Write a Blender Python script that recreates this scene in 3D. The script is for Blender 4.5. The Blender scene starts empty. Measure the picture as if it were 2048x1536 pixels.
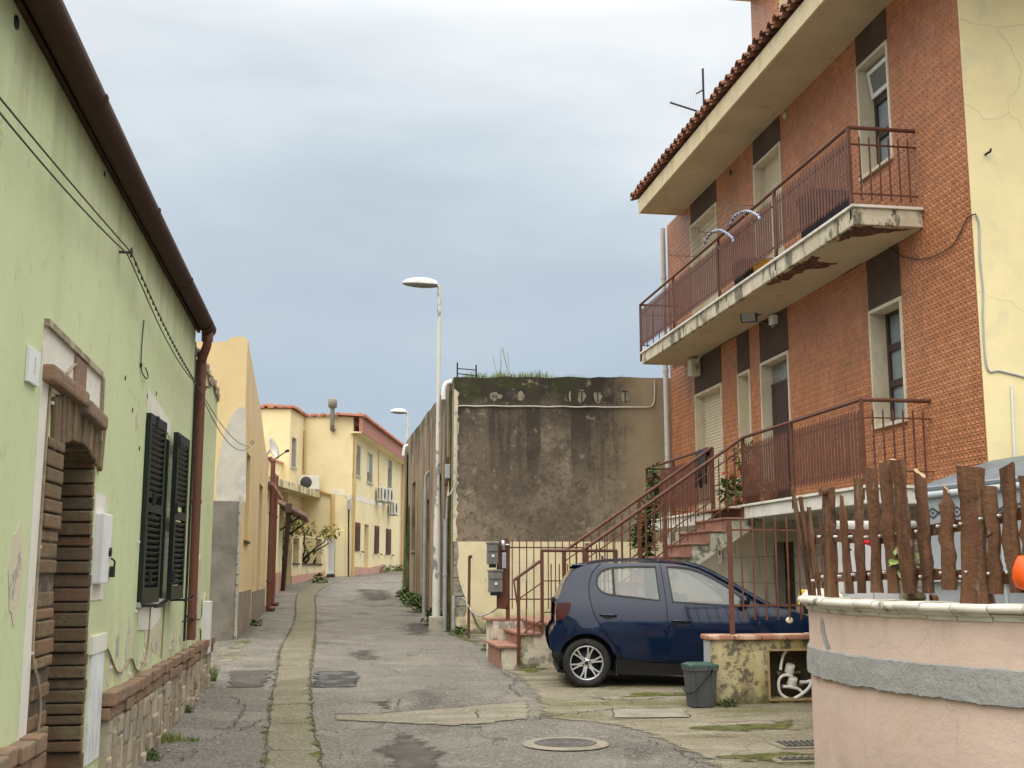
import bpy, bmesh, math, random
import numpy as np
from mathutils import Vector, Matrix
from mathutils.geometry import delaunay_2d_cdt
R = math.radians
random.seed(7)
rnd = random.Random(11)
S = bpy.context.scene

# ------------------------------------------------------------------ camera
PITCH, YAW, FOC = R(9.236), R(8.926), 2300.0          # focal length in photograph pixels (2048 wide)
EYE = Vector((0.0, 0.0, 1.5))
FW = Vector((math.sin(YAW)*math.cos(PITCH), math.cos(YAW)*math.cos(PITCH), math.sin(PITCH)))
RT = Vector((math.cos(YAW), -math.sin(YAW), 0.0))
UP = RT.cross(FW)
cam_d = bpy.data.cameras.new('camera')
cam_d.sensor_width = 36.0
cam_d.lens = 36.0*FOC/2048.0
cam_d.clip_start, cam_d.clip_end = 0.1, 3000.0
cam = bpy.data.objects.new('camera', cam_d)
cam.matrix_world = Matrix(((RT.x, UP.x, -FW.x, EYE.x), (RT.y, UP.y, -FW.y, EYE.y), (RT.z, UP.z, -FW.z, EYE.z), (0, 0, 0, 1)))
S.collection.objects.link(cam)
S.camera = cam

# ------------------------------------------------------------------ world: overcast sky
SUN_EL, SUN_AZ = R(48), R(206)                        # azimuth clockwise from +Y (behind and to the left of the viewer)
W = bpy.data.worlds.new('World'); S.world = W; W.use_nodes = True
nt = W.node_tree; nt.nodes.clear()
def wn(t, **k):
    n = nt.nodes.new(t)
    for a, b in k.items(): setattr(n, a, b)
    return n
out = wn('ShaderNodeOutputWorld'); bg = wn('ShaderNodeBackground'); bg2 = wn('ShaderNodeBackground'); add = wn('ShaderNodeAddShader')
sky = wn('ShaderNodeTexSky', sky_type='NISHITA', sun_disc=False, sun_elevation=SUN_EL, sun_rotation=SUN_AZ)
nt.links.new(sky.outputs[0], bg.inputs[0]); bg.inputs[1].default_value = 0.012
geo = wn('ShaderNodeTexCoord'); sep = wn('ShaderNodeSeparateXYZ'); nt.links.new(geo.outputs['Generated'], sep.inputs[0])
mp = wn('ShaderNodeMapping'); mp.inputs['Scale'].default_value = (1.6, 1.6, 5.0); nt.links.new(geo.outputs['Generated'], mp.inputs[0])
nz = wn('ShaderNodeTexNoise'); nz.inputs['Scale'].default_value = 1.7; nz.inputs['Detail'].default_value = 5; nz.inputs['Roughness'].default_value = 0.5
nt.links.new(mp.outputs[0], nz.inputs['Vector'])
m1 = wn('ShaderNodeMath', operation='MULTIPLY_ADD'); nt.links.new(nz.outputs[0], m1.inputs[0]); m1.inputs[1].default_value = 0.36; m1.inputs[2].default_value = -0.18
m2 = wn('ShaderNodeMath', operation='ADD'); nt.links.new(m1.outputs[0], m2.inputs[0]); nt.links.new(sep.outputs[2], m2.inputs[1])
rp = wn('ShaderNodeValToRGB'); cr = rp.color_ramp
for p, c in ((0.0, (.385, .47, .57)), (0.14, (.39, .462, .535)), (0.24, (.455, .52, .58)), (0.33, (.57, .635, .675)), (0.43, (.77, .80, .815)), (0.56, (1.0, .985, .96)), (0.8, (1.0, .975, .93))):
    e = cr.elements.new(p) if p > 0 and p < 0.999 else cr.elements[0]
    e.position = p; e.color = (*c, 1)
cr.elements[-1].color = (1, 1, 1, 1)
nt.links.new(m2.outputs[0], rp.inputs[0])
mr = wn('ShaderNodeMapRange'); mr.inputs[1].default_value = 0.45; mr.inputs[2].default_value = 0.85; mr.inputs[3].default_value = 1.0; mr.inputs[4].default_value = 3.2
nt.links.new(sep.outputs[2], mr.inputs[0])
nt.links.new(rp.outputs[0], bg2.inputs[0]); nt.links.new(mr.outputs[0], bg2.inputs[1])
nt.links.new(bg.outputs[0], add.inputs[0]); nt.links.new(bg2.outputs[0], add.inputs[1]); nt.links.new(add.outputs[0], out.inputs[0])

# ------------------------------------------------------------------ sun behind the cloud
sl = bpy.data.lights.new('sun', 'SUN'); sl.energy = 1.5; sl.angle = R(78); sl.color = (1.0, .94, .84)
so = bpy.data.objects.new('sun', sl); S.collection.objects.link(so)
sd = Vector((math.sin(SUN_AZ)*math.cos(SUN_EL), math.cos(SUN_AZ)*math.cos(SUN_EL), math.sin(SUN_EL)))
so.rotation_euler = sd.to_track_quat('Z', 'Y').to_euler()
so.location = sd*60
vs = S.view_settings; vs.view_transform = 'Standard'; vs.look = 'None'; vs.gamma = 1.0; vs.exposure = 0.15; vs.use_curve_mapping = False

# ------------------------------------------------------------------ survey helpers: photograph pixel -> point on a real plane
def ray(px, py): return RT*((px-1024.0)/FOC) - UP*((py-768.0)/FOC) + FW
def onX(px, py, X): r = ray(px, py); return EYE + r*(X/r.x)
def onY(px, py, Y): r = ray(px, py); return EYE + r*(Y/r.y)
def onZ(px, py, Z): r = ray(px, py); return EYE + r*((Z-1.5)/r.z)
def onP(px, py, p, n):
    r = ray(px, py); return EYE + r*((Vector(p)-EYE).dot(n)/r.dot(n))
GK_Y = [-200, -50, 2, 8, 10, 14, 19, 24, 32, 40, 46, 52, 60, 70, 90, 130, 1500]
GK_Z = [-.3, -.2, -.05, -.02, .0, .11, .17, .23, .44, .69, .97, 1.28, 1.43, 1.56, 1.6, 1.6, 1.6]
_dy = np.arange(-200, 200, .25); _dz = np.interp(_dy, GK_Y, GK_Z); _k = np.hanning(13); _k /= _k.sum(); _dz = np.convolve(np.pad(_dz, 6, mode='edge'), _k, mode='valid')
def smooth(a, b, x):
    t = min(1, max(0, (x-a)/(b-a))); return t*t*(3-2*t)
def g(x, y):
    z = float(np.interp(y, _dy, _dz))
    z -= 0.085*smooth(3.4, 6.4, x)*smooth(12.6, 13.6, y)*(1-smooth(15.6, 17.2, y))     # drive dips towards the house
    z += 0.012*math.sin(x*1.7+y*.45)*smooth(-40, 5, y)*(1-smooth(60, 70, y))
    if x < -0.9: z += 0.03*smooth(-.9, -1.5, x)*smooth(6, 9, y) * (1-smooth(40, 45, y))
    return z
def onG(px, py):
    r = ray(px, py); t = 3.0; step = .04; last = None
    while t < 160:
        p = EYE + r*t
        if p.z < g(p.x, p.y): return p
        t += step
    return p

# ------------------------------------------------------------------ mesh builder
class MB:
    def __init__(s): s.v = []; s.f = []; s.sm = []
    def add(s, vs, fs, smooth=False):
        o = len(s.v); s.v += [tuple(p) for p in vs]
        for f in fs: s.f.append([i+o for i in f]); s.sm.append(smooth)
        return s
    def box(s, x0, x1, y0, y1, z0, z1, M=None, jit=0):
        v = [Vector((x, y, z)) for z in (z0, z1) for y in (y0, y1) for x in (x0, x1)]
        if jit: v = [p+Vector((rnd.uniform(-jit, jit), rnd.uniform(-jit, jit), rnd.uniform(-jit, jit))) for p in v]
        if M is not None: v = [M @ p for p in v]
        return s.add(v, [(0, 2, 3, 1), (4, 5, 7, 6), (0, 1, 5, 4), (2, 6, 7, 3), (0, 4, 6, 2), (1, 3, 7, 5)])
    def bbox(s, x0, x1, y0, y1, z0, z1, b=.01, M=None):
        # bevelled box
        bm = bmesh.new(); bmesh.ops.create_cube(bm, size=1)
        for v in bm.verts: v.co = Vector(((x0+x1)/2+v.co.x*(x1-x0), (y0+y1)/2+v.co.y*(y1-y0), (z0+z1)/2+v.co.z*(z1-z0)))
        bmesh.ops.bevel(bm, geom=bm.edges[:], offset=b, segments=2, affect='EDGES', profile=.6)
        if M is not None: bm.transform(M)
        return s.bm(bm)
    def bm(s, b, smooth=False):
        b.verts.index_update()
        s.add([v.co.copy() for v in b.verts], [[v.index for v in f.verts] for f in b.faces], smooth); b.free(); return s
    def quad(s, a, b, c, d): return s.add([a, b, c, d], [(0, 1, 2, 3)])
    def bar(s, a, b, w, h, up=None):
        # rectangular bar from a to b
        a, b = Vector(a), Vector(b); d = (b-a)
        L = d.length
        if L < 1e-6: return s
        d /= L
        u = Vector(up) if up else (Vector((0, 0, 1)) if abs(d.z) < .9 else Vector((1, 0, 0)))
        x = d.cross(u).normalized(); y = x.cross(d).normalized()
        v = [p + x*(i*w/2) + y*(j*h/2) for p in (a, b) for i, j in ((-1, -1), (1, -1), (1, 1), (-1, 1))]
        return s.add(v, [(0, 3, 2, 1), (4, 5, 6, 7), (0, 1, 5, 4), (1, 2, 6, 5), (2, 3, 7, 6), (3, 0, 4, 7)])
    def tube(s, pts, r, n=8, caps=True, smooth=True):
        pts = [Vector(p) for p in pts]; rs = r if isinstance(r, (list, tuple)) else [r]*len(pts)
        rings = []; prev = None
        for i, p in enumerate(pts):
            d = (pts[min(i+1, len(pts)-1)]-pts[max(i-1, 0)])
            if d.length < 1e-9: d = Vector((0, 0, 1))
            d.normalize()
            if prev is None:
                u = Vector((0, 0, 1)) if abs(d.z) < .9 else Vector((1, 0, 0)); x = d.cross(u).normalized()
            else:
                x = (prev - d*prev.dot(d)); x = x.normalized() if x.length > 1e-6 else d.orthogonal().normalized()
            prev = x; y = d.cross(x)
            rings.append([p + (x*math.cos(2*math.pi*k/n) + y*math.sin(2*math.pi*k/n))*rs[i] for k in range(n)])
        v = [q for rg in rings for q in rg]; f = []
        for i in range(len(pts)-1):
            for k in range(n): f.append((i*n+k, i*n+(k+1) % n, (i+1)*n+(k+1) % n, (i+1)*n+k))
        s.add(v, f, smooth)
        if caps: s.add(rings[0], [tuple(range(n))[::-1]]); s.add(rings[-1], [tuple(range(n))])
        return s
    def lathe(s, prof, c=(0, 0, 0), axis=(0, 0, 1), n=24, smooth=True):
        ax = Vector(axis).normalized(); x = ax.orthogonal().normalized(); y = ax.cross(x); c = Vector(c)
        v = [c + ax*h + (x*math.cos(2*math.pi*k/n)+y*math.sin(2*math.pi*k/n))*r for r, h in prof for k in range(n)]
        f = [(i*n+k, i*n+(k+1) % n, (i+1)*n+(k+1) % n, (i+1)*n+k) for i in range(len(prof)-1) for k in range(n)]
        return s.add(v, f, smooth)
    def poly_prism(s, poly, fn0, fn1):
        # poly: 2D outline; fn0/fn1 map a 2D point to the two faces
        a = [fn0(p) for p in poly]; b = [fn1(p) for p in poly]; n = len(poly)
        tris = cdt(poly)
        P, T = tris
        s.add([fn0(p) for p in P], [t for t in T]); s.add([fn1(p) for p in P], [t[::-1] for t in T])
        s.add(a+b, [(i, (i+1) % n, n+(i+1) % n, n+i) for i in range(n)])
        return s
    def sweep(s, prof, path, closed=False, smooth=False, caps=True):
        # prof: (offset to the right of travel, z); path: list of (x,y,z)
        path = [Vector(p) for p in path]; n = len(prof); v = []
        for i, p in enumerate(path):
            d = (path[min(i+1, len(path)-1)]-path[max(i-1, 0)]); d.z = 0; d.normalize(); r = Vector((d.y, -d.x, 0))
            v += [p + r*o + Vector((0, 0, z)) for o, z in prof]
        m = n
        f = [(i*m+k, (i+1)*m+k, (i+1)*m+(k+1) % m, i*m+(k+1) % m) for i in range(len(path)-1) for k in range(m)]
        s.add(v, f, smooth)
        if caps: s.add(v[:m], [tuple(range(m))]); s.add(v[-m:], [tuple(range(m))[::-1]])
        return s
    def build(s, name, mat, parent=None, fix=True):
        me = bpy.data.meshes.new(name); me.from_pydata(s.v, [], s.f)
        me.polygons.foreach_set('use_smooth', s.sm)
        if fix:
            b = bmesh.new(); b.from_mesh(me); bmesh.ops.recalc_face_normals(b, faces=b.faces[:]); b.to_mesh(me); b.free()
        me.update(); o = bpy.data.objects.new(name, me); S.collection.objects.link(o)
        if mat: me.materials.append(mat)
        if parent is not None: adopt(o, parent)
        return o
def adopt(o, parent):
    o.parent = parent
    o.matrix_parent_inverse = Matrix.Translation(-parent.location) if parent.parent is None and parent.type == 'EMPTY' else Matrix.Identity(4)
    return o
def inside(p, poly):
    x, y = p; c = False; n = len(poly); j = n-1
    for i in range(n):
        xi, yi = poly[i]; xj, yj = poly[j]
        if (yi > y) != (yj > y) and x < (xj-xi)*(y-yi)/(yj-yi)+xi: c = not c
        j = i
    return c
def cdt(outer, holes=(), grid=None, pad=.4):
    V = []; E = []
    for lp in [outer]+list(holes):
        o = len(V); V += [Vector((p[0], p[1])) for p in lp]; E += [(o+i, o+(i+1) % len(lp)) for i in range(len(lp))]
    if grid:
        gx, gy = (grid, grid) if not isinstance(grid, tuple) else grid
        xs = [p[0] for p in outer]; ys = [p[1] for p in outer]
        nx = int((max(xs)-min(xs))/gx)+1; ny = int((max(ys)-min(ys))/gy)+1
        segs = [(V[a], V[b]) for a, b in E]
        for i in range(nx+1):
            for j in range(ny+1):
                p = (min(xs)+i*gx+(gx*.5 if j % 2 else 0), min(ys)+j*gy)
                if inside(p, outer) and not any(inside(p, h) for h in holes):
                    q = Vector(p)
                    if all(segd(q, a, b) > min(gx, gy)*pad for a, b in segs): V.append(q)
    r = delaunay_2d_cdt(V, E, [], 0, 1e-6)
    P = [(p.x, p.y) for p in r[0]]; T = []
    for t in r[2]:
        c = (sum(P[i][0] for i in t)/len(t), sum(P[i][1] for i in t)/len(t))
        if inside(c, outer) and not any(inside(c, h) for h in holes): T.append(list(t))
    return P, T
def segd(p, a, b):
    d = b-a; L = d.length_squared; t = 0 if L == 0 else max(0, min(1, (p-a).dot(d)/L)); return (p-(a+d*t)).length
def wall(mb, outer, holes, fn, d0, d1, grid=None):
    # a slab with openings: fn(u, v, d) -> point
    P, T = cdt(outer, holes, grid)
    mb.add([fn(p[0], p[1], d0) for p in P], T); mb.add([fn(p[0], p[1], d1) for p in P], [t[::-1] for t in T])
    for lp in [outer]+list(holes):
        n = len(lp); a = [fn(p[0], p[1], d0) for p in lp]; b = [fn(p[0], p[1], d1) for p in lp]
        mb.add(a+b, [(i, (i+1) % n, n+(i+1) % n, n+i) for i in range(n)])
    return mb
def rect(a0, a1, b0, b1): return [(a0, b0), (a1, b0), (a1, b1), (a0, b1)]
def catmull(pts, n=6):
    pts = [Vector(p) for p in pts]; o = []
    for i in range(len(pts)-1):
        a, b, c, d = pts[max(i-1, 0)], pts[i], pts[i+1], pts[min(i+2, len(pts)-1)]
        for k in range(n):
            t = k/n; o.append(.5*((2*b)+(c-a)*t+(2*a-5*b+4*c-d)*t*t+(3*b-a-3*c+d)*t**3))
    o.append(pts[-1]); return o

# ------------------------------------------------------------------ tagging
def tag(o, label=None, cat=None, group=None, kind=None):
    if label: o['label'] = label
    if cat: o['category'] = cat
    if group: o['group'] = group
    if kind: o['kind'] = kind
    return o
def thing(name, label, cat, loc=(0, 0, 0), group=None):
    o = bpy.data.objects.new(name, None); o.empty_display_size = .2; o.location = loc; S.collection.objects.link(o)
    return tag(o, label, cat, group)
def copy_tree(o, parent=None):
    c = o.copy(); S.collection.objects.link(c)
    if parent is not None:
        mi = o.matrix_parent_inverse.copy(); c.parent = parent; c.matrix_parent_inverse = mi
    for ch in list(o.children): copy_tree(ch, c)
    return c

# ------------------------------------------------------------------ materials
def mat(name, base, rough=.85, layers=(), bump=(), spec=.3, metal=0.0, vary=.06, vscale=3.0, coat=0.0, rvar=0.0, tilegrid=None):
    """layers: dicts with col, scale, lo, hi, st(retch), amt, z=(z0,z1,soft) or zg=(za,zb) ramp, det"""
    m = bpy.data.materials.new(name); m.use_nodes = True; t = m.node_tree; N = t.nodes; L = t.links
    b = N['Principled BSDF']; b.inputs['Roughness'].default_value = rough; b.inputs['Metallic'].default_value = metal
    b.inputs['Specular IOR Level'].default_value = spec
    if coat: b.inputs['Coat Weight'].default_value = coat; b.inputs['Coat Roughness'].default_value = .05
    co = N.new('ShaderNodeTexCoord'); src = co.outputs['Object']
    sepn = None
    def noise(scale, st=(1, 1, 1), det=6, rg=.6, off=0):
        mpn = N.new('ShaderNodeMapping'); mpn.inputs['Scale'].default_value = st; mpn.inputs['Location'].default_value = (off, off*1.7, off*.6)
        L.new(src, mpn.inputs[0]); q = N.new('ShaderNodeTexNoise'); q.inputs['Scale'].default_value = scale; q.inputs['Detail'].default_value = det; q.inputs['Roughness'].default_value = rg
        L.new(mpn.outputs[0], q.inputs['Vector']); return q.outputs[0]
    cur = None
    v0 = N.new('ShaderNodeMapRange'); L.new(noise(vscale, det=5), v0.inputs[0]); v0.inputs[1].default_value = .25; v0.inputs[2].default_value = .75
    v0.inputs[3].default_value = 1-vary*1.6; v0.inputs[4].default_value = 1+vary*1.6
    mx = N.new('ShaderNodeMix'); mx.data_type = 'RGBA'; mx.blend_type = 'MULTIPLY'; mx.inputs[0].default_value = 1
    mx.inputs[6].default_value = (*base, 1); L.new(v0.outputs[0], mx.inputs[7]); cur = mx.outputs[2]
    for i, ly in enumerate(layers):
        if ly.get('vor'):
            # cracks: distance to voronoi cell edges, distorted
            dn = N.new('ShaderNodeTexNoise'); dn.inputs['Scale'].default_value = ly['scale']*1.6; dn.inputs['Detail'].default_value = 6; L.new(src, dn.inputs['Vector'])
            va = N.new('ShaderNodeVectorMath'); va.operation = 'MULTIPLY_ADD'; L.new(dn.outputs['Color'], va.inputs[0]); va.inputs[1].default_value = (ly.get('warp', .5),)*3; L.new(src, va.inputs[2])
            vo = N.new('ShaderNodeTexVoronoi'); vo.feature = 'DISTANCE_TO_EDGE'; vo.inputs['Scale'].default_value = ly['scale']; L.new(va.outputs[0], vo.inputs['Vector'])
            mrn = N.new('ShaderNodeMapRange'); L.new(vo.outputs['Distance'], mrn.inputs[0]); mrn.inputs[1].default_value = ly['hi']; mrn.inputs[2].default_value = ly['lo']
        else:
            mrn = N.new('ShaderNodeMapRange'); L.new(noise(ly['scale'], ly.get('st', (1, 1, 1)), ly.get('det', 7), ly.get('rg', .62), i*7.3+ly.get('off', 0)), mrn.inputs[0])
            mrn.inputs[1].default_value = ly['lo']; mrn.inputs[2].default_value = ly['hi']
        mrn.interpolation_type = 'SMOOTHSTEP'
        fac = mrn.outputs[0]
        mm = N.new('ShaderNodeMath'); mm.operation = 'MULTIPLY'; L.new(fac, mm.inputs[0]); mm.inputs[1].default_value = ly.get('amt', 1.0); fac = mm.outputs[0]
        if ly.get('rand'):
            oi = N.new('ShaderNodeObjectInfo'); fr_ = N.new('ShaderNodeMath'); fr_.operation = 'FRACT'; ml_ = N.new('ShaderNodeMath'); ml_.operation = 'MULTIPLY'; L.new(oi.outputs['Random'], ml_.inputs[0]); ml_.inputs[1].default_value = 1+i*6.3; L.new(ml_.outputs[0], fr_.inputs[0])
            gt = N.new('ShaderNodeMapRange'); L.new(fr_.outputs[0], gt.inputs[0]); gt.inputs[1].default_value = 1-ly['rand']; gt.inputs[2].default_value = 1-ly['rand']+.15
            m4 = N.new('ShaderNodeMath'); m4.operation = 'MULTIPLY'; L.new(fac, m4.inputs[0]); L.new(gt.outputs[0], m4.inputs[1]); fac = m4.outputs[0]
        for ax in ('x', 'y', 'z'):
            if ax+'g' in ly:
                a_, b_ = ly[ax+'g']
                sp = N.new('ShaderNodeSeparateXYZ'); L.new(src, sp.inputs[0])
                wob = N.new('ShaderNodeMath'); wob.operation = 'MULTIPLY_ADD'; L.new(noise(2.2, det=5, off=3+i), wob.inputs[0]); wob.inputs[1].default_value = ly.get('wob', .5)*abs(b_-a_)*2; L.new(sp.outputs['xyz'.index(ax)], wob.inputs[2])
                h = N.new('ShaderNodeMapRange'); L.new(wob.outputs[0], h.inputs[0]); k = ly.get('wob', .5)*abs(b_-a_)
                h.inputs[1].default_value = a_+k; h.inputs[2].default_value = b_+k
                m3 = N.new('ShaderNodeMath'); m3.operation = 'MULTIPLY'; L.new(fac, m3.inputs[0]); L.new(h.outputs[0], m3.inputs[1]); fac = m3.outputs[0]
        x = N.new('ShaderNodeMix'); x.data_type = 'RGBA'; L.new(fac, x.inputs[0]); L.new(cur, x.inputs[6]); x.inputs[7].default_value = (*ly['col'], 1); cur = x.outputs[2]
    L.new(cur, b.inputs['Base Color'])
    if rvar:
        rv = N.new('ShaderNodeMapRange'); L.new(noise(vscale*2, det=4, off=4), rv.inputs[0]); rv.inputs[1].default_value = .3; rv.inputs[2].default_value = .7; rv.inputs[3].default_value = rough-rvar; rv.inputs[4].default_value = rough+rvar
        L.new(rv.outputs[0], b.inputs['Roughness'])
    last = None
    for sc, strg, dist in bump:
        bn = N.new('ShaderNodeBump'); bn.inputs['Strength'].default_value = strg; bn.inputs['Distance'].default_value = dist
        L.new(noise(sc, det=8, off=sc*.1), bn.inputs['Height'])
        if last: L.new(last, bn.inputs['Normal'])
        last = bn.outputs[0]
    if last: L.new(last, b.inputs['Normal'])
    m['bsdf'] = b.name
    return m
def ragged(m, scale=7.0, name=None, lo=.40, hi=.52):
    """copy of a ground material whose sheet frays out where its 'fade' attribute runs to zero"""
    m = m.copy(); m.name = name or m.name+'_ragged'; t = m.node_tree; N = t.nodes; L = t.links; b = next(n for n in N if n.type == 'BSDF_PRINCIPLED'); o = next(n for n in N if n.type == 'OUTPUT_MATERIAL')
    at = N.new('ShaderNodeAttribute'); at.attribute_name = 'fade'; co = N.new('ShaderNodeTexCoord'); q = N.new('ShaderNodeTexNoise'); q.inputs['Scale'].default_value = scale; q.inputs['Detail'].default_value = 9; q.inputs['Roughness'].default_value = .68
    mpn = N.new('ShaderNodeMapping'); mpn.inputs['Scale'].default_value = (.6, 1.5, 1); L.new(co.outputs['Object'], mpn.inputs[0]); L.new(mpn.outputs[0], q.inputs['Vector'])
    ad = N.new('ShaderNodeMath'); ad.operation = 'MULTIPLY_ADD'; L.new(q.outputs[0], ad.inputs[0]); ad.inputs[1].default_value = 1.9; ad.inputs[2].default_value = -.95
    a2 = N.new('ShaderNodeMath'); L.new(ad.outputs[0], a2.inputs[0]); L.new(at.outputs['Fac'], a2.inputs[1])
    r_ = N.new('ShaderNodeMapRange'); r_.interpolation_type = 'SMOOTHSTEP'; L.new(a2.outputs[0], r_.inputs[0]); r_.inputs[1].default_value = lo; r_.inputs[2].default_value = hi
    tr = N.new('ShaderNodeBsdfTransparent'); mx = N.new('ShaderNodeMixShader'); L.new(r_.outputs[0], mx.inputs[0]); L.new(tr.outputs[0], mx.inputs[1]); L.new(b.outputs[0], mx.inputs[2]); L.new(mx.outputs[0], o.inputs[0]); return m
def glass(name, tint=(.75, .8, .8), alpha=.35, rough=.04, base=(.02, .025, .03)):
    """pane: part mirror/dark, part see-through"""
    m = bpy.data.materials.new(name); m.use_nodes = True; t = m.node_tree; N = t.nodes; L = t.links
    b = N['Principled BSDF']; b.inputs['Base Color'].default_value = (*base, 1); b.inputs['Roughness'].default_value = rough; b.inputs['Specular IOR Level'].default_value = .6
    tr = N.new('ShaderNodeBsdfTransparent'); tr.inputs[0].default_value = (*tint, 1); mx = N.new('ShaderNodeMixShader'); mx.inputs[0].default_value = alpha
    L.new(b.outputs[0], mx.inputs[1]); L.new(tr.outputs[0], mx.inputs[2]); L.new(mx.outputs[0], N['Material Output'].inputs[0]); return m
def lin(r, g_, b_):
    f = lambda c: (c/255/12.92) if c/255 <= .04045 else ((c/255+.055)/1.055)**2.4
    return (f(r), f(g_), f(b_))
# ================================================================== ground
def ribbon(mb, pts, w, off):
    """thin irregular ribbon lying on the ground along (x, y) points"""
    pts = [Vector((p[0], p[1])) for p in pts]; v = []
    for i, p in enumerate(pts):
        d = (pts[min(i+1, len(pts)-1)]-pts[max(i-1, 0)]); d.normalize(); n = Vector((-d.y, d.x))
        ww = w*rnd.uniform(.35, 1.3) * (0.25 if i in (0, len(pts)-1) else 1)
        for s_ in (-1, 1):
            q = p+n*ww*s_; v.append((q.x, q.y, g(q.x, q.y)+off))
    mb.add(v, [(2*i, 2*i+1, 2*i+3, 2*i+2) for i in range(len(pts)-1)])
def wander(pts, step=.12, amp=.03):
    o = []
    for a, b in zip(pts[:-1], pts[1:]):
        a = Vector(a); b = Vector(b); n = max(2, int((b-a).length/step)); d = (b-a).normalized(); nr = Vector((-d.y, d.x))
        for k in range(n): o.append(a.lerp(b, k/n) + nr*rnd.gauss(0, amp))
    o.append(Vector(pts[-1])); return o
def gpx(l): return [tuple(onG(*p).xy) for p in l]
def sheet(name, poly, off, m, grid=.5, step=.15, amp=.025, kind='structure', parent=None, smoothit=True, fade=0):
    pl = wander(list(poly)+[poly[0]], step, amp)[:-1] if amp else [Vector(p) for p in poly]
    P, T = cdt([(p.x, p.y) for p in pl], grid=grid)
    mb = MB(); mb.add([(x, y, g(x, y)+off) for x, y in P], T, smoothit)
    o = mb.build(name, m, parent)
    if fade:
        a = o.data.attributes.new('fade', 'FLOAT', 'POINT'); sg_ = [(pl[i], pl[(i+1) % len(pl)]) for i in range(len(pl))]
        for i, v in enumerate(o.data.vertices):
            q = Vector((v.co.x, v.co.y)); a.data[i].value = min(1, min(segd(q, s0, s1) for s0, s1 in sg_)/fade)
    if kind: o['kind'] = kind
    return o
asphalt = mat('worn_asphalt', (.165, .151, .126), .92, [
    dict(col=(.235, .218, .185), scale=1.1, lo=.45, hi=.65, amt=.8),
    dict(col=(.075, .068, .057), scale=.8, lo=.53, hi=.66, amt=.8, st=(1, .6, 1), det=10),
    dict(col=(.10, .092, .08), scale=3.2, lo=.58, hi=.68, amt=.75, det=10, rg=.7, st=(.6, 1.5, 1)),
    dict(col=(.38, .355, .305), scale=33, lo=.53, hi=.62, amt=.7, det=6, rg=.7),
    dict(col=(.04, .037, .031), scale=30, lo=.54, hi=.63, amt=.7, det=6, rg=.7),
    dict(col=(.11, .105, .09), scale=9, lo=.57, hi=.66, amt=.55, det=9, rg=.75),
    dict(col=(.27, .24, .16), scale=.5, lo=.54, hi=.7, amt=.5),
    dict(col=(.06, .055, .04), vor=1, scale=.5, lo=.001, hi=.006, amt=.75, warp=1.2),
    dict(col=(.07, .065, .05), vor=1, scale=1.5, lo=.001, hi=.006, amt=.22, warp=.7)],
    [(45, 1.0, .03), (14, .5, .04)], spec=.25, vary=.07, vscale=.9)
xs = sorted(set(list(np.arange(-5, 9.01, .3)) + list(np.arange(-60, -5, 5)) + list(np.arange(9, 90, 5))))
ys = sorted(set(list(np.arange(4, 60, .4)) + list(np.arange(-60, 4, 4)) + list(np.arange(60, 100, 2)) + list(np.arange(100, 1500, 70))))
mb = MB(); mb.add([(x, y, g(x, y)) for y in ys for x in xs], [(j*len(xs)+i, j*len(xs)+i+1, (j+1)*len(xs)+i+1, (j+1)*len(xs)+i) for j in range(len(ys)-1) for i in range(len(xs)-1)], True)
mb.build('road', asphalt)['kind'] = 'structure'

concrete = mat('drain_concrete', (.140, .124, .080), .93, [
    dict(col=(.185, .166, .115), scale=2.4, lo=.46, hi=.68, amt=.8),
    dict(col=(.10, .095, .04), scale=1.3, lo=.5, hi=.68, amt=.7),
    dict(col=(.13, .12, .085), scale=6, lo=.58, hi=.7, amt=.6, st=(.5, 2.5, 1)),
    dict(col=(.38, .35, .26), scale=34, lo=.54, hi=.64, amt=.5, det=4),
    dict(col=(.10, .10, .055), scale=30, lo=.55, hi=.64, amt=.6, det=5)], [(70, .5, .01), (9, .3, .02)], vary=.06, vscale=1.3)
apron = mat('mossy_concrete', (.215, .187, .13), .93, [
    dict(col=(.30, .27, .205), scale=1.6, lo=.45, hi=.65, amt=.75, st=(.5, 1.3, 1)),
    dict(col=(.105, .102, .032), scale=.9, lo=.46, hi=.62, amt=.85, st=(.55, 1.6, 1)),
    dict(col=(.15, .12, .055), scale=1.7, lo=.55, hi=.7, amt=.6),
    dict(col=(.07, .066, .048), scale=2.6, lo=.56, hi=.68, amt=.7, st=(.4, 1.8, 1)),
    dict(col=(.40, .375, .31), scale=26, lo=.55, hi=.66, amt=.5, det=5),
    dict(col=(.10, .09, .05), scale=30, lo=.54, hi=.64, amt=.65, det=6),
    dict(col=(.14, .125, .08), scale=6, lo=.55, hi=.64, amt=.6, det=10, rg=.75, st=(.6, 1.4, 1)),
    dict(col=(.06, .055, .04), vor=1, scale=.5, lo=.001, hi=.007, amt=.6, warp=1.1)], [(50, .8, .02), (7, .5, .04)], vary=.08, vscale=1.3)
newtar = mat('dark_asphalt', (.038, .036, .033), .9, [dict(col=(.12, .115, .108), scale=2.4, lo=.47, hi=.58, amt=.85, det=10), dict(col=(.03, .03, .03), scale=9, lo=.55, hi=.68, amt=.6), dict(col=(.22, .21, .2), scale=70, lo=.58, hi=.66, amt=.5, det=3)], [(80, .6, .012)], vary=.1)
newtar2 = mat('grey_asphalt', (.068, .060, .049), .9, [dict(col=(.11, .10, .082), scale=3, lo=.45, hi=.65, amt=.7), dict(col=(.07, .07, .07), scale=50, lo=.58, hi=.66, amt=.5, det=3)], [(80, .6, .012)], vary=.1)
crackm = mat('crack_dirt', (.045, .042, .034), 1.0, [dict(col=(.08, .09, .03), scale=6, lo=.5, hi=.65, amt=.8)])
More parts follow.
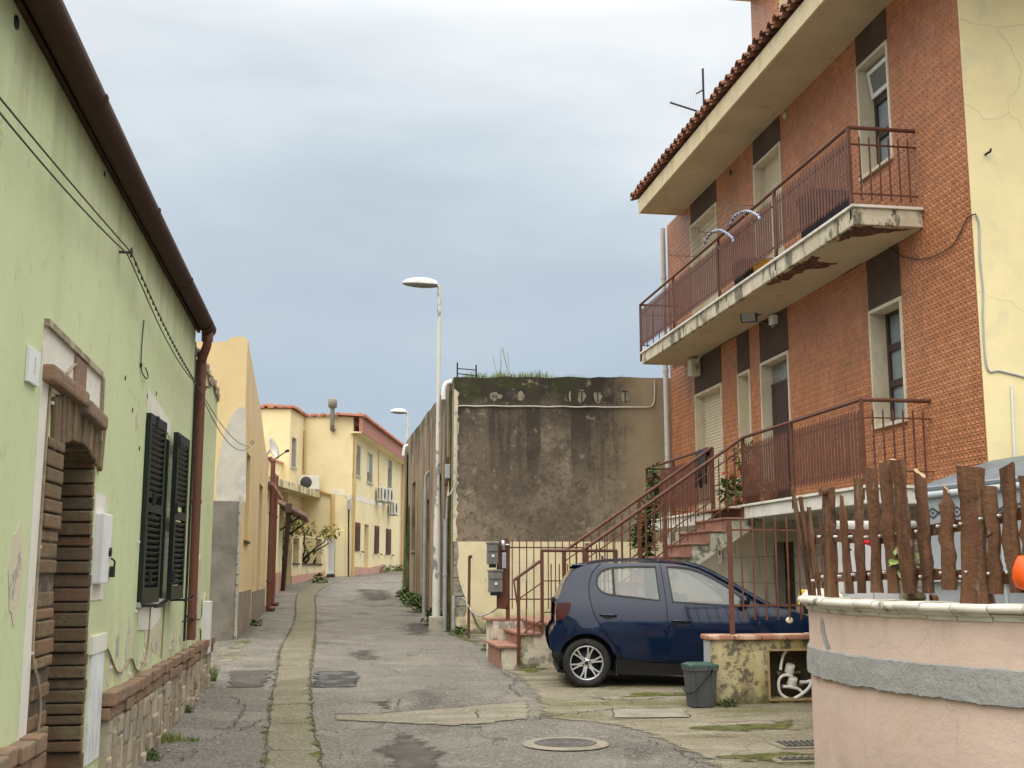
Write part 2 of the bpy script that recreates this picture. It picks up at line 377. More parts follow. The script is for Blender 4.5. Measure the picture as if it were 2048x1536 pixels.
paleconc = mat('pale_concrete', (.235, .212, .16), .92, [dict(col=(.16, .145, .10), scale=4, lo=.5, hi=.65, amt=.7), dict(col=(.16, .15, .1), scale=14, lo=.58, hi=.7, amt=.6)], [(50, .5, .01)], vary=.1)

# drainage strip down the lane
Ls = catmull([(*onG(*p).xy, 0) for p in ((530, 1620), (530, 1536), (540, 1420), (555, 1340), (565, 1290), (590, 1240), (592, 1200), (600, 1180), (625, 1166))], 14)
Rs = catmull([(*onG(*p).xy, 0) for p in ((652, 1620), (645, 1536), (622, 1420), (622, 1340), (630, 1280), (632, 1220), (632, 1190), (655, 1172), (680, 1163))], 14)
mb = MB(); v = []; nr = 5
ls2 = Ls; rs2 = Rs
for a, b in zip(ls2, rs2):
    a = a+Vector((rnd.gauss(0, .018), 0, 0)); b = b+Vector((rnd.gauss(0, .022), 0, 0))
    for k in range(nr):
        p = a.lerp(b, k/(nr-1)); v.append((p.x, p.y, g(p.x, p.y)+.006 - .006*math.sin(math.pi*k/(nr-1))*0))
mb.add(v, [(i*nr+k, i*nr+k+1, (i+1)*nr+k+1, (i+1)*nr+k) for i in range(len(ls2)-1) for k in range(nr-1)], True)
mb.build('drain_strip', concrete)['kind'] = 'structure'
# joints and edges of the strip, cracks in the lane
ck = MB()
ribbon(ck, wander([(p.x, p.y) for p in ls2][::2], .1, .012), .006, .010)
ribbon(ck, wander([(p.x, p.y) for p in rs2][::2], .1, .014), .008, .010)
y = 9.2
while y < 46:
    i = min(range(len(ls2)), key=lambda k: abs(ls2[k].y-y)); j = min(range(len(rs2)), key=lambda k: abs(rs2[k].y-y))
    ribbon(ck, wander([(ls2[i].x, ls2[i].y), (rs2[j].x, ls2[i].y+rnd.uniform(-.1, .1))], .1, .01), .008, .010); y += rnd.uniform(1.0, 1.5)
for l, w in (([(660, 1430), (740, 1431), (800, 1426), (900, 1418), (990, 1409), (1062, 1404)], .016), ([(665, 1443), (800, 1449), (900, 1455), (990, 1449), (1060, 1441), (1150, 1428)], .010),
          ([(952, 1420), (955, 1440)], .01), ([(720, 1400), (760, 1412), (800, 1400), (795, 1425)], .008), ([(1060, 1441), (1180, 1425), (1225, 1419)], .01), ([(1225, 1419), (1365, 1420), (1382, 1438), (1227, 1440), (1225, 1419)], .01),
          ([(400, 1400), (470, 1395), (490, 1420), (470, 1450), (455, 1460)], .012), ([(300, 1480), (400, 1485), (480, 1462), (530, 1440)], .01), ([(350, 1530), (400, 1500), (460, 1510)], .008), ([(420, 1380), (520, 1380)], .008),
          ([(1000, 1345), (1030, 1360), (1020, 1380), (1045, 1395)], .014), ([(1180, 1397), (1260, 1404), (1330, 1398)], .02), ([(1290, 1480), (1350, 1500), (1400, 1530)], .012), ([(640, 1378), (720, 1377)], .007),
          ([(1085, 1452), (1200, 1455), (1290, 1480)], .009), ([(625, 1342), (722, 1341)], .007), ([(700, 1190), (770, 1188)], .01), ([(800, 1243), (893, 1241)], .012), ([(1140, 1425), (1400, 1445)], .006)):
    ribbon(ck, wander(gpx(l), .05, .02), w*.6, .014)
ck.build('road_cracks', crackm)['kind'] = 'structure'

ap = gpx([(880, 1243), (940, 1276), (985, 1300), (1003, 1330), (1012, 1350), (1035, 1372), (1048, 1394), (1056, 1404), (1062, 1440), (1120, 1444), (1190, 1450), (1250, 1462), (1310, 1487), (1370, 1512), (1420, 1560)])
ap += [(3.3, 8.0), (4.0, 5.5), (8, 4), (8, 23), (2.75, 24.2)]
sheet('concrete_apron', ap, .006, ragged(apron, 6), .12, .16, .03, fade=.30)
trench = mat('trench_concrete', (.19, .168, .122), .93, [dict(col=(.25, .225, .17), scale=2.5, lo=.45, hi=.62, amt=.8, st=(.5, 1.6, 1)), dict(col=(.17, .16, .08), scale=1.9, lo=.52, hi=.64, amt=.8, st=(.5, 1.6, 1)), dict(col=(.13, .12, .085), scale=8, lo=.56, hi=.65, amt=.7, det=10, rg=.72), dict(col=(.5, .47, .39), scale=30, lo=.56, hi=.66, amt=.5)], [(50, .8, .02), (9, .5, .03)], vary=.1)
sheet('trench_strip', gpx([(1064, 1403), (1000, 1407), (900, 1416), (800, 1425), (662, 1431), (664, 1443), (760, 1447), (900, 1455), (990, 1449), (1066, 1440)]), .008, ragged(trench, 9), .06, .12, .014, fade=.10)
mossg = mat('ground_moss', (.085, .095, .02), 1.0, [dict(col=(.16, .15, .045), scale=5, lo=.45, hi=.62, amt=.8), dict(col=(.04, .042, .018), scale=9, lo=.5, hi=.64, amt=.7)], [(60, .9, .02)], vary=.15)
mg_ = ragged(mossg, 5)
for e_ in (ls2, rs2):
    pts_ = [(p.x, p.y) for p in e_ if p.y < 40]
    sheet('strip_moss', [(x-.09, y) for x, y in pts_]+[(x+.07, y) for x, y in pts_[::-1]], .0085, mg_, .06, .3, .012, fade=.16)
sheet('ground_moss', gpx([(880, 1245), (960, 1280), (1010, 1320), (1110, 1336), (1100, 1352), (1030, 1345), (985, 1316), (925, 1285), (862, 1256)]), .011, mg_, .15, .2, .03, fade=.3)
sheet('ground_moss', [(3.0, 9.0), (4.5, 8.7), (4.6, 9.5), (3.9, 9.8), (3.0, 9.6)], .011, mg_, .12, .2, .03, fade=.5)
sheet('ground_moss', [(3.2, 10.6), (4.6, 10.4), (4.7, 11.3), (3.9, 11.3), (3.2, 11.1)], .011, mg_, .12, .2, .03, fade=.5)
sheet('ground_moss', [(3.1, 13.05), (5.2, 12.9), (5.2, 13.4), (3.6, 13.6)], .011, mg_, .12, .2, .03, fade=.35)
lv = gpx([(262, 1540), (330, 1490), (352, 1452), (395, 1420), (415, 1390), (450, 1375), (440, 1345), (490, 1318), (500, 1300), (520, 1265), (535, 1240)]) + [(-1.75, 29.5), (-1.75, 8.4)]
sheet('verge', lv, .005, ragged(apron, 5, 'verge_concrete'), .14, .15, .035, fade=.35)
sheet('ground_moss', gpx([(420, 1385), (432, 1325), (470, 1300), (478, 1292), (455, 1292), (422, 1320), (405, 1380)]), .010, mg_, .12, .15, .03, fade=.25)
ST_ = ragged(newtar2, 6, 'wet_stain', .22, .72)
sheet('asphalt_patch', gpx([(626, 1343), (722, 1342), (724, 1376), (616, 1377)]), .009, ragged(newtar, 6, 'tar_patch', .32, .42), .07, .06, .02, fade=.16)
sheet('asphalt_patch', gpx([(450, 1341), (552, 1339), (533, 1376), (445, 1376)]), .009, ragged(newtar2, 6, 'tar_patch', .32, .42), .07, .06, .02, fade=.16)
sheet('asphalt_patch', gpx([(676, 1196), (700, 1192), (702, 1238), (680, 1240)]), .008, ST_, .3, .2, .02, fade=.35)
sheet('oil_stain', gpx([(810, 1452), (830, 1465), (862, 1478), (900, 1505), (892, 1570), (755, 1570), (770, 1525), (735, 1505), (770, 1478)]), .007, ST_, .07, .06, .03, fade=.2)
sheet('oil_stain', gpx([(725, 1365), (755, 1368), (772, 1400), (735, 1405), (790, 1432), (810, 1440), (780, 1398)]), .008, ST_, .05, .05, .03, fade=.14)
sheet('oil_stain', gpx([(680, 1300), (760, 1298), (790, 1322), (690, 1326)]), .007, ST_, .1, .08, .05, fade=.5)
sheet('oil_stain', gpx([(800, 1246), (868, 1245), (880, 1262), (850, 1280), (795, 1270)]), .007, ST_, .15, .1, .06, fade=.5)
sheet('oil_stain', gpx([(690, 1176), (790, 1180), (805, 1200), (720, 1206)]), .007, ST_, .3, .2, .06, fade=.9)
sheet('oil_stain', gpx([(935, 1448), (1010, 1452), (1000, 1462), (940, 1462)]), .009, ST_, .08, .1, .03, fade=.3)
# concrete lid slab in the apron
sheet('concrete_slab', gpx([(1228, 1421), (1362, 1421), (1378, 1437), (1229, 1439)]), .016, paleconc, .3, .2, .006)

# manhole: frame, cover with concentric rings
iron = mat('cast_iron', (.085, .078, .07), .75, [dict(col=(.17, .15, .12), scale=14, lo=.5, hi=.66, amt=.7), dict(col=(.16, .09, .05), scale=6, lo=.55, hi=.7, amt=.5)], [(60, .3, .004)], spec=.4)
mc = onG(1131, 1490); mz = g(mc.x, mc.y)
mh = thing('manhole_cover', 'round cast iron manhole cover in a pale concrete ring in the road', 'manhole', (mc.x, mc.y, mz))
MB().lathe([(.27, .014), (.345, .014), (.372, .010), (.378, .004)], (mc.x, mc.y, mz), n=48).build('ring', paleconc, mh)
cv = MB(); cv.lathe([(.0, .012), (.04, .012), (.042, .017), (.07, .017), (.072, .012), (.105, .012), (.107, .017), (.13, .017), (.132, .012), (.165, .012), (.167, .017), (.19, .017), (.192, .012), (.222, .012), (.224, .018), (.262, .018), (.264, .008)], (mc.x, mc.y, mz), n=48, smooth=False)
cv.build('cover', iron, mh)
# street drains beside the pink wall
def drain(px, py, w, d, label):
    c = onG(px, py); z = g(c.x, c.y)+.008; th = thing('drain_grate', label, 'drain', (c.x, c.y, z), 'storm drains by the pink wall')
    MB().box(c.x-w/2-.07, c.x+w/2+.05, c.y-d/2-.07, c.y+d/2+.07, z-.03, z+.006).build('kerb_frame', paleconc, th)
    b = MB(); b.box(c.x-w/2, c.x+w/2, c.y-d/2, c.y+d/2, z+.004, z+.0085).build('pit', crackm, th)
    b = MB()
    for k in range(9): b.bar((c.x-w/2+w*k/8, c.y-d/2, z+.013), (c.x-w/2+w*k/8+.04, c.y+d/2, z+.013), .022, .008)
    b.build('grate', iron, th)
drain(1608, 1491, .42, .3, 'iron drain grate in the mossy concrete, the farther one by the pink wall')
drain(1618, 1521, .5, .16, 'narrow iron drain grate half covered in moss, the nearer one by the pink wall')

# loose grit and crumbs of broken surface along the edges of the lane
gr = random.Random(44); b = MB(); done = 0
while done < 900:
    k = gr.random(); y = gr.uniform(8.8, 24)
    x = gr.gauss(-1.25, .14) if k < .4 else (gr.gauss(2.4, .35)+(.0 if y > 13 else .5) if k < .75 else gr.uniform(-1.3, 4.0))
    if x < -1.38 or (x > 2.3 and y > 16.2) or (x > 3.6 and y < 11): continue
    s_ = gr.uniform(.004, .013)*(1.5 if gr.random() < .08 else 1); z = g(x, y)+.010; a = gr.uniform(0, 6.28)
    v = [(x+math.cos(a+t)*s_*gr.uniform(.7, 1.4), y+math.sin(a+t)*s_*gr.uniform(.7, 1.4), z) for t in (0, 1.6, 3.1, 4.7)]+[(x, y, z+s_*gr.uniform(.6, 1.2))]
    b.add(v, [(0, 1, 4), (1, 2, 4), (2, 3, 4), (3, 0, 4)]); done += 1
tag(b.build('gravel', mat('loose_grit', (.24, .215, .17), .95, [dict(col=(.40, .36, .28), scale=9, lo=.5, hi=.6, amt=.8), dict(col=(.09, .075, .05), scale=7, lo=.52, hi=.62, amt=.8)], vary=.2)), 'loose grit and small crumbs scattered along the edges of the lane', 'gravel', kind='stuff')
# ================================================================== green house on the left (street wall on X = XL)
XL = -1.45
GREEN = lin(186, 203, 150)
green = mat('green_render', (.545, .605, .35), .9, [
    dict(col=(.60, .65, .40), scale=.8, lo=.4, hi=.7, amt=.6),
    dict(col=(.40, .45, .24), scale=1.1, lo=.52, hi=.72, amt=.5, st=(1, 1, .35)),
    dict(col=(.56, .55, .38), scale=2.2, lo=.66, hi=.74, amt=.55),
    dict(col=(.33, .33, .24), scale=5, lo=.7, hi=.78, amt=.7, st=(1, 1, .5)),
    dict(col=(.36, .38, .22), scale=1.6, lo=.42, hi=.64, amt=.7, st=(2, 2, .18), zg=(3.3, 3.95)),  # streaky dirt below the eave, with gutter shade partly put into its colour
    dict(col=(.42, .43, .27), scale=7, lo=.54, hi=.68, amt=.6, det=10, rg=.75),
    dict(col=(.63, .63, .46), scale=1.7, lo=.62, hi=.66, amt=.5, det=10, rg=.7),
    dict(col=(.33, .34, .21), scale=1.4, lo=.5, hi=.7, amt=.5, st=(1.5, 1.5, .3), zg=(1.3, .75), wob=.4),
    dict(col=(.55, .5, .36), scale=2.6, lo=.56, hi=.6, amt=.85, zg=(1.25, .72), wob=.35),
    dict(col=(.3, .29, .26), scale=3.4, lo=.6, hi=.63, amt=.85, zg=(1.15, .7), wob=.35),
    dict(col=(.3, .31, .2), vor=1, scale=.4, lo=.0005, hi=.0025, amt=.3, warp=1.1)],
    [(140, .35, .004), (9, .18, .012)], vary=.035, vscale=1.2, spec=.2)
white_old = mat('old_white_plaster', (.68, .655, .57), .9, [dict(col=(.50, .45, .36), scale=3.5, lo=.55, hi=.7, amt=.6), dict(col=(.35, .3, .24), scale=9, lo=.62, hi=.72, amt=.5)], [(40, .3, .006)], vary=.05)
scar = mat('scraped_plaster', (.56, .51, .36), .95, [dict(col=(.33, .31, .28), scale=6, lo=.53, hi=.6, amt=.85), dict(col=(.62, .58, .47), scale=9, lo=.55, hi=.65, amt=.7)], [(40, .5, .01)], vary=.1)
def brickmat(name, cols, mortar=(.20, .165, .125), rnd_=False):
    return mat(name, cols[0], .93, ([dict(col=(.25, .205, .11), scale=3, lo=.2, hi=.4, amt=.75, rand=.3), dict(col=(.22, .12, .078), scale=3, lo=.2, hi=.4, amt=.75, rand=.3), dict(col=(.14, .105, .075), scale=3, lo=.2, hi=.4, amt=.7, rand=.25)] if rnd_ else [])+[dict(col=cols[1], scale=5.5, lo=.45, hi=.58, amt=.9, st=(1, 1, 1.8)), dict(col=cols[2], scale=7.5, lo=.55, hi=.66, amt=.9, st=(1, 1, 1.8)), dict(col=mortar, scale=16, lo=.58, hi=.7, amt=.7), dict(col=(.09, .075, .055), scale=26, lo=.62, hi=.72, amt=.6)], [(60, .6, .01), (18, .4, .015)], vary=.16, vscale=6, spec=.15)
brick = brickmat('old_brick', [(.165, .125, .078), (.18, .115, .07), (.205, .172, .095)], rnd_=True)
brick_red = brickmat('red_brick', [(.265, .17, .11), (.22, .165, .12), (.31, .235, .16)])
stone = mat('rough_stone', (.285, .24, .175), .95, [dict(col=(.46, .395, .28), scale=4.2, lo=.42, hi=.58, amt=.9, st=(1, 1.3, .5)), dict(col=(.24, .16, .10), scale=5.2, lo=.54, hi=.62, amt=.85, st=(1, 1.4, .5)), dict(col=(.34, .33, .29), scale=5, lo=.56, hi=.66, amt=.8, st=(1, 1.6, .45)), dict(col=(.12, .1, .07), scale=13, lo=.62, hi=.7, amt=.7)], [(35, .7, .02), (11, .5, .03)], vary=.12, vscale=4)
mortar_d = mat('dark_mortar', (.085, .068, .05), .95, [dict(col=(.2, .165, .12), scale=9, lo=.5, hi=.62, amt=.7)], [(45, .6, .015)])
mortar_m = mat('mortar', (.42, .37, .27), .95, [dict(col=(.28, .24, .17), scale=6, lo=.48, hi=.62, amt=.8)], [(45, .6, .015)], vary=.12)
brown_metal = mat('brown_metal', (.045, .02, .013), .65, [dict(col=(.07, .035, .024), scale=6, lo=.55, hi=.7, amt=.5), dict(col=(.05, .025, .018), scale=2, lo=.5, hi=.7, amt=.5)], [], spec=.15)
pipe_red = mat('brown_pipe', (.16, .062, .04), .5, [dict(col=(.22, .10, .07), scale=7, lo=.55, hi=.7, amt=.6), dict(col=(.35, .28, .2), scale=16, lo=.7, hi=.76, amt=.7)], [], spec=.4)
shutter_green = mat('shutter_green', (.005, .0135, .009), .45, [dict(col=(.010, .022, .015), scale=9, lo=.5, hi=.7, amt=.5)], spec=.45)
black_iron = mat('black_iron', (.012, .012, .012), .5, spec=.4)
cable_m = mat('cable_black', (.075, .068, .055), .7)
cable_tan = mat('cable_tan', (.33, .26, .17), .7, [dict(col=(.2, .15, .09), scale=8, lo=.5, hi=.6, amt=.7)])
white_pl = mat('white_plastic', (.72, .73, .71), .45, [dict(col=(.5, .49, .45), scale=6, lo=.58, hi=.72, amt=.5)], spec=.4)
grey_pl = mat('grey_plastic', (.36, .38, .4), .5, spec=.4)
dark_door = mat('dark_brown_door', (.035, .022, .015), .5, [dict(col=(.06, .035, .022), scale=6, lo=.5, hi=.65, amt=.6, st=(1, 1, .15))], spec=.35)
roof_t = mat('roof_tile', (.23, .10, .06), .9, [dict(col=(.33, .17, .11), scale=5, lo=.48, hi=.62, amt=.8), dict(col=(.10, .06, .045), scale=3.2, lo=.5, hi=.62, amt=.8), dict(col=(.2, .19, .1), scale=8, lo=.6, hi=.7, amt=.6)], [(50, .4, .008)], vary=.14, vscale=5)

GH = thing('green_house', 'pale green house with a brick doorway and dark green shutters', 'house', (XL, 8, 0))
fnL = lambda u, v, d: Vector((XL-d, u, v))          # (y, z, depth into the wall)
ZG = -.25
# wall with door and window openings
door_o = [(6.50, -.1), (7.60, -.1), (7.455, 2.16)] + [(7.455-.955*k/8, 2.16+.12*math.sin(math.pi*k/8)) for k in range(1, 8)] + [(6.50, 2.16)]
jy = lambda z: 7.60-.145*(z+.1)/2.26
win_o = rect(9.30, 10.65, 1.26, 2.66)
mb = wall(MB(), rect(-6, 12.25, ZG, 4.06), [door_o, win_o], fnL, 0, .42, .45)
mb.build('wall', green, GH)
# lower annex of the same render, ragged broken top
top = [(12.25, 3.82), (12.7, 3.83), (13.1, 3.78), (13.5, 3.80), (13.9, 3.74), (14.3, 3.76), (14.7, 3.70), (14.95, 3.66), (14.97, 3.55)]
mb = wall(MB(), [(12.25, ZG), (14.97, ZG)] + top[::-1], [], lambda u, v, d: Vector((XL-.012-d, u, v)), 0, .35, .4)
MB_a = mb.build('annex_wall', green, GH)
cr_ = MB()
for i in range(26):
    y = 12.3+i*.103; z = np.interp(y, [p[0] for p in top], [p[1] for p in top])
    cr_.box(XL-.3, XL+.012+rnd.uniform(-.01, .02), y, y+.1, z-.02-rnd.uniform(0, .05), z+rnd.uniform(.02, .07), jit=.012)
cr_.build('broken_coping', stone, GH)
# back faces closing the house
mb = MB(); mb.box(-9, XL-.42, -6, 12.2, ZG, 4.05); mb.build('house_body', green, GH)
# eave: boarded soffit, fascia, gutter, roof
mb = MB(); mb.box(XL-.3, XL+.05, -6, 12.36, 4.03, 4.06); mb.build('soffit', dark_door, GH)
tl = MB()
for k in range(64):
    y = -6+k*.288
    if y > 12.2: break
    n = 5
    for (x0, z0), (x1, z1) in (((XL+.10, 4.09), (-9, 5.6)),):
        pr = [(math.cos(math.pi*a/n)*.09, math.sin(math.pi*a/n)*.075) for a in range(n+1)]
        v = [(xx, y+p, zz+q) for xx, zz in ((x0, z0), (x1, z1)) for p, q in pr]
        tl.add(v, [(a, a+1, n+1+a+1, n+1+a) for a in range(n)] + [tuple(range(n+1))], True)
tl.add([(XL+.1, -6, 4.08), (XL+.1, 12.38, 4.08), (-9, 12.38, 5.58), (-9, -6, 5.58), (XL+.1, -6, 4.06), (XL+.1, 12.38, 4.06), (-9, 12.38, 5.5), (-9, -6, 5.5)], [(0, 1, 2, 3), (7, 6, 5, 4), (0, 4, 5, 1), (1, 5, 6, 2)])
tl.build('roof', roof_t, GH)
mb = MB(); mb.box(XL+.004, XL+.035, -6, 12.36, 4.0, 4.05); mb.add([(XL-.42, 12.36, 4.05), (XL+.15, 12.36, 4.05), (XL-.42, 12.36, 4.3), (XL-.42, 12.3, 4.05), (XL+.15, 12.3, 4.05), (XL-.42, 12.3, 4.3)], [(0, 1, 2), (3, 5, 4)]); mb.build('fascia', brown_metal, GH)
# half-round gutter (open top) with joints
gp = [(math.cos(math.pi+math.pi*k/10)*.078, math.sin(math.pi+math.pi*k/10)*.10) for k in range(11)]
gp = gp + [(x*.93, z*.93) for x, z in gp[::-1]]
mb = MB(); mb.sweep([(o, z) for o, z in gp], [(XL+.115, y, 4.055+.012*math.sin(y*.6)) for y in np.arange(-6, 12.45, .4)]+[(XL+.115, 12.42, 4.055)], smooth=True)
for y in (2.2, 4.2, 6.2, 8.2, 10.2, 12.0): mb.sweep([(o*1.06, z*1.05) for o, z in gp], [(XL+.115, y-.03, 4.053), (XL+.115, y+.03, 4.053)])
mb.build('gutter', brown_metal, GH)
# downpipe with a swan neck
dp = MB(); dp.tube(catmull([(XL+.115, 12.3, 3.98), (XL+.115, 12.3, 3.86), (XL+.065, 12.38, 3.72), (XL+.06, 12.42, 3.55), (XL+.06, 12.5, .8)], 6), .047, 12)
for z in (3.4, 2.2, 1.02): dp.tube([(XL+.06, 12.44+(3.5-z)*.02, z), (XL+.06, 12.44+(3.5-z)*.02, z+.035)], .054, 12)
dp.lathe([(.06, 0), (.062, .1), (.048, .12)], (XL+.115, 12.3, 3.9), n=12)
dp.build('downpipe', pipe_red, GH)
wp = MB(); wp.tube([(XL+.02, 12.29, 3.7), (XL+.018, 12.29, .8)], .013, 6)
for z in (3.45, 1.0): wp.bar((XL, 12.2, z), (XL+.12, 12.6, z), .02, .012)
wp.build('pipe_bracket', black_iron, GH)
# plinth: rubble stone facing with a brick ledge on top
pl = MB(); rs = random.Random(3)
def plinth(y0, y1):
    y = y0
    while y < y1:
        w = rs.uniform(.12, .3); z = -.2
        while z < .50:
            h = rs.uniform(.12, .34); h = min(h, .53-z) if .53-z < h+.1 else h
            pl.bbox(XL-.02, XL+.055+rs.uniform(-.012, .02), y+.006, min(y+w, y1)-.006, z+.006, z+h-.006, .016); z += h
        y += w
plinth(8.1, 14.75); pl.build('stone_plinth', stone, GH); pl = MB(); plinth(2.5, 6.2); pl.build('stone_plinth', stone, GH)
for a, b in ((8.1, 14.8), (2.5, 6.2)): MB().box(XL-.02, XL+.047, a, b, -.25, .53).build('plinth_mortar', mortar_m, GH)
for a, b in ((8.06, 14.8), (2.5, 6.2)):
    y = a; le = MB()
    while y < b:
        w = rs.uniform(.2, .29); dz = -.0
        for zz in (.535, .625):
            if rs.random() > .08: le.bbox(XL-.02, XL+.075+rs.uniform(-.02, .012)+(.012 if zz > .6 else 0), y+.005, min(b, y+w)-.006, zz, zz+.082+rs.uniform(-.006, .008), .012)
        y += w
    le.build('brick_ledge', brick_red, GH)
# doorway: white trim, brick jambs, soldier arch, projecting tiles
tr = MB()
wall(tr, [(5.98, .58), (6.13, .58), (6.13, 2.42), (7.42, 2.42), (7.42, 2.30), (7.47, 2.30), (7.47, 2.62), (7.40, 2.72), (6.0, 2.75), (5.96, 2.62)], [], fnL, -.006, .05)
tr.build('door_trim', white_old, GH)
fr_ = MB(); fr_.bar((XL+.012, 5.97, 2.74), (XL+.012, 7.42, 2.71), .03, .035); fr_.bar((XL+.012, 7.45, 2.70), (XL+.012, 7.47, 2.3), .03, .03); fr_.build('hood_mould', stone, GH)
zz = -.1
while zz < 2.14:                                       # coursed jamb bricks, both sides
    h = rs.uniform(.058, .092)
    if zz < .42: h = .26
    dd = rs.uniform(-.02, .016)
    yj = jy(zz+h/2)
    b1 = MB(); b1.bbox(XL-.44, XL+.003+dd*.3, yj-.04+dd, yj+.012, zz+.005, zz+h-.005, .009); b1.build('jamb_brick', brick, GH)
    b1 = MB(); b1.bbox(XL-.36, XL+.012-dd, 6.14+rs.uniform(0, .02), 6.515+dd, zz+.005, zz+h-.005, .01); b1.build('jamb_brick', brick, GH)
    zz += h
mo = MB(); mo.add([(XL-.43, jy(-.1)-.018, -.1), (XL-.008, jy(-.1)-.018, -.1), (XL-.008, jy(2.2)-.018, 2.2), (XL-.43, jy(2.2)-.018, 2.2)], [(0, 1, 2, 3)]); mo.build('jamb_mortar', mortar_d, GH); mo = MB(); mo.box(XL-.3, XL+.004, 6.14, 6.505, -.1, 2.17); mo.build('jamb_mortar', mortar_d, GH)
for k in range(15):
    u = k/14; y = 6.30+u*1.22; z = 2.11+.13*math.sin(math.pi*(.06+.88*u)); th_ = (.5-u)*.35
    M_ = Matrix.Translation((0, y, z)) @ Matrix.Rotation(th_, 4, 'X')
    ar = MB(); ar.bbox(XL-.40, XL+.01+rs.uniform(-.01, .015), -.043, .043, -.01, .27, .012, M_); ar.build('arch_brick', brick, GH)
lb = MB(); lb.bbox(XL-.05, XL+.065, 5.98, 6.86, 2.435, 2.52, .018, Matrix.Translation((0, 6.5, 2.47)) @ Matrix.Rotation(-.02, 4, 'X') @ Matrix.Translation((0, -6.5, -2.47))); lb.build('projecting_brick', brick_red, GH)
lb = MB(); lb.bbox(XL-.05, XL+.07, 6.88, 7.42, 2.36, 2.45, .02, Matrix.Translation((0, 7.4, 2.4)) @ Matrix.Rotation(-.06, 4, 'X') @ Matrix.Translation((0, -7.4, -2.4))); lb.build('projecting_brick', brick_red, GH)
lb = MB(); lb.bbox(XL-.03, XL+.02, 6.66, 6.96, 2.51, 2.70, .012)
lb.build('projecting_brick', brick_red, GH)
dr = MB(); dr.box(XL-.42, XL-.36, 6.4, 7.6, -.2, 2.5); dr.bar((XL-.355, 6.56, 0), (XL-.355, 6.56, 2.3), .05, .04); dr.build('door', dark_door, GH)
# window with shutters folded against the wall
wf = GHw = MB()
wf.box(XL-.07, XL-.03, 9.30, 10.65, 1.26, 1.33); wf.box(XL-.07, XL-.03, 9.30, 9.36, 1.33, 2.62); wf.box(XL-.07, XL-.03, 10.59, 10.65, 1.33, 2.62); wf.box(XL-.07, XL-.03, 9.36, 10.59, 2.55, 2.62); wf.box(XL-.065, XL-.02, 9.95, 10.01, 1.33, 2.55)
wf.box(XL-.40, XL+.004, 10.59, 10.647, 1.27, 2.655); win = wf.build('window', shutter_green, GH)
pane_d = glass('window_glass_dark', alpha=.0, base=(.012, .016, .02))
MB().box(XL-.06, XL-.055, 9.33, 10.62, 1.3, 2.58).build('pane', pane_d, win)
sl_ = MB(); sl_.box(XL-.1, XL+.03, 9.28, 10.68, 1.225, 1.262); sl_.build('sill', grey_pl, win)
def shutter(y0, y1, x, ang, hinge):
    Mx = Matrix.Translation((x, hinge, 0)) @ Matrix.Rotation(ang, 4, 'Z') @ Matrix.Translation((-x, -hinge, 0)); s_ = MB()
    z0, z1 = 1.25, 2.73
    for a, b, c, d in ((y0, y0+.07, z0, z1), (y1-.07, y1, z0, z1), (y0+.07, y1-.07, z0, z0+.12), (y0+.07, y1-.07, z1-.08, z1), (y0+.07, y1-.07, 1.96, 2.03)): s_.box(x, x+.042, a, b, c, d, Mx)
    z = z0+.13
    while z < z1-.1:
        if not 1.93 < z < 2.04:
            v = [Mx @ Vector(p) for p in ((x+.004, y0+.07, z), (x+.004, y1-.07, z), (x+.038, y1-.07, z+.042), (x+.038, y0+.07, z+.042), (x+.010, y0+.07, z-.004), (x+.010, y1-.07, z-.004), (x+.044, y1-.07, z+.038), (x+.044, y0+.07, z+.038))]
            s_.add(v, [(0, 1, 2, 3), (7, 6, 5, 4), (0, 3, 7, 4), (1, 5, 6, 2)])
        z += .047
    return s_.build('shutter', shutter_green, GH)
shutter(9.31, 9.97, XL-.005, R(-3), 9.31); shutter(10.60, 11.28, XL+.045, R(-2), 10.66)
# middle leaves, ajar into the opening
for y0, y1, a, h in ((10.03, 10.58, 0, 10.0),):
    Mx = Matrix.Translation((-.09, 0, 0)); s_ = MB()
    s_.box(XL+.03, XL+.06, y0, y0+.05, 1.27, 2.6, Mx); s_.box(XL+.03, XL+.06, y1-.05, y1, 1.27, 2.6, Mx); s_.box(XL+.03, XL+.06, y0+.05, y1-.05, 1.27, 1.36, Mx); s_.box(XL+.03, XL+.06, y0+.05, y1-.05, 2.53, 2.6, Mx)
    z = 1.37
    while z < 2.52: s_.box(XL+.034, XL+.056, y0+.05, y1-.05, z, z+.028, Mx); z += .045
    s_.build('shutter', shutter_green, GH)
for y in (9.36, 11.2):
    hk = MB(); hk.bar((XL, y, 1.235), (XL+.15, y+.02, 1.235), .03, .02); hk.bar((XL+.14, y-.06, 1.235), (XL+.14, y+.3, 1.23), .02, .03); hk.bar((XL+.13, y+.28, 1.24), (XL+.17, y+.34, 1.27), .02, .02); hk.build('shutter_stay', black_iron, GH)
for z in (1.4, 2.0, 2.6):
    for y in (9.30, 10.655): hk = MB(); hk.tube([(XL+.09, y, z), (XL+.09, y, z+.1)], .014, 8); hk.build('shutter_hinge', black_iron, GH)
wt = MB(); wall(wt, [(9.30, 2.73), (10.5, 2.71), (10.62, 2.68), (10.66, 2.80), (10.5, 2.84), (9.30, 2.92)], [], fnL, -.007, .03); wt.build('window_trim', white_old, GH); wt = MB(); wall(wt, [(9.4, 1.05), (10.1, 1.02), (10.6, 1.1), (10.6, 1.225), (9.35, 1.225)], [], fnL, -.006, .02); wt.build('window_trim', white_old, GH)
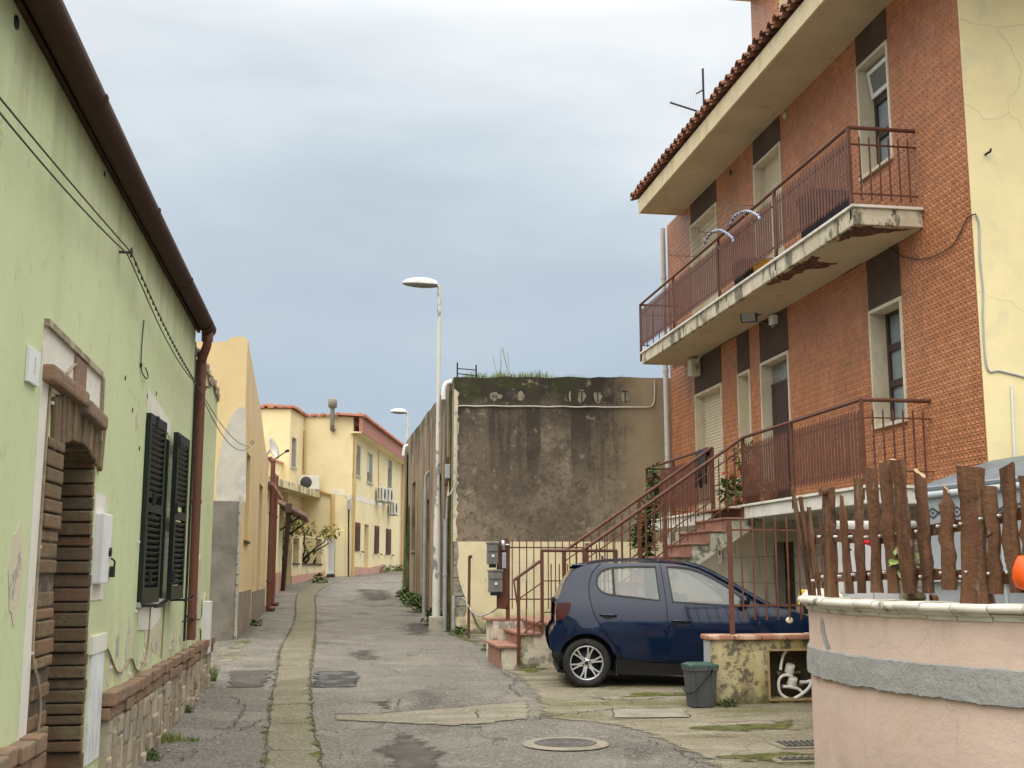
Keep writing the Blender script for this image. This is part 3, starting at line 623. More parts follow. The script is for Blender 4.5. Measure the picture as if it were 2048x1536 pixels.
# scraped patches and filled holes in the render
def blob(cy, cz, ry, rz, n=14, j=.25, d=.003):
    pl_ = [(cy+math.cos(2*math.pi*k/n)*ry*rs.uniform(1-j, 1+j), cz+math.sin(2*math.pi*k/n)*rz*rs.uniform(1-j, 1+j)) for k in range(n)]
    sc = MB(); wall(sc, pl_, [], fnL, -d-rs.uniform(0, .002), .01); sc.build('bare_plaster', scar, GH)
for a in ((5.74, 1.5, .11, .24), (9.97, .98, .22, .14), (8.87, 2.62, .045, .085), (9.0, .98, .1, .16), (10.45, .92, .28, .12), (8.55, .95, .05, .2), (13.55, 1.25, .22, .5), (14.3, .95, .3, .25), (9.9, .8, .25, .06), (11.6, .82, .3, .06), (8.3, .82, .1, .08)): blob(*a)
# slit windows, fixings
hl = MB()
for y, z in ((8.66, 2.66), (8.3, 2.84), (9.3, 2.86), (9.75, 2.95), (9.05, 2.42), (7.2, 3.95)): hl.lathe([(.0, .004), (.018, .004), (.02, 0)], (XL, y, z), (1, 0, 0), 8)
for y, z in ((9.3, 1.75), (9.2, 1.2), (9.4, .95), (8.7, 2.05), (10.9, .9)): pass
hl.lathe([(.0, .01), (.032, .008), (.034, -.02)], (XL, 5.12, 3.93), (1, 0, .0), 12)
hl.build('hole', black_iron, GH)
cl = MB()
for y, z in ((9.2, 1.72), (9.25, 1.2), (8.78, .78), (8.3, .86), (9.1, .75), (11.3, .79), (9.9, .78), (6.14, 1.1), (6.13, 1.62), (6.2, 2.36)): cl.box(XL, XL+.018, y-.014, y+.014, z-.008, z+.008)
cl.build('cable_clip', white_pl, GH)

# tan cables clipped around the door and below the window
cb = MB()
cb.tube(catmull([(XL+.012, 6.75, 2.68), (XL+.014, 6.6, 2.62), (XL+.02, 6.45, 2.56), (XL+.02, 6.3, 2.53), (XL+.02, 6.17, 2.5), (XL+.012, 6.13, 2.38), (XL+.012, 6.12, 1.6), (XL+.012, 6.13, 1.12), (XL+.03, 6.2, .95), (XL+.03, 6.28, .8), (XL+.01, 6.3, .6)], 6), .008, 6)
cb.tube(catmull([(XL+.01, 9.95, 1.24), (XL+.01, 9.93, .98), (XL+.012, 9.86, .82), (XL+.012, 9.6, .74), (XL+.012, 9.35, .76), (XL+.012, 9.1, .86), (XL+.012, 8.75, .80), (XL+.012, 8.5, .82), (XL+.012, 8.15, .98), (XL+.012, 7.85, 1.05)], 6), .008, 6)
cb.tube(catmull([(XL+.01, 10.8, 1.24), (XL+.01, 10.75, .74)], 4), .008, 6)
tag(cb.build('cable', cable_tan), 'tan cable clipped round the brick doorway and below the green shutters', 'cable')
# twin black cable looping along the wall to the yellow house
cb = MB(); hook = Vector((XL+.08, 7.82, 3.62)); a0 = Vector((XL+.06, 3.0, 3.33))
c1 = onX(390, 762, XL+.07); e1 = onY(498, 893, 22.27)
def sag(a, b, s, n=10): return [a.lerp(b, k/n)-Vector((0, 0, s*4*(k/n)*(1-k/n))) for k in range(n+1)]
cb.tube(sag(a0, hook, .02)+sag(hook, c1, .05)[1:]+sag(c1, e1, .16)[1:], .005, 6)
o2 = Vector((.02, 0, -.035))
cb.tube(sag(a0+o2, hook+Vector((0, -.15, -.05)), .06)+sag(hook+Vector((0, .1, -.06)), c1+o2, .1)[1:]+sag(c1+o2, e1+o2*.5, .28)[1:], .005, 6)
for t in np.linspace(.05, .95, 26):
    p = hook.lerp(c1, t)-Vector((0, 0, .05*4*t*(1-t))); cb.tube([p+Vector((0, -.012, 0)), p+Vector((0, .012, -.012))], .009, 5)
cb.tube([hook+Vector((-.09, 0, 0)), hook+Vector((.01, 0, 0))], .01, 6); cb.lathe([(.03, -.008), (.036, 0), (.03, .008), (.024, 0), (.03, -.008)], hook, (1, .2, 0), 12)
cb.lathe([(.03, -.008), (.038, 0), (.03, .008), (.024, 0), (.03, -.008)], e1+Vector((.06, 0, .08)), (0, 1, 0), 12)
tag(cb.build('cable', cable_m), 'twin black cable looping along the green wall to the yellow house', 'cable')
cb = MB(); q = onX(288, 640, XL+.01); cb.tube(catmull([q, onX(283, 700, XL+.012), onX(283, 740, XL+.012), onX(292, 757, XL+.02), onX(296, 752, XL+.02), onX(291, 735, XL+.012)], 6), .005, 5); cb.lathe([(0, .02), (.018, .014), (.018, 0)], onX(280, 730, XL), (1, 0, 0), 8)
tag(cb.build('cable', cable_m), 'short loose wire hanging on the green wall above the shutters', 'cable')
# meter boxes and house-number tile
mt = thing('meter_box', 'white meter box with a dangling padlock beside the brick doorway', 'meter box', (XL, 7.75, 1.4))
MB().box(XL, XL+.006, 7.5, 7.9, 1.32, 1.98).build('backing_plaster', white_old, mt)
MB().bbox(XL+.004, XL+.06, 7.53, 7.80, 1.42, 1.86, .012).build('body', white_pl, mt)
b = MB(); b.lathe([(0, .012), (.03, .012), (.03, 0)], (XL+.06, 7.74, 1.62), (1, 0, 0), 14); b.tube(catmull([(XL+.07, 7.75, 1.58), (XL+.09, 7.77, 1.56), (XL+.085, 7.78, 1.52)], 4), .006, 6); b.bbox(XL+.065, XL+.09, 7.75, 7.81, 1.46, 1.53, .005); b.build('padlock', black_iron, mt)
m2_ = thing('meter_box', 'flush white meter door low on the wall by the brick doorway', 'meter box', (XL, 7.9, .6))
MB().box(XL, XL+.012, 7.62, 8.03, .32, 1.0).build('door', mat('chalky_white', (.66, .68, .68), .7, [dict(col=(.42, .42, .42), scale=9, lo=.5, hi=.62, amt=.6, st=(1, 1, .4))], vary=.1), m2_)
MB().box(XL, XL+.02, 7.58, 8.06, .99, 1.1).build('lintel', white_old, m2_)
nm = thing('number_tile', 'small white number tile on the green wall beside the brick doorway', 'house number', (XL, 5.76, 2.48))
MB().bbox(XL, XL+.02, 5.67, 5.87, 2.39, 2.56, .004).build('tile', white_pl, nm)
b = MB(); b.bar((XL+.021, 5.77, 2.44), (XL+.021, 5.77, 2.52), .008, .002); b.build('numeral', grey_pl, nm)
m3_ = thing('meter_box', 'narrow white box standing at the end of the green wall past the downpipe', 'meter box', (XL, 14.2, .7))
MB().bbox(XL, XL+.09, 14.05, 14.3, .55, 1.15, .008).build('body', white_pl, m3_)
# ================================================================== apartment house on the right (street wall on X = XF)
XF, XB = 6.93, 6.05                     # facade, balcony edge
ZF1, ZF2, ZS = 2.47, 5.80, 8.76         # balcony floors, soffit
YC, YE = 11.31, 22.85                   # near corner, far end
def tilemat(name, ux):
    m = mat(name, (.545, .217, .094), .36, [dict(col=(.61, .265, .128), scale=1.2, lo=.4, hi=.7, amt=.6), dict(col=(.52, .19, .08), scale=6, lo=.52, hi=.68, amt=.6), dict(col=(.36, .155, .075), scale=.9, lo=.5, hi=.68, amt=.5, st=(1, 1, .35), det=9)], [], spec=.45, vary=.08, vscale=8, rvar=.08)
    t = m.node_tree; N = t.nodes; L = t.links; b = N['Principled BSDF']
    co = N.new('ShaderNodeTexCoord'); sp = N.new('ShaderNodeSeparateXYZ'); L.new(co.outputs['Object'], sp.inputs[0])
    def mth(op, a, bb=None, c=None):
        n = N.new('ShaderNodeMath'); n.operation = op
        for i, q in enumerate((a, bb, c)):
            if q is None: continue
            if hasattr(q, 'node'): L.new(q, n.inputs[i])
            else: n.inputs[i].default_value = q
        return n.outputs[0]
    P = .088
    u = mth('MULTIPLY', sp.outputs[ux], 1/P); v = mth('MULTIPLY', sp.outputs[2], 1/P)
    fu, fv = mth('FRACT', u), mth('FRACT', v)
    au = mth('ABSOLUTE', mth('SUBTRACT', fu, .5)); av = mth('ABSOLUTE', mth('SUBTRACT', fv, .5))
    d = mth('MULTIPLY', mth('MAXIMUM', au, av), 2)
    rp = N.new('ShaderNodeValToRGB'); rp.color_ramp.elements[0].position = 0; rp.color_ramp.elements[0].color = (.0, .0, .0, 1); rp.color_ramp.elements[1].position = .98; rp.color_ramp.elements[1].color = (0, 0, 0, 1)
    for p_, c_ in ((.62, 1.0), (.66, 1.0), (.86, .98), (.93, .35)):
        e = rp.color_ramp.elements.new(p_); e.color = (c_, c_, c_, 1)
    L.new(d, rp.inputs[0])
    hu = mth('MULTIPLY_ADD', mth('MULTIPLY', fv, fu), .5, rp.outputs[0])
    bp = N.new('ShaderNodeBump'); bp.inputs['Strength'].default_value = 1.0; bp.inputs['Distance'].default_value = .026; L.new(hu, bp.inputs['Height']); L.new(bp.outputs[0], b.inputs['Normal'])
    # recesses are darker and rims paler, joints are greyer
    src = b.inputs['Base Color'].links[0].from_socket
    wnz = N.new('ShaderNodeTexWhiteNoise'); wnz.noise_dimensions = '2D'; cb_ = N.new('ShaderNodeCombineXYZ'); L.new(mth('FLOOR', u), cb_.inputs[0]); L.new(mth('FLOOR', v), cb_.inputs[1]); L.new(cb_.outputs[0], wnz.inputs['Vector'])
    r2 = N.new('ShaderNodeValToRGB'); r2.color_ramp.elements[0].position = 0; r2.color_ramp.elements[0].color = (.86, .83, .79, 1); r2.color_ramp.elements[1].position = .96; r2.color_ramp.elements[1].color = (.66, .63, .58, 1)
    for p_, c_ in ((.4, .86), (.58, .88), (.66, 1.05), (.86, 1.04), (.93, .86)):
        e = r2.color_ramp.elements.new(p_); e.color = (c_, c_, c_, 1)
    L.new(d, r2.inputs[0])
    x = N.new('ShaderNodeMix'); x.data_type = 'RGBA'; x.blend_type = 'MULTIPLY'; x.inputs[0].default_value = 1; L.new(src, x.inputs[6]); L.new(r2.outputs[0], x.inputs[7])
    x2 = N.new('ShaderNodeMix'); x2.data_type = 'RGBA'; x2.blend_type = 'MULTIPLY'; x2.inputs[0].default_value = 1; L.new(x.outputs[2], x2.inputs[6])
    r3 = N.new('ShaderNodeMapRange'); L.new(wnz.outputs['Value'], r3.inputs[0]); r3.inputs[3].default_value = .86; r3.inputs[4].default_value = 1.12; L.new(r3.outputs[0], x2.inputs[7])
    L.new(x2.outputs[2], b.inputs['Base Color']); return m
tiles = tilemat('embossed_tiles', 1)
yellow_end = mat('yellow_render', (.80, .685, .385), .9, [dict(col=(.76, .63, .33), scale=1.2, lo=.45, hi=.7, amt=.6, st=(1, 1, .6)), dict(col=(.60, .54, .40), scale=2.6, lo=.54, hi=.66, amt=.5, xg=(7.6, 7.0), wob=.4, det=10), dict(col=(.45, .40, .28), vor=1, scale=.35, lo=.0006, hi=.003, amt=.45, warp=1.2), dict(col=(.78, .68, .40), scale=2.5, lo=.55, hi=.7, amt=.5)], [(30, .3, .008), (5, .2, .02)], vary=.05, vscale=1.5)
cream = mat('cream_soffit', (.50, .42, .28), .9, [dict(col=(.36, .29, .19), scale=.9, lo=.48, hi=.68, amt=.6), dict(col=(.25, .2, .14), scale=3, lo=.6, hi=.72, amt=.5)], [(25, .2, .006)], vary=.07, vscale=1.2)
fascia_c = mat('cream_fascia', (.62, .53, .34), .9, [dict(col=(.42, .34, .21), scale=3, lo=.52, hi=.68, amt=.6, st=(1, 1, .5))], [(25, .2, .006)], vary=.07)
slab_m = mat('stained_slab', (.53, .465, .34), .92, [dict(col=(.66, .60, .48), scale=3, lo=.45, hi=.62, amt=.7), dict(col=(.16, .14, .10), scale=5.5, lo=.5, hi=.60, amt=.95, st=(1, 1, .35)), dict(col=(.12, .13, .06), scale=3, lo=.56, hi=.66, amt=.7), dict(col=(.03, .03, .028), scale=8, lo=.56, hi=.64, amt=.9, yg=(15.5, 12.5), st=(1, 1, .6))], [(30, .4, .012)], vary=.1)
marble = mat('travertine', (.60, .535, .40), .55, [dict(col=(.45, .39, .27), scale=4, lo=.45, hi=.65, amt=.6, st=(1, 1, .4)), dict(col=(.33, .28, .2), scale=14, lo=.6, hi=.7, amt=.5)], [], vary=.07, vscale=3)
white_marble = mat('white_marble', (.68, .66, .58), .6, [dict(col=(.48, .44, .35), scale=4, lo=.52, hi=.66, amt=.6, st=(1, 1, .5)), dict(col=(.25, .24, .12), scale=2.2, lo=.62, hi=.7, amt=.8, st=(1, 2.5, .2))], [], vary=.06)
panel_m = mat('brown_panel', (.065, .040, .027), .8, [dict(col=(.095, .063, .045), scale=1.5, lo=.45, hi=.65, amt=.6), dict(col=(.17, .12, .09), scale=6, lo=.62, hi=.72, amt=.3)], [(90, .2, .003)], vary=.06)
rail_m = mat('rusty_brown_paint', (.115, .045, .026), .6, [dict(col=(.18, .065, .04), scale=9, lo=.5, hi=.66, amt=.7), dict(col=(.09, .03, .02), scale=4, lo=.5, hi=.66, amt=.6)], [(60, .2, .002)], spec=.35, vary=.1, vscale=6)
frame_m = mat('dark_window_frame', (.05, .027, .022), .5, spec=.4)
frost = mat('frosted_glass', (.20, .245, .26), .22, [dict(col=(.28, .32, .33), scale=1.5, lo=.45, hi=.65, amt=.5)], [(220, .15, .002)], spec=.6, vary=.04)
roller = mat('roller_shutter', (.60, .52, .37), .6, [dict(col=(.48, .41, .28), scale=3, lo=.5, hi=.66, amt=.5)], spec=.3)
stonecl = mat('stone_cladding', (.47, .435, .36), .7, [dict(col=(.38, .34, .26), scale=2.2, lo=.45, hi=.65, amt=.6), dict(col=(.55, .52, .44), scale=9, lo=.56, hi=.68, amt=.5)], vary=.06)
spall = mat('spalled_core', (.10, .055, .035), .95, [dict(col=(.22, .10, .06), scale=9, lo=.48, hi=.6, amt=.8), dict(col=(.05, .035, .025), scale=14, lo=.5, hi=.62, amt=.8)], [(30, .8, .03)], vary=.2)
terra = mat('terracotta', (.27, .138, .095), .8, [dict(col=(.36, .20, .145), scale=5, lo=.48, hi=.64, amt=.7), dict(col=(.25, .12, .08), scale=8, lo=.56, hi=.7, amt=.6)], [(50, .25, .004)], vary=.1, vscale=5)
alu = mat('aluminium', (.55, .56, .57), .35, metal=.8)

AP = thing('apartment_house', 'tall house clad in embossed orange brown tiles with two balconies and a tiled roof', 'house', (XF, 16, 0))
fnR = lambda u, v, d: Vector((XF+d, u, v))           # (y, z, depth into the wall)
COL = dict(A=(13.01, 13.84), B=(16.60, 17.74), N=(18.27, 18.82), C=(19.70, 21.20))
opens = []
UH, LH = 8.23, 4.84
op = [('A', 6.68, UH, 'win'), ('B', ZF2+.01, UH, 'roll'), ('C', ZF2+.01, UH, 'roll'), ('A', 3.33, LH, 'win'), ('B', ZF1+.01, LH, 'door'), ('N', 3.30, LH, 'roll'), ('C', ZF1+.01, LH, 'roll')]
holes = [rect(COL[c][0], COL[c][1], z0, z1) for c, z0, z1, k in op]
mb = wall(MB(), rect(YC, YE, ZF1-.06, ZS), holes, fnR, 0, .35)
mb.build('tile_wall', tiles, AP)
# yellow end wall, rear, roof slab
mb = MB(); mb.box(XF-.012, 15, YC-.014, YC-.002, -.3, 12.5); mb.build('end_wall', yellow_end, AP)
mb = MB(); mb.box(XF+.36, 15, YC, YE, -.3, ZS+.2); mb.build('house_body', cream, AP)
# ground floor: stone cladding with a dark doorway behind the car
mb = wall(MB(), rect(YC, YE, -.3, ZF1-.06), [rect(14.05, 15.1, -.3, 1.98), rect(16.75, 17.55, -.3, 1.95)], fnR, .03, .3); mb.build('ground_floor_wall', stonecl, AP)
jn = MB()
for k in range(9): jn.box(XF+.026, XF+.031, YC+.02, 20, k*.42+.05-.005, k*.42+.05+.005) if k*.42+.05 < 2.3 else None
for k in range(7):
    y = YC+.3
    while y < 19.5:
        yy = y+(.31 if k % 2 else 0)
        if not (14.0 < yy < 15.15): jn.box(XF+.026, XF+.031, yy-.004, yy+.004, k*.42+.05-.36, min(k*.42+.05, 2.4))
        y += .62+.2*((int(y*7)) % 2)
jn.build('cladding_joint', mat('joint_grey', (.2, .17, .13), .95), AP)
for y0, y1, z1 in ((14.05, 15.1, 1.98), (16.75, 17.55, 1.95)):
    MB().box(XF+.2, XF+.26, y0, y1, -.3, z1).build('ground_floor_door', dark_door if y0 > 16 else black_iron, AP)
b = MB(); b.box(XF-.02, XF+.03, 15.45, 15.62, 1.72, 1.95); b.build('vent', mat('vent_brown', (.12, .07, .04), .8), AP)
# windows and doors with travertine reveals
for c, z0, z1, kind in op:
    y0, y1 = COL[c]
    nm_ = {'win': 'window', 'roll': 'shutter_window', 'door': 'door'}[kind]
    fr = MB()
    for a, b_, cc, d_ in ((y0-.025, y0+.02, z0, z1+.025), (y1-.02, y1+.025, z0, z1+.025), (y0+.02, y1-.02, z1-.02, z1+.025)): fr.box(XF-.018, XF+.24, a, b_, cc, d_)
    if kind == 'win' or c == 'N': fr.box(XF-.045, XF+.24, y0-.03, y1+.03, z0-.03, z0+.012)
    w_ = fr.build(nm_, marble, AP)
    yi0, yi1 = y0+.02, y1-.02
    if kind == 'win':
        f_ = MB(); zs = [z0+.012, z0+.55*(z1-z0)/1.5, z0+1.02*(z1-z0)/1.5, z1-.02]
        for a, b_ in ((yi0, yi0+.055), (yi1-.055, yi1)): f_.box(XF+.2, XF+.26, a, b_, z0, z1-.02)
        for q in zs: f_.box(XF+.2, XF+.26, yi0+.055, yi1-.055, max(q-.045, z0), min(q+.045, z1-.02))
        f_.build('frame', frame_m, w_)
        MB().box(XF+.235, XF+.245, yi0+.05, yi1-.05, z0+.02, z1-.06).build('pane', frost, w_)
        if z0 > 5:
            Mx = Matrix.Translation((XF+.2, 0, zs[2]+.06)) @ Matrix.Rotation(R(-9), 4, 'Y') @ Matrix.Translation((-XF-.2, 0, -zs[2]-.06)); t_ = MB()
            for a, b_, cc, d_ in ((yi0+.02, yi0+.075, zs[2]+.06, zs[3]-.04), (yi1-.075, yi1-.02, zs[2]+.06, zs[3]-.04), (yi0+.075, yi1-.075, zs[2]+.06, zs[2]+.115), (yi0+.075, yi1-.075, zs[3]-.095, zs[3]-.04)): t_.box(XF+.16, XF+.2, a, b_, cc, d_, Mx)
            sh_ = t_.build('open_sash', white_pl, w_); MB().box(XF+.175, XF+.185, yi0+.06, yi1-.06, zs[2]+.1, zs[3]-.08, Mx).build('sash_pane', frost, sh_) if False else None
            MB().box(XF+.175, XF+.185, yi0+.06, yi1-.06, zs[2]+.1, zs[3]-.08, Mx).build('sash_pane', mat('insect_screen', (.16, .16, .13), .8), w_)
    elif kind == 'roll':
        rl = MB(); z = z0; hh = .058; zlow = z0 if z0 < 5 or True else z0
        while z < z1-.03:
            pr = [(0, 0), (-.008, .012), (-.011, .029), (-.008, .046), (0, hh-.004)]
            v = [(XF+.17+x_, yy, z+zz_) for yy in (yi0, yi1) for x_, zz_ in pr]; n = len(pr)
            rl.add(v, [(k, k+1, n+k+1, n+k) for k in range(n-1)]); z += hh
        rl.box(XF+.172, XF+.18, yi0, yi1, z0, z1)
        rl.build('roller_shutter', roller, w_)
    else:
        d_ = MB(); d_.box(XF+.16, XF+.2, yi0, yi1, z0, z1-.36)
        k = yi0+.03
        while k < yi1-.03: d_.box(XF+.145, XF+.16, k, k+.075, z0+.05, z1-.42); k += .088
        lf = d_.build('leaf', frame_m, w_)
        h_ = MB(); h_.tube([(XF+.145, yi0+.1, z0+1.0), (XF+.11, yi0+.1, z0+1.0), (XF+.11, yi0+.2, z0+1.0)], .012, 6); h_.build('handle', black_iron, w_)
        MB().box(XF+.18, XF+.19, yi0, yi1, z1-.33, z1-.03).build('transom_pane', mat('reeded_glass', (.16, .17, .15), .3, [dict(col=(.3, .3, .26), scale=14, lo=.45, hi=.6, amt=.6)], spec=.5), w_)
        fm = MB(); fm.box(XF+.15, XF+.21, yi0, yi1, z1-.38, z1-.33); fm.build('transom_bar', frame_m, w_)
# dark panels above each opening
for c, za, zb in (('A', UH+.03, ZS-.005), ('B', UH+.03, ZS-.005), ('C', UH+.03, ZS-.005), ('A', LH+.03, 5.58), ('B', LH+.03, 5.58), ('N', LH+.03, 5.58), ('C', LH+.03, 5.58)): MB().box(XF-.008, XF+.02, COL[c][0]-.02, COL[c][1]+.02, za, zb).build('brown_panel', panel_m, AP)
# roof overhang: soffit box and fascia, barrel tiles
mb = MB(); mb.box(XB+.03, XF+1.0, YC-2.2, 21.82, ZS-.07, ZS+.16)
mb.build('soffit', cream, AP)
mb = MB(); mb.box(XB-.01, XB+.029, YC-2.2, 21.85, ZS-.085, ZS+.215); mb.box(XB+.029, XF+1.0, 21.821, 21.86, ZS-.085, ZS+.2); mb.build('fascia', fascia_c, AP)
tl = MB(); y = YC-2.1; n = 7; slope = .30
while y < 22.05:
    x0, z0 = XB-.13+rnd.uniform(-.015, .015), ZS+.31+rnd.uniform(-.008, .01); x1 = 11.5; z1 = z0+(x1-x0)*slope
    def arc(r_, up, yy, xx, zz): return [(xx, yy-math.cos(math.pi*a/n)*r_, zz+up*math.sin(math.pi*a/n)*r_*.95) for a in range(n+1)]
    for (yy, up, r_, dx, dz) in ((y, 1, .083, 0, 0), (y+.125, -1, .075, .035, .01)):
        A = arc(r_, up, yy, x0+dx, z0+dz); B = arc(r_, up, yy, x1, z1+dz); A2 = arc(r_-.017, up, yy, x0+dx, z0+dz); B2 = arc(r_-.017, up, yy, x0+dx+.5, z0+dz+.5*slope)
        tl.add(A+B, [(k, k+1, n+2+k, n+1+k) for k in range(n)], True); tl.add(A2+B2, [(k, n+1+k, n+2+k, k+1) for k in range(n)], True)
        tl.add(A+A2, [(k, n+1+k, n+2+k, k+1) for k in range(n)])
    y += .25
tl.build('roof', roof_t, AP, fix=False)
mb = MB(); mb.add([(XB+.02, YC-2.2, ZS+.23), (XB+.02, 22.0, ZS+.23), (11.5, 22.0, ZS+.23+5.4*slope), (11.5, YC-2.2, ZS+.23+5.4*slope), (11.5, 22.0, ZS+.1), (XB+.03, 22.0, ZS+.17)], [(0, 1, 2, 3), (1, 5, 4, 2)]); mb.build('roof_bed', mortar_m, AP)
# stair tower above the roof
p1 = onX(1558, 60, 8.35); yT = p1.y
mb = MB(); mb.box(8.35, 10.8, yT+.012, yT+1.42, 9.0, 13.2); tw = mb.build('roof_tower', tiles, AP)
mb = MB(); mb.box(8.37, 10.8, yT-.01, yT+.01, 9, 13.2); mb.box(8.66, 8.75, yT-.03, yT-.011, 9, 13.2); mb.build('tower_front', cream, tw)
MB().box(8.76, 9.6, yT-.02, yT-.0105, 9, 13.2).build('tower_window', frame_m, tw)
e_ = onX(1470, -14, 7.9); MB().box(7.9, 11.2, yT-.1, max(e_.y, yT+1.5), e_.z+.05, e_.z+.25).build('tower_roof', fascia_c, tw)
# balconies
def slab(name, y0, y1, zt, th, m=slab_m):
    o = MB().bbox(XB, XF-.005, y0, y1, zt-th, zt-.035, .012).build(name, m, AP)
    t_ = MB().bbox(XB-.035, XF-.005, y0-.035, y1+.035, zt-.034, zt, .006); t_.build('marble_edge', white_marble, o); return o
YR, YL = 12.36, 21.85
bu = slab('balcony', YR, YL, ZF2, .24)
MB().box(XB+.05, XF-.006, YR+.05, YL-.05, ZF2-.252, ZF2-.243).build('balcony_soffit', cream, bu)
# spalled corner under the balcony
def flat_blob(outline, z, th, m, name, par, jag=.03):
    o_ = wander(outline+[outline[0]], .06, jag)[:-1]; P, T = cdt([(p.x, p.y) for p in o_]); b = MB(); b.add([(x, y_, z) for x, y_ in P], T); b.add([(p.x, p.y, z+q) for q in (0, th) for p in o_], [(i, (i+1) % len(o_), len(o_)+(i+1) % len(o_), len(o_)+i) for i in range(len(o_))]); return b.build(name, m, par)
flat_blob([(6.1, 12.42), (6.8, 12.42), (6.55, 12.62), (6.3, 12.8), (6.1, 13.1)], ZF2-.257, .01, spall, 'spalled_patch', bu, .02)
flat_blob([(6.12, 13.7), (6.4, 14.0), (6.62, 14.0), (6.5, 14.25), (6.3, 14.35), (6.28, 14.9), (6.1, 15.3)], ZF2-.257, .01, spall, 'spalled_patch', bu, .03)
bl1 = slab('balcony', YR, 16.37, ZF1, .21, white_marble); bl2 = slab('balcony', 16.37+.036, 21.8, ZF1-.002, .21, white_marble)
# railings
def railing_long(name, par, y0, y1, zf, posts, dense=(), sparse=()):
    b = MB(); x = XB+.02; zr = zf+1.0
    b.tube([(x, y0, zr), (x, y1, zr)], .024, 10)
    for y in posts: b.bar((x, y, zf-.16), (x, y, zr), .04, .04)
    zb, zt = zf+.19, zf+.83
    b.bar((x, y0, zb), (x, y1, zb), .03, .012); b.bar((x, y0, zt-.04), (x, y1, zt-.04), .03, .012)
    o = b.build(name, rail_m, par)
    s_ = MB(); y = y0+.06
    while y < y1-.05:
        if all(abs(y-p) > .045 for p in posts):
            zb2, zt2 = zf+.115+rnd.uniform(-.006, .006), zf+.875+rnd.uniform(-.006, .006); w = .0305
            xx = x-.02; dx = .006
            v = []
            for xq in (xx-dx/2, xx+dx/2): v += [(xq, y-w, zb2+.03), (xq, y+w, zb2-.02), (xq, y+w, zt2-.03), (xq, y-w, zt2+.02)]
            s_.add(v, [(0, 1, 2, 3), (7, 6, 5, 4), (0, 4, 5, 1), (1, 5, 6, 2), (2, 6, 7, 3), (3, 7, 4, 0)])
        y += .09
    so_ = s_.build('slats', rail_m, par); return o
def railing_end(par, y, zf, sgn=1):
    b = MB(); zr = zf+1.0
    b.tube([(XB+.02, y, zr), (XF+.01, y, zr)], .024, 10)
    for z in (zf+.17, zf+.79): b.bar((XB+.02, y, z), (XF+.01, y, z), .03, .014)
    for k in range(6):
        xx = XB+.15+k*.125; b.bar((xx, y-.012, zf+.09), (xx, y-.012, zf+.87), .016, .016)
        b.add([(xx-.008, y-.02, zf+.87), (xx+.008, y-.02, zf+.87), (xx+.008, y-.004, zf+.87), (xx-.008, y-.004, zf+.87), (xx, y-.012, zf+.9)], [(0, 1, 4), (1, 2, 4), (2, 3, 4), (3, 0, 4)])
    b.build('end_railing', rail_m, par)
pu = [onX(px, py, XB+.02).y for px, py in ((1698, 300), (1549, 420), (1437, 520), (1347, 600), (1281, 640))]
railing_long('railing', bu, pu[0], pu[-1], ZF2, pu); railing_end(bu, pu[0], ZF2)
railing_end(bu, pu[-1], ZF2)
pl_ = [onX(px, py, XB+.02).y for px, py in ((1724, 840), (1583, 880), (1486, 920))]
railing_long('railing', bl1, pl_[0], pl_[-1], ZF1, pl_); railing_end(bl1, pl_[0], ZF1)
p2 = [17.82, onX(1347, 950, XB+.02).y, 21.72]
railing_long('railing', bl2, 17.82, 21.72, ZF1, p2); railing_end(bl2, 21.72, ZF1)
# grey rainwater pipe at the far end of the facade
b = MB(); px_ = XF-.09; py_ = YE+.02
b.tube([(px_, py_, 8.7), (px_, py_, .1)], .055, 10)
for z in (7.6, 5.6, 3.7, 1.8): b.tube([(px_, py_, z), (px_, py_, z+.06)], .065, 10)
b.build('rain_pipe', mat('grey_pvc', (.52, .51, .47), .5, [dict(col=(.4, .38, .33), scale=5, lo=.5, hi=.65, amt=.5)]), AP)
# flood lamp, junction box, camera under the balcony, facade cables
fl = thing('flood_lamp', 'square black floodlight under the upper balcony', 'floodlight', onY(1497, 632, 16.75))
c = onX(1497, 632, XF-.42); Mx = Matrix.Translation(c) @ Matrix.Rotation(R(-28), 4, 'Z') @ Matrix.Rotation(R(35), 4, 'X')
fl.location = c
MB().bbox(-.13, .13, -.02, .07, -.11, .11, .015, Mx).build('housing', black_iron, fl); MB().box(-.105, .105, -.026, -.018, -.085, .085, Mx).build('glass', mat('lamp_glass', (.33, .35, .35), .15, spec=.6), fl)
b = MB(); b.bar(c+Vector((.02, .05, .05)), (c.x+.06, c.y+.1, ZF2-.25), .03, .03); b.bar(c, c+Vector((.4, .05, .08)), .03, .03); b.build('bracket', black_iron, fl)
c = onX(1546, 640, XF-.05); jb = thing('junction_box', 'small white junction box on the brown panel beside the floodlight', 'junction box', c)
MB().bbox(c.x-.04, c.x+.05, c.y-.09, c.y+.09, c.z-.07, c.z+.07, .01).build('box', white_pl, jb)
b = MB(); b.tube([(c.x, c.y+.05, c.z-.07), (c.x, c.y+.05, c.z-.11)], .012, 6); b.tube([(c.x, c.y-.03, c.z-.07), (c.x, c.y-.03, c.z-.11)], .012, 6); b.build('cable_gland', grey_pl, jb)
c = onX(1388, 735, XF-.12); sc_ = thing('security_siren', 'white alarm siren box high on the tiled wall below the upper balcony', 'alarm box', c)
b = MB(); b.bbox(c.x-.1, c.x+.1, c.y-.12, c.y+.12, c.z-.17, c.z+.15, .03); b.build('body', mat('ivory', (.6, .56, .44), .5), sc_)
b = MB(); b.lathe([(0, .05), (.05, .05), (.06, 0)], (c.x-.02, c.y-.12, c.z-.02), (0, -1, 0), 14); b.build('lens', mat('ivory_dark', (.42, .36, .2), .4), sc_)
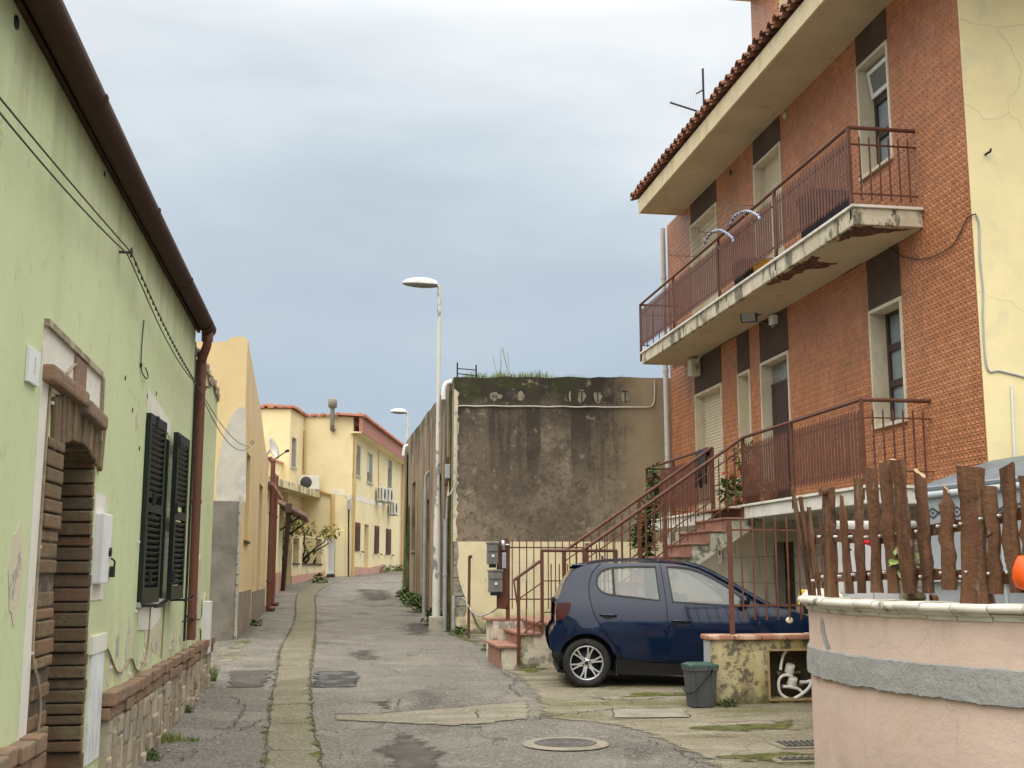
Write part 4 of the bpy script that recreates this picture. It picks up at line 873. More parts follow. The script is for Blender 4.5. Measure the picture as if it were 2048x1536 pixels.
b = MB(); b.tube([(c.x+.02, c.y-.12, c.z+.08), (c.x+.08, c.y-.2, c.z+.2), (c.x+.12, c.y-.1, c.z+.25)], .02, 6); b.build('arm', white_pl, sc_)
cb = MB()
def facpath(pts, x=XF-.02): return [onX(px, py, x) for px, py in pts]
cb.tube(catmull(facpath([(1345, 735), (1375, 715), (1420, 700), (1470, 665), (1500, 640), (1545, 622), (1580, 598), (1700, 540), (1742, 510), (1775, 490)]), 5), .012, 5)
cb.tube(catmull(facpath([(1420, 705), (1470, 672), (1510, 645), (1540, 650)]), 5), .014, 5)
cb.tube(catmull(facpath([(1775, 490), (1800, 512), (1850, 517), (1900, 495), (1925, 455), (1935, 435), (1951, 428)]), 6), .009, 5)
tag(cb.build('cable', mat('cable_brown', (.12, .075, .05), .7)), 'brown cable run under the upper balcony looping across the orange tiles', 'cable')
cb = MB(); cb.tube(catmull([(XF+.02, YC-.03, onY(1952, 430, YC).z)]+[onY(px, py, YC-.025) for px, py in ((1958, 450), (1960, 520), (1966, 580), (1966, 640), (1974, 735), (2000, 742), (2048, 754), (2120, 775))], 6), .011, 5)
tag(cb.build('cable', grey_pl), 'thin grey cable running down the edge of the yellow end wall', 'cable')
cb = MB(); cb.tube([onY(2023, 770, YC-.03), onY(2031, 960, YC-.03)], .014, 6)
tag(cb.build('conduit', white_pl), 'white vertical conduit on the yellow end wall behind the fence', 'conduit')
hk = MB(); c = onY(1971, 309, YC-.02); hk.tube([c+Vector((0, .02, 0)), c+Vector((0, -.1, 0)), c+Vector((0, -.11, .03))], .013, 6); hk.build('wall_hook', black_iron, AP)
sm = MB()
for px, py in ((1461, 345), (1452, 638)): p = onX(px, py, XF-.01); sm.lathe([(0, .012), (.05, .01), (.05, 0)], p, (-1, 0, 0), 10)
sm.build('vent_hole', black_iron, AP)
p = onX(1571, 231, XF-.01); MB().lathe([(0, .03), (.06, .025), (.065, 0)], p, (-1, 0, 0), 12).build('vent_cap', cream, AP)

# TV aerial on the roof
aw = onX(1408, 225, 7.6); an = thing('television_aerial', 'dark television aerial with thin vertical rods on the tiled roof', 'aerial', (aw.x, aw.y, aw.z))
topp = onX(1408, 134, 7.6); b = MB(); b.tube([(aw.x, aw.y, aw.z-.9), (aw.x, aw.y, topp.z)], .024, 8); q = onX(1393, 187, 7.55); b.tube([Vector((aw.x, aw.y, onX(1408, 178, 7.6).z)), q], .018, 6); b.build('mast', black_iron, an)
tip = onP(1340, 205, aw, RT.cross(Vector((0, 0, 1)))); b = MB(); b.bar(tip, aw+Vector((.0, 0, -.02)), .03, .03); b.build('boom', black_iron, an)
b = MB()
for k in range(13):
    t = k/12; p = tip.lerp(aw, t*.92); L_ = .10+.62*t*t*.9 if k % 1 == 0 else .2
    b.tube([p+Vector((0, 0, L_)), p-Vector((0, 0, L_))], .0035, 5)
b.build('rod', alu, an)

# things on the upper balcony
bluew = mat('blue_white_fabric', (.60, .64, .68), .7); nb = bluew.node_tree; wv = nb.nodes.new('ShaderNodeTexWave'); wv.inputs['Scale'].default_value = 6; wv.bands_direction = 'DIAGONAL'; rr = nb.nodes.new('ShaderNodeValToRGB'); rr.color_ramp.interpolation = 'CONSTANT'; rr.color_ramp.elements[0].color = (.62, .66, .7, 1); rr.color_ramp.elements[1].position = .5; rr.color_ramp.elements[1].color = (.06, .11, .32, 1)
tcn = nb.nodes.new('ShaderNodeTexCoord'); nb.links.new(tcn.outputs['Object'], wv.inputs[0]); nb.links.new(wv.outputs[0], rr.inputs[0]); nb.links.new(rr.outputs[0], nb.nodes['Principled BSDF'].inputs['Base Color'])
for (pxa, pxb, pxc, lab) in (((1410, 487), (1436, 460), (1465, 476), 'striped blue and white hoop hung on the balcony rail, the lower one'), ((1460, 452), (1487, 423), (1517, 432), 'striped blue and white hoop hung on the balcony rail, the upper one')):
    a, m_, c_ = [onX(*p, XB-.12) for p in (pxa, pxb, pxc)]
    b = MB(); b.tube(catmull([a-Vector((0, 0, .0)), a.lerp(m_, .5)+Vector((-.02, .04, .05)), m_, m_.lerp(c_, .5)+Vector((0, 0, .03)), c_, c_+Vector((0, -.02, -.06))], 5), .02, 8)
    tag(b.build('hoop', bluew), lab, 'hoop', 'hoops on the balcony rail')
b = MB(); P_ = [onX(px, py, XB-.02) for px, py in ((1392, 487), (1436, 448), (1505, 456), (1468, 489))]
Q_ = [p+Vector((-.34 if i in (0, 1) else 0, 0, .0)) for i, p in enumerate(P_)]
ya, yb = P_[0].y+.2, P_[2].y; z_ = ZF2+1.03
for i in range(5): xx = XB-.02-i*.1; b.tube([(xx, ya, z_), (xx, yb, z_)], .006, 5)
for yy in (ya, yb, (ya+yb)/2): b.tube([(XB+.02, yy, z_), (XB-.43, yy, z_), (XB-.43, yy, z_+.02)], .009, 5); b.tube([(XB-.3, yy, z_), (XB+.0, yy, z_-.3)], .007, 5)
tag(b.build('drying_rack', mat('rusty_wire', (.22, .15, .10), .6, [dict(col=(.4, .37, .33), scale=20, lo=.5, hi=.6, amt=.7)])), 'rusty wire drying rack hooked over the upper balcony rail', 'drying rack')
def onbal(name, px, py, w, h, label, cat, col, zf=ZF2, lidc=None):
    c = onX(px, py, XB+.3); th = thing(name, label, cat, (XB+.35, c.y, zf)); b = MB()
    b.add([(XB+.35+sx*w*(.42 if k == 0 else .5), c.y+sy*w*(.42 if k == 0 else .5), zf+(0.0 if k == 0 else h)) for k in (0, 1) for sx, sy in ((-1, -1), (1, -1), (1, 1), (-1, 1))], [(3, 2, 1, 0), (4, 5, 6, 7), (0, 1, 5, 4), (1, 2, 6, 5), (2, 3, 7, 6), (3, 0, 4, 7)])
    b.build('tub', mat(name+'_body', col, .5), th)
    r_ = MB(); r_.bbox(XB+.35-w*.53, XB+.35+w*.53, c.y-w*.53, c.y+w*.53, zf+h, zf+h+.035, .01); r_.build('lid', mat(name+'_lid', lidc or col, .5), th)
onbal('storage_bin', 1640, 420, .52, .62, 'dark grey lidded storage bin on the upper balcony near its corner', 'bin', (.04, .042, .05))
onbal('storage_bin', 1500, 540, .5, .42, 'dark grey storage bin in the middle of the upper balcony', 'bin', (.035, .035, .04), lidc=(.2, .22, .25))
onbal('storage_bin', 1522, 520, .26, .3, 'small yellow tub behind the balcony slats', 'tub', (.55, .3, .03))
# ================================================================== outdoor staircase rising from the street to the lower balcony
YN, YFa = 16.40, 17.80
peel = mat('peeling_white_plaster', (.60, .53, .41), .92, [dict(col=(.52, .42, .33), scale=2, lo=.45, hi=.62, amt=.6), dict(col=(.30, .275, .23), scale=4.4, lo=.52, hi=.56, amt=.95, st=(1, 1, .7)), dict(col=(.12, .12, .05), scale=4, lo=.5, hi=.62, amt=.9, zg=(.75, .2), wob=.4), dict(col=(.66, .64, .56), scale=7, lo=.58, hi=.66, amt=.7)], [(20, .4, .012)], vary=.08, vscale=4)
lichen = mat('lichen_concrete', (.40, .37, .28), .95, [dict(col=(.55, .53, .43), scale=9, lo=.5, hi=.6, amt=.9), dict(col=(.11, .115, .075), scale=7, lo=.5, hi=.59, amt=.9), dict(col=(.33, .30, .12), scale=4, lo=.56, hi=.66, amt=.6)], [(35, .5, .012)], vary=.1)
ST = thing('outdoor_staircase', 'terracotta stepped outdoor stairs climbing to the lower balcony behind the blue car', 'staircase', (3.5, 17.1, 0))
run, rise = .275, .187
sx = []; zt = ZF1; x = XB
steps = []
while zt > .78+.1:
    zt -= rise; x -= run; steps.append((x, zt))         # tread spans x..x+run at height zt
zland = .78; xl = steps[-1][0]
for (x, z) in steps:
    # terracotta riser with nosing and tread, each step a part
    s_ = MB(); s_.box(x+run-.004, x+run+.02, YN+.0, YFa, z+.004, z+rise-.03)
    s_.bbox(x-.03, x+run, YN-.02, YFa, z-.03, z, .008)
    s_.build('step', terra, ST)
s_ = MB(); s_.box(XB-run-.0, XB-.02, YN+.01, YFa-.01, ZF1-.06, ZF1-.04); s_.box(xl-.004, xl+.02, YN, YFa, zland+.002, steps[-1][1]-.03); s_.build('step', terra, ST)
# sloping concrete flight under the treads
b = MB(); prof = [(XB, ZF1-.05)]
for (x, z) in steps: prof += [(x+run+.02, z+rise-.04), (x+run+.02, z-.031)]
prof += [(xl+.02, steps[-1][1]-.031), (xl+.02, zland-.05), (xl+.25, zland-.12)]
prof += [(XB+.1, ZF1-.38), (XB+.35, ZF1-.21), (XB+.35, ZF1-.19)]
wall(b, prof, [], lambda u, v, d: Vector((u, YN+.008+d, v)), 0, YFa-YN-.02); b.build('flight', lichen, ST)
# landing platform and the three street steps
b = MB(); b.box(3.0, xl+.3, YN+.02, YFa, -.2, zland-.04); b.box(2.50, xl+.3, YFa, YFa+.75, -.2, zland-.04); b.build('landing_base', peel, ST)
b = MB(); b.bbox(2.95, xl+.32, YN-.02, YFa, zland-.04, zland, .01); b.bbox(2.43, xl+.32, YFa+.001, YFa+.8, zland-.04, zland+.001, .01); b.build('landing_tiles', terra, ST)
b = MB(); b.box(2.72, 3.0, YN+.02, YFa-.02, -.2, .60); b.box(2.44, 2.72, YN+.02, YFa-.02, -.2, .42); b.build('street_step_base', peel, ST)
for x0, x1, z in ((2.66, 2.998, .64), (2.38, 2.71, .46)):
    s_ = MB(); s_.bbox(x0, x1, YN-.02, YFa-.01, z-.04, z, .01); s_.build('step', terra, ST)
s_ = MB(); s_.box(2.425, 2.438, YN+.16, YFa-.02, .05, .42); s_.box(2.705, 2.718, YN+.1, YFa-.02, .46, .6); s_.box(2.985, 2.998, YN+.1, YFa-.02, .64, .74); s_.build('riser_tile', terra, ST)
# handrails
def flight_rail(name, y, zlow_bar=True):
    b = MB(); xa, za = XB+.02, ZF1+1.0; k = rise/run
    xb = xl+.05; zb = za-(xa-xb)*k
    b.tube([(xa, y, za), (xb, y, zb)], .026, 10)
    for dz in (-.16, -.84): b.bar((xa, y, za+dz), (xb, y, zb+dz), .03, .016)
    b.bar((xb, y, zb-1.0), (xb, y, zb), .045, .045); b.bar((xa, y, ZF1-.1), (xa, y, za), .045, .045)
    xm = (xa+xb)/2; zm = (za+zb)/2; b.bar((xm, y, zm-1.0), (xm, y, zm), .04, .04)
    x = xa-.14
    while x > xb+.06:
        zz = za-(xa-x)*k; b.bar((x, y-.014, zz-.93), (x, y-.014, zz-.07), .015, .015)
        b.add([(x-.0075, y-.022, zz-.07), (x+.0075, y-.022, zz-.07), (x+.0075, y-.006, zz-.07), (x-.0075, y-.006, zz-.07), (x, y-.014, zz-.03)], [(0, 1, 4), (1, 2, 4), (2, 3, 4), (3, 0, 4)]); x -= .125
    b.build(name, rail_m, ST); return xb, zb
xb, zb = flight_rail('handrail', YN-.01); flight_rail('handrail', YFa)
b = MB()                                                # landing guard and lower handrail
zg = 1.79
b.tube([(3.01, YN, zg), (4.12, YN, zg)], .022, 8); b.bar((3.01, YN, .64), (3.01, YN, zg), .045, .045); b.bar((4.1, YN, .78), (4.1, YN, zg), .045, .045)
for z in (1.36, .92): b.bar((3.01, YN, z), (4.1, YN, z), .03, .016)
for k in range(8): xx = 3.14+k*.12; b.bar((xx, YN-.014, .82 if k % 1 == 0 else .9), (xx, YN-.014, 1.60), .015, .015)
b.tube([(3.01, YN, 1.66), (2.60, YN, 1.37)], .022, 8); b.bar((2.67, YN, .2), (2.67, YN, 1.42), .045, .045); b.bar((2.60, YN, 1.37), (2.66, YN, .98), .035, .02)
for dz in (-.32, -.84): b.bar((3.01, YN, 1.66+dz), (2.68, YN, 1.43+dz), .03, .016)
for xx in (2.78, 2.89): b.bar((xx, YN-.014, .62), (xx, YN-.014, 1.27+(xx-2.6)*.5), .015, .015)
b.build('handrail', rail_m, ST)

# gate railing along the back of the landing with the brown board
yg = YFa+.02
GF = thing('railing_fence', 'thin brown metal railing on the landing in front of the cream wall', 'fence', (3.4, yg, zland))
b = MB()
for z in (1.86, 1.07): b.bar((2.74, yg, z), (3.99, yg, z), .035, .02)
for xx in (2.74, 3.99): b.bar((xx, yg, zland), (xx, yg, 1.95 if xx < 3 else 1.93), .045, .045)
b.build('frame', rail_m, GF)
b = MB()
for k in range(11): xx = 2.80+k*.1135; b.bar((xx, yg-.016, .92), (xx, yg-.016, 1.985), .015, .015)
b.build('bars', rail_m, GF)
BD = thing('letterbox_board', 'brown upright board holding letterboxes beside the stair railing', 'board', (2.64, yg-.02, .9))
b = MB(); wall(b, [(2.555, .93), (2.73, .92), (2.735, 2.02), (2.71, 2.0), (2.65, 1.985), (2.60, 1.95), (2.555, 1.935)], [], lambda u, v, d: Vector((u, yg-.05+d, v)), 0, .03); b.build('panel', rail_m, BD)
b = MB(); b.bar((2.72, yg-.03, .78), (2.72, yg-.03, .95), .04, .04); b.build('post', rail_m, BD)
steel = mat('galvanised_steel', (.15, .148, .14), .5, [dict(col=(.23, .225, .21), scale=6, lo=.45, hi=.65, amt=.7), dict(col=(.07, .07, .07), scale=14, lo=.55, hi=.7, amt=.6)], metal=0)
def mailbox(cx, z0, z1, w, label, open_=False):
    y = yg-.06; th = thing('letterbox', label, 'letterbox', (cx, y, z0), 'letterboxes on the brown board')
    b = MB(); b.bbox(cx-w/2, cx+w/2, y-.13, y, z0+.05, z1, .012); b.build('box', steel, th)
    b = MB(); b.bbox(cx-w/2-.012, cx+w/2+.012, y-.15, y+.0, z1-.02, z1+.012, .008, Matrix.Translation((0, 0, 0))); b.bbox(cx-w/2+.01, cx+w/2-.01, y-.145, y-.128, z1-.13, z1-.03, .005); b.build('flap', steel, th)
    b = MB(); b.box(cx-w/2+.03, cx+w/2-.03, y-.10, y-.04, z0, z0+.055); b.build('newspaper_slot', black_iron if not open_ else steel, th)
    b = MB(); b.box(cx-.02, cx+.02, y-.147, y-.144, z0+.16, z0+.20); b.build('name_card', white_pl, th)
mailbox(2.475, 1.55, 1.93, .165, 'grey steel letterbox, the upper of the two on the brown board')
mailbox(2.52, 1.13, 1.57-.06, .21, 'dented dark grey letterbox, the lower of the two on the brown board')
c = (2.665, yg-.06, 1.70); ic = thing('intercom', 'slim silver intercom panel on the brown board', 'intercom', c)
MB().bbox(c[0]-.035, c[0]+.03, c[1]-.03, c[1]+.0, 1.54, 1.78, .006).build('plate', alu, ic); MB().box(c[0]-.02, c[0]+.01, c[1]-.033, c[1]-.03, 1.6, 1.66).build('button', grey_pl, ic)
c = (2.65, yg-.07, 1.88); bl_ = thing('bulkhead_lamp', 'little silver bulkhead lamp at the top of the brown board', 'lamp', c)
MB().lathe([(0, .09), (.03, .08), (.036, .03), (.036, -.06), (.0, -.065)], (c[0], c[1]-.02, c[2]), (0, 0, 1), 12).build('body', alu, bl_); MB().tube([(c[0]+.03, c[1], c[2]+.02), (c[0]+.09, c[1], c[2]+.02)], .015, 8).build('arm', alu, bl_)

# potted plants and climbers around the stairs
leaf_g = mat('leaf_green', (.055, .095, .022), .6, [dict(col=(.10, .15, .03), scale=9, lo=.45, hi=.62, amt=.8), dict(col=(.03, .055, .015), scale=5, lo=.5, hi=.65, amt=.7)], spec=.3, vary=.2, vscale=7)
leaf_y = mat('leaf_yellow_green', (.20, .17, .03), .6, [dict(col=(.30, .25, .05), scale=4, lo=.45, hi=.6, amt=.8), dict(col=(.10, .12, .025), scale=6, lo=.5, hi=.62, amt=.8)], vary=.2, vscale=5)
flower_r = mat('red_orange_flower', (.62, .12, .04), .6); flower_w = mat('white_flower', (.75, .72, .68), .6)
def leaf(mb, p, d, L, w, rr, droop=.3):
    d = Vector(d).normalized(); s_ = d.cross(Vector((rr.uniform(-.4, .4), rr.uniform(-.4, .4), 1))).normalized(); n = s_.cross(d).normalized()
    a = Vector(p); m1_ = a+d*L*.35; m2_ = a+d*L*.7-Vector((0, 0, droop*L*.25)); t_ = a+d*L-Vector((0, 0, droop*L*.6))
    mb.add([a, m1_+s_*w*.5, m1_-s_*w*.5, m2_+s_*w*.42, m2_-s_*w*.42, t_, m1_+n*w*.12], [(0, 1, 6), (0, 6, 2), (1, 3, 6), (6, 3, 4), (6, 4, 2), (3, 5, 4)])
def leaves(mb, centre, rad, n, L, w, rr, up=.2):
    for _ in range(n):
        v = Vector((rr.gauss(0, 1), rr.gauss(0, 1), rr.gauss(0, 1))); v = v.normalized()*rr.random()**.5
        p = Vector(centre)+Vector((v.x*rad[0], v.y*rad[1], v.z*rad[2])); d = Vector((v.x+rr.gauss(0, .5), v.y+rr.gauss(0, .5), v.z*.6+up+rr.gauss(0, .4)))
        leaf(mb, p, d, L*rr.uniform(.6, 1.2), w*rr.uniform(.7, 1.2), rr)
def pot(mb, c, r, h): mb.lathe([(0, 0), (r*.72, 0), (r*.95, h*.85), (r*1.05, h*.86), (r*1.05, h), (r*.9, h), (r*.85, h*.9), (0, h*.9)], c, n=20)
rp = random.Random(21)
def plant_pot(px, py, z, label, r=.13, h=.2, spiky=False, flower=None, n=60, x=XB+.18, L=.16):
    c = onX(px, py, x); c.z = z; th = thing('potted_plant', label, 'potted plant', c, 'flower pots by the stairs')
    b = MB(); pot(b, c, r, h); b.build('pot', terra, th)
    b = MB()
    if spiky:
        for k in range(34): a = rp.uniform(0, 6.28); e = rp.uniform(.2, 1.3); leaf(b, c+Vector((0, 0, h)), (math.cos(a)*math.cos(e), math.sin(a)*math.cos(e), math.sin(e)), rp.uniform(.2, .34), .03, rp, .5)
    else: leaves(b, c+Vector((0, 0, h+.16)), (.2, .22, .2), n, L, L*.45, rp)
    b.build('foliage', leaf_g, th)
    if flower:
        b = MB()
        for k in range(9): p = c+Vector((rp.gauss(0, .05), rp.gauss(0, .05), h+.34+rp.gauss(0, .03))); [leaf(b, p, (rp.gauss(0, 1), rp.gauss(0, 1), rp.uniform(.2, 1)), .06, .045, rp, .1) for _ in range(4)]
        b.build('flowers', flower, th)
plant_pot(1503, 1000, ZF1, 'spiky succulent in a terracotta pot behind the balcony slats', .15, .2, True)
plant_pot(1540, 985, ZF1, 'spiky succulent in a small terracotta pot nearer the brown door', .11, .17, True)
plant_pot(1462, 1005, ZF1, 'leafy pot plant with an orange flower at the top of the stairs', .12, .16, False, flower_r, 90, XB+.3)
plant_pot(1490, 870, ZF1+.55, 'bushy green plant raised on the balcony by the brown door', .12, .18, False, None, 80, XB+.55, .12)
plant_pot(1478, 985, ZF1, 'pot plant with white flowers behind the stair post', .1, .14, False, flower_w, 50, XB+.55)
# trailing climber on the far side of the staircase
cl_ = thing('climbing_plant', 'trailing leafy plant with red flowers hanging beside the stairs over the landing', 'climber', onY(1300, 1030, 18.6))
b = MB(); base = [onY(px, py, 18.6) for px, py in ((1308, 950), (1305, 985), (1300, 1020), (1290, 1050), (1283, 1078), (1290, 1095))]
for i, c in enumerate(base): leaves(b, c, (.08+.04*min(i, 3), .16, .2), 60+45*min(i, 3), .10, .06, rp)
b.build('foliage', leaf_g, cl_)
b = MB(); b.tube(catmull(base, 4), .012, 5); b.tube(catmull([base[-1], base[-1]+Vector((.1, .02, .3)), base[2]], 4), .01, 5); b.build('stem', mat('plant_stem', (.09, .06, .03), .9), cl_)
b = MB()
for px, py in ((1283, 1038), (1288, 1048), (1286, 1030)):
    c = onY(px, py, 18.45); [leaf(b, c+Vector((rp.gauss(0, .02),)*3), (rp.gauss(0, 1), -.6, rp.gauss(0, .7)), .07, .05, rp, .1) for _ in range(7)]
b.build('flowers', flower_r, cl_)
b = MB(); y0 = 18.0; y1 = 18.55
for s_ in (-1, 1):
    pass
v = []; nn = 9
for i in range(nn):
    y_ = y0+(y1-y0)*i/(nn-1)
    for xo, z_ in ((-.055-.012*math.sin(i*1.9), ZF1+.42+.05*math.sin(i*1.3)), (-.05-.012*math.sin(i*2.3), ZF1+.8), (-.03, ZF1+1.0), (0.0, ZF1+1.035), (.035, ZF1+1.0), (.05+.01*math.sin(i*2), ZF1+.72)): v.append((XB+.02+xo, y_, z_))
b.add(v, [(i*6+k, i*6+k+1, (i+1)*6+k+1, (i+1)*6+k) for i in range(nn-1) for k in range(5)], True)
o = b.build('garment', mat('dark_cloth', (.02, .022, .026), .85)); tag(o, 'dark grey garment draped over the balcony rail where the stairs arrive', 'garment'); md = o.modifiers.new('thick', 'SOLIDIFY'); md.thickness = .012
# ================================================================== old garage building with a mouldy wall
GA = Vector((2.52, 23.95, 0)); GB = Vector((6.98, 23.22, 0))       # street corner, end at the apartment house
gd = (GB-GA).normalized(); gn = Vector((gd.y, -gd.x, 0))           # towards the viewer
GL = (GB-GA).length+.75; ZT = onY(905, 754, GA.y).z; ZT2 = onY(1330, 756, GB.y).z
ZBAND = onY(1000, 1083, 23.7).z
mould = mat('mouldy_render', (.205, .165, .115), .93, [
    dict(col=(.255, .208, .15), scale=1.3, lo=.42, hi=.6, amt=.85),
    dict(col=(.125, .097, .07), scale=.62, lo=.42, hi=.6, amt=.85, det=9),
    dict(col=(.085, .067, .052), scale=9, lo=.49, hi=.60, amt=.75, det=10, rg=.78, st=(.8, .8, 1)),
    dict(col=(.06, .047, .036), scale=1.7, lo=.53, hi=.66, amt=.7, det=10, rg=.7, st=(1, 1, .8)),
    dict(col=(.33, .27, .195), scale=14, lo=.57, hi=.64, amt=.45, det=8, rg=.7),
    dict(col=(.028, .024, .018), scale=1.4, lo=.26, hi=.5, amt=.95, zg=(4.2, 5.1), wob=.5, det=9),
    dict(col=(.045, .037, .029), scale=1.3, lo=.46, hi=.6, amt=.85, st=(1.6, 1.6, .14), zg=(2.4, 4.4), wob=.4, det=9),
    dict(col=(.04, .05, .012), scale=1.6, lo=.44, hi=.58, amt=.8, zg=(4.9, 5.3), wob=.5, xg=(5.5, 4.0)),
    dict(col=(.32, .26, .18), scale=4.2, lo=.60, hi=.67, amt=.55, det=8),
    dict(col=(.31, .235, .145), scale=.9, lo=.2, hi=.42, amt=.85, xg=(5.8, 6.45), wob=.35, det=9)],
    [(22, .4, .012), (5, .3, .03)], vary=.1, vscale=2)
creamw = mat('cream_wall_stained', (.69, .60, .385), .9, [dict(col=(.60, .52, .33), scale=1.5, lo=.45, hi=.65, amt=.7), dict(col=(.50, .47, .38), scale=2.2, lo=.55, hi=.7, amt=.6), dict(col=(.10, .11, .03), scale=2.2, lo=.42, hi=.54, amt=.95, zg=(.75, .25), wob=.45), dict(col=(.05, .05, .03), scale=3.4, lo=.45, hi=.56, amt=.9, zg=(.52, .22), wob=.4), dict(col=(.36, .33, .27), scale=6, lo=.64, hi=.69, amt=.8)], [(25, .3, .008)], vary=.05, vscale=2)
sidem = mat('streaky_render', (.27, .195, .125), .93, [dict(col=(.34, .25, .165), scale=1.6, lo=.42, hi=.62, amt=.8, st=(1, 1, .4)), dict(col=(.06, .048, .035), scale=2.0, lo=.47, hi=.6, amt=.9, st=(1, 1.3, .13)), dict(col=(.04, .055, .012), scale=1.4, lo=.52, hi=.63, amt=.85, st=(1, 1.2, .12)), dict(col=(.05, .042, .03), scale=1.3, lo=.42, hi=.6, amt=.9, zg=(4.6, 5.4), wob=.5), dict(col=(.2, .15, .1), scale=6, lo=.55, hi=.68, amt=.5)], [(25, .35, .01)], vary=.08, vscale=2)
mossm = mat('moss', (.05, .075, .012), 1.0, [dict(col=(.10, .125, .02), scale=6, lo=.45, hi=.6, amt=.8), dict(col=(.03, .035, .012), scale=4, lo=.5, hi=.64, amt=.8)], [(60, .9, .03), (16, .6, .04)], vary=.2)
blockm = mat('bare_concrete_block', (.24, .215, .175), .95, [dict(col=(.34, .31, .25), scale=6, lo=.46, hi=.6, amt=.8), dict(col=(.1, .09, .07), scale=8, lo=.54, hi=.66, amt=.7)], [(30, .7, .02)], vary=.1)
pvc = mat('grey_pipe', (.34, .335, .32), .55, [dict(col=(.25, .24, .22), scale=4, lo=.5, hi=.65, amt=.6)], spec=.35)
GR = thing('garage_building', 'flat roofed old building with a sooty mould blackened wall beside the lamp post', 'building', (4.5, 24, 0))
fnG = lambda u, v, d: GA+gd*u-gn*d+Vector((0, 0, v))             # along the wall, height, depth
top = [(0, ZT)]+[(k*GL/24, ZT+(ZT2-ZT)*k/24+rnd.uniform(-.02, .02)) for k in range(1, 24)]+[(GL, ZT2)]
mb = MB(); wall(mb, [(0, ZBAND), (GL, ZBAND)]+top[::-1], [], fnG, 0, .4, .8); mb.build('front_wall', mould, GR)
edge = [(0.10, ZBAND), (.13, ZBAND-.28), (.09, ZBAND-.5), (.14, 1.32), (.2, 1.12), (.27, .95), (.30, .72), (.26, .58), (.02, .56), (.0, .3), (0, -.2)]
mb = MB(); wall(mb, edge+[(GL, -.2), (GL, ZBAND-.004)], [], lambda u, v, d: fnG(u, v, d-.02), 0, .3); mb.build('cream_dado', creamw, GR)
mb = MB(); wall(mb, rect(0.002, .5, -.2, ZBAND-.004), [], lambda u, v, d: fnG(u, v, d+.004), 0, .3)
mb.build('bare_block', blockm, GR)
jt = MB()
for z in (.78, .98, 1.36, 1.62): wall(jt, rect(.01, .36, z, z+.018), [], lambda u, v, d: fnG(u, v, d), 0, .02)
jt.build('block_joint', crackm, GR)
# pale chipped strip up the corner
ed = [(0, ZT-.25)]; z = ZT-.35
while z > ZBAND: ed.append((.085+rnd.uniform(-.03, .035), z)); z -= .07
ed += [(.1, ZBAND+.002), (0, ZBAND+.002)]
mb = MB(); wall(mb, ed, [], lambda u, v, d: fnG(u, v, d-.006), 0, .02); mb.build('chipped_edge', scar, GR)
# street side
SL = 16.6
fnS = lambda u, v, d: Vector((GA.x+d, GA.y+u, v))
hs = []
for (px0, px1, pt, pb) in ((822, 830, 950, 1070), (841, 852, 962, 1240), (868, 884, 895, 1050)):
    pass
sideholes = [rect(2.7, 3.9, 1.75, 3.75), rect(5.9, 7.1, .15, 3.35), rect(10.9, 12.3, 2.1, 4.2)]
mb = MB(); wall(mb, [(0.0, -.2), (SL, .2), (SL, ZT+.35)]+[(SL-k*SL/20, ZT+.35*(1-k/20)+rnd.uniform(-.03, .03)) for k in range(1, 20)]+[(0, ZT)], sideholes, fnS, -.001, .4, .9); mb.build('side_wall', sidem, GR)
for i, h in enumerate(sideholes):
    o = MB().box(GA.x+.22, GA.x+.26, GA.y+h[0][0]-.05, GA.y+h[1][0]+.05, h[0][1]-.05, h[2][1]+.05).build('window' if i != 1 else 'door', [black_iron, mat('grey_door', (.2, .17, .13), .7), black_iron][i], GR)
    if i != 1: MB().box(GA.x-.05, GA.x+.2, GA.y+h[0][0]-.06, GA.y+h[1][0]+.06, h[0][1]-.05, h[0][1]+.004).build('sill', paleconc, o)
mb = MB(); mb.add([tuple(fnG(.03, ZT-.12, .3)), tuple(fnG(GL, ZT2-.12, .3)), (6.98, GA.y+SL, ZT+.2), (GA.x+.3, GA.y+SL, ZT+.2)], [(0, 1, 2, 3)]); mb.box(6.7, 6.98, GA.y, GA.y+SL, -.2, ZT); mb.box(GA.x, 6.98, GA.y+SL-.3, GA.y+SL-.01, -.2, ZT+.2); mb.build('flat_roof', mould, GR)
# moss columns behind pipes
for u, w, zt_, in ((.55, .16, ZT-.2), (14.6, .5, ZT-.15), (13.5, .3, 3.6)):
    ms = MB(); P, T = cdt([(u-w, .1), (u+w*.9, .1), (u+w*1.1, 2), (u+w*.6, 3.6), (u+w*.5, zt_), (u-w*.6, zt_), (u-w*.7, 3), (u-w*1.1, 1.5)], grid=.16)
    ms.add([(GA.x-.006-rnd.uniform(.0, .04), GA.y+a, b) for a, b in P], T, True); ms.build('moss_growth', mossm, GR)
# pipes on the street side and the corner
pp = MB()
pp.tube([(GA.x-.09, GA.y+6.0, .15), (GA.x-.09, GA.y+6.0, 3.6)], .055, 10); pp.tube(catmull([(GA.x-.09, GA.y+6.0, 3.6), (GA.x-.09, GA.y+6.0, 3.9), (GA.x-.02, GA.y+5.9, 4.05)], 4), .04, 8)
for z in (1.2, 2.2): pp.tube([(GA.x-.09, GA.y+6.0, z), (GA.x-.09, GA.y+6.0, z+.06)], .066, 10)
pp.build('rain_pipe', pvc, GR); pp = MB()
pp.tube([(GA.x-.09, GA.y+.62, .1), (GA.x-.09, GA.y+.62, 2.6)], .05, 10); pp.tube([(GA.x-.07, GA.y+.62, 2.6), (GA.x-.06, GA.y+.6, 3.05)], .03, 8)
pp.tube([(GA.x-.09, GA.y+.62, 1.4), (GA.x-.09, GA.y+.62, 1.46)], .06, 10)
pp.build('rain_pipe', pvc, GR); pp = MB()
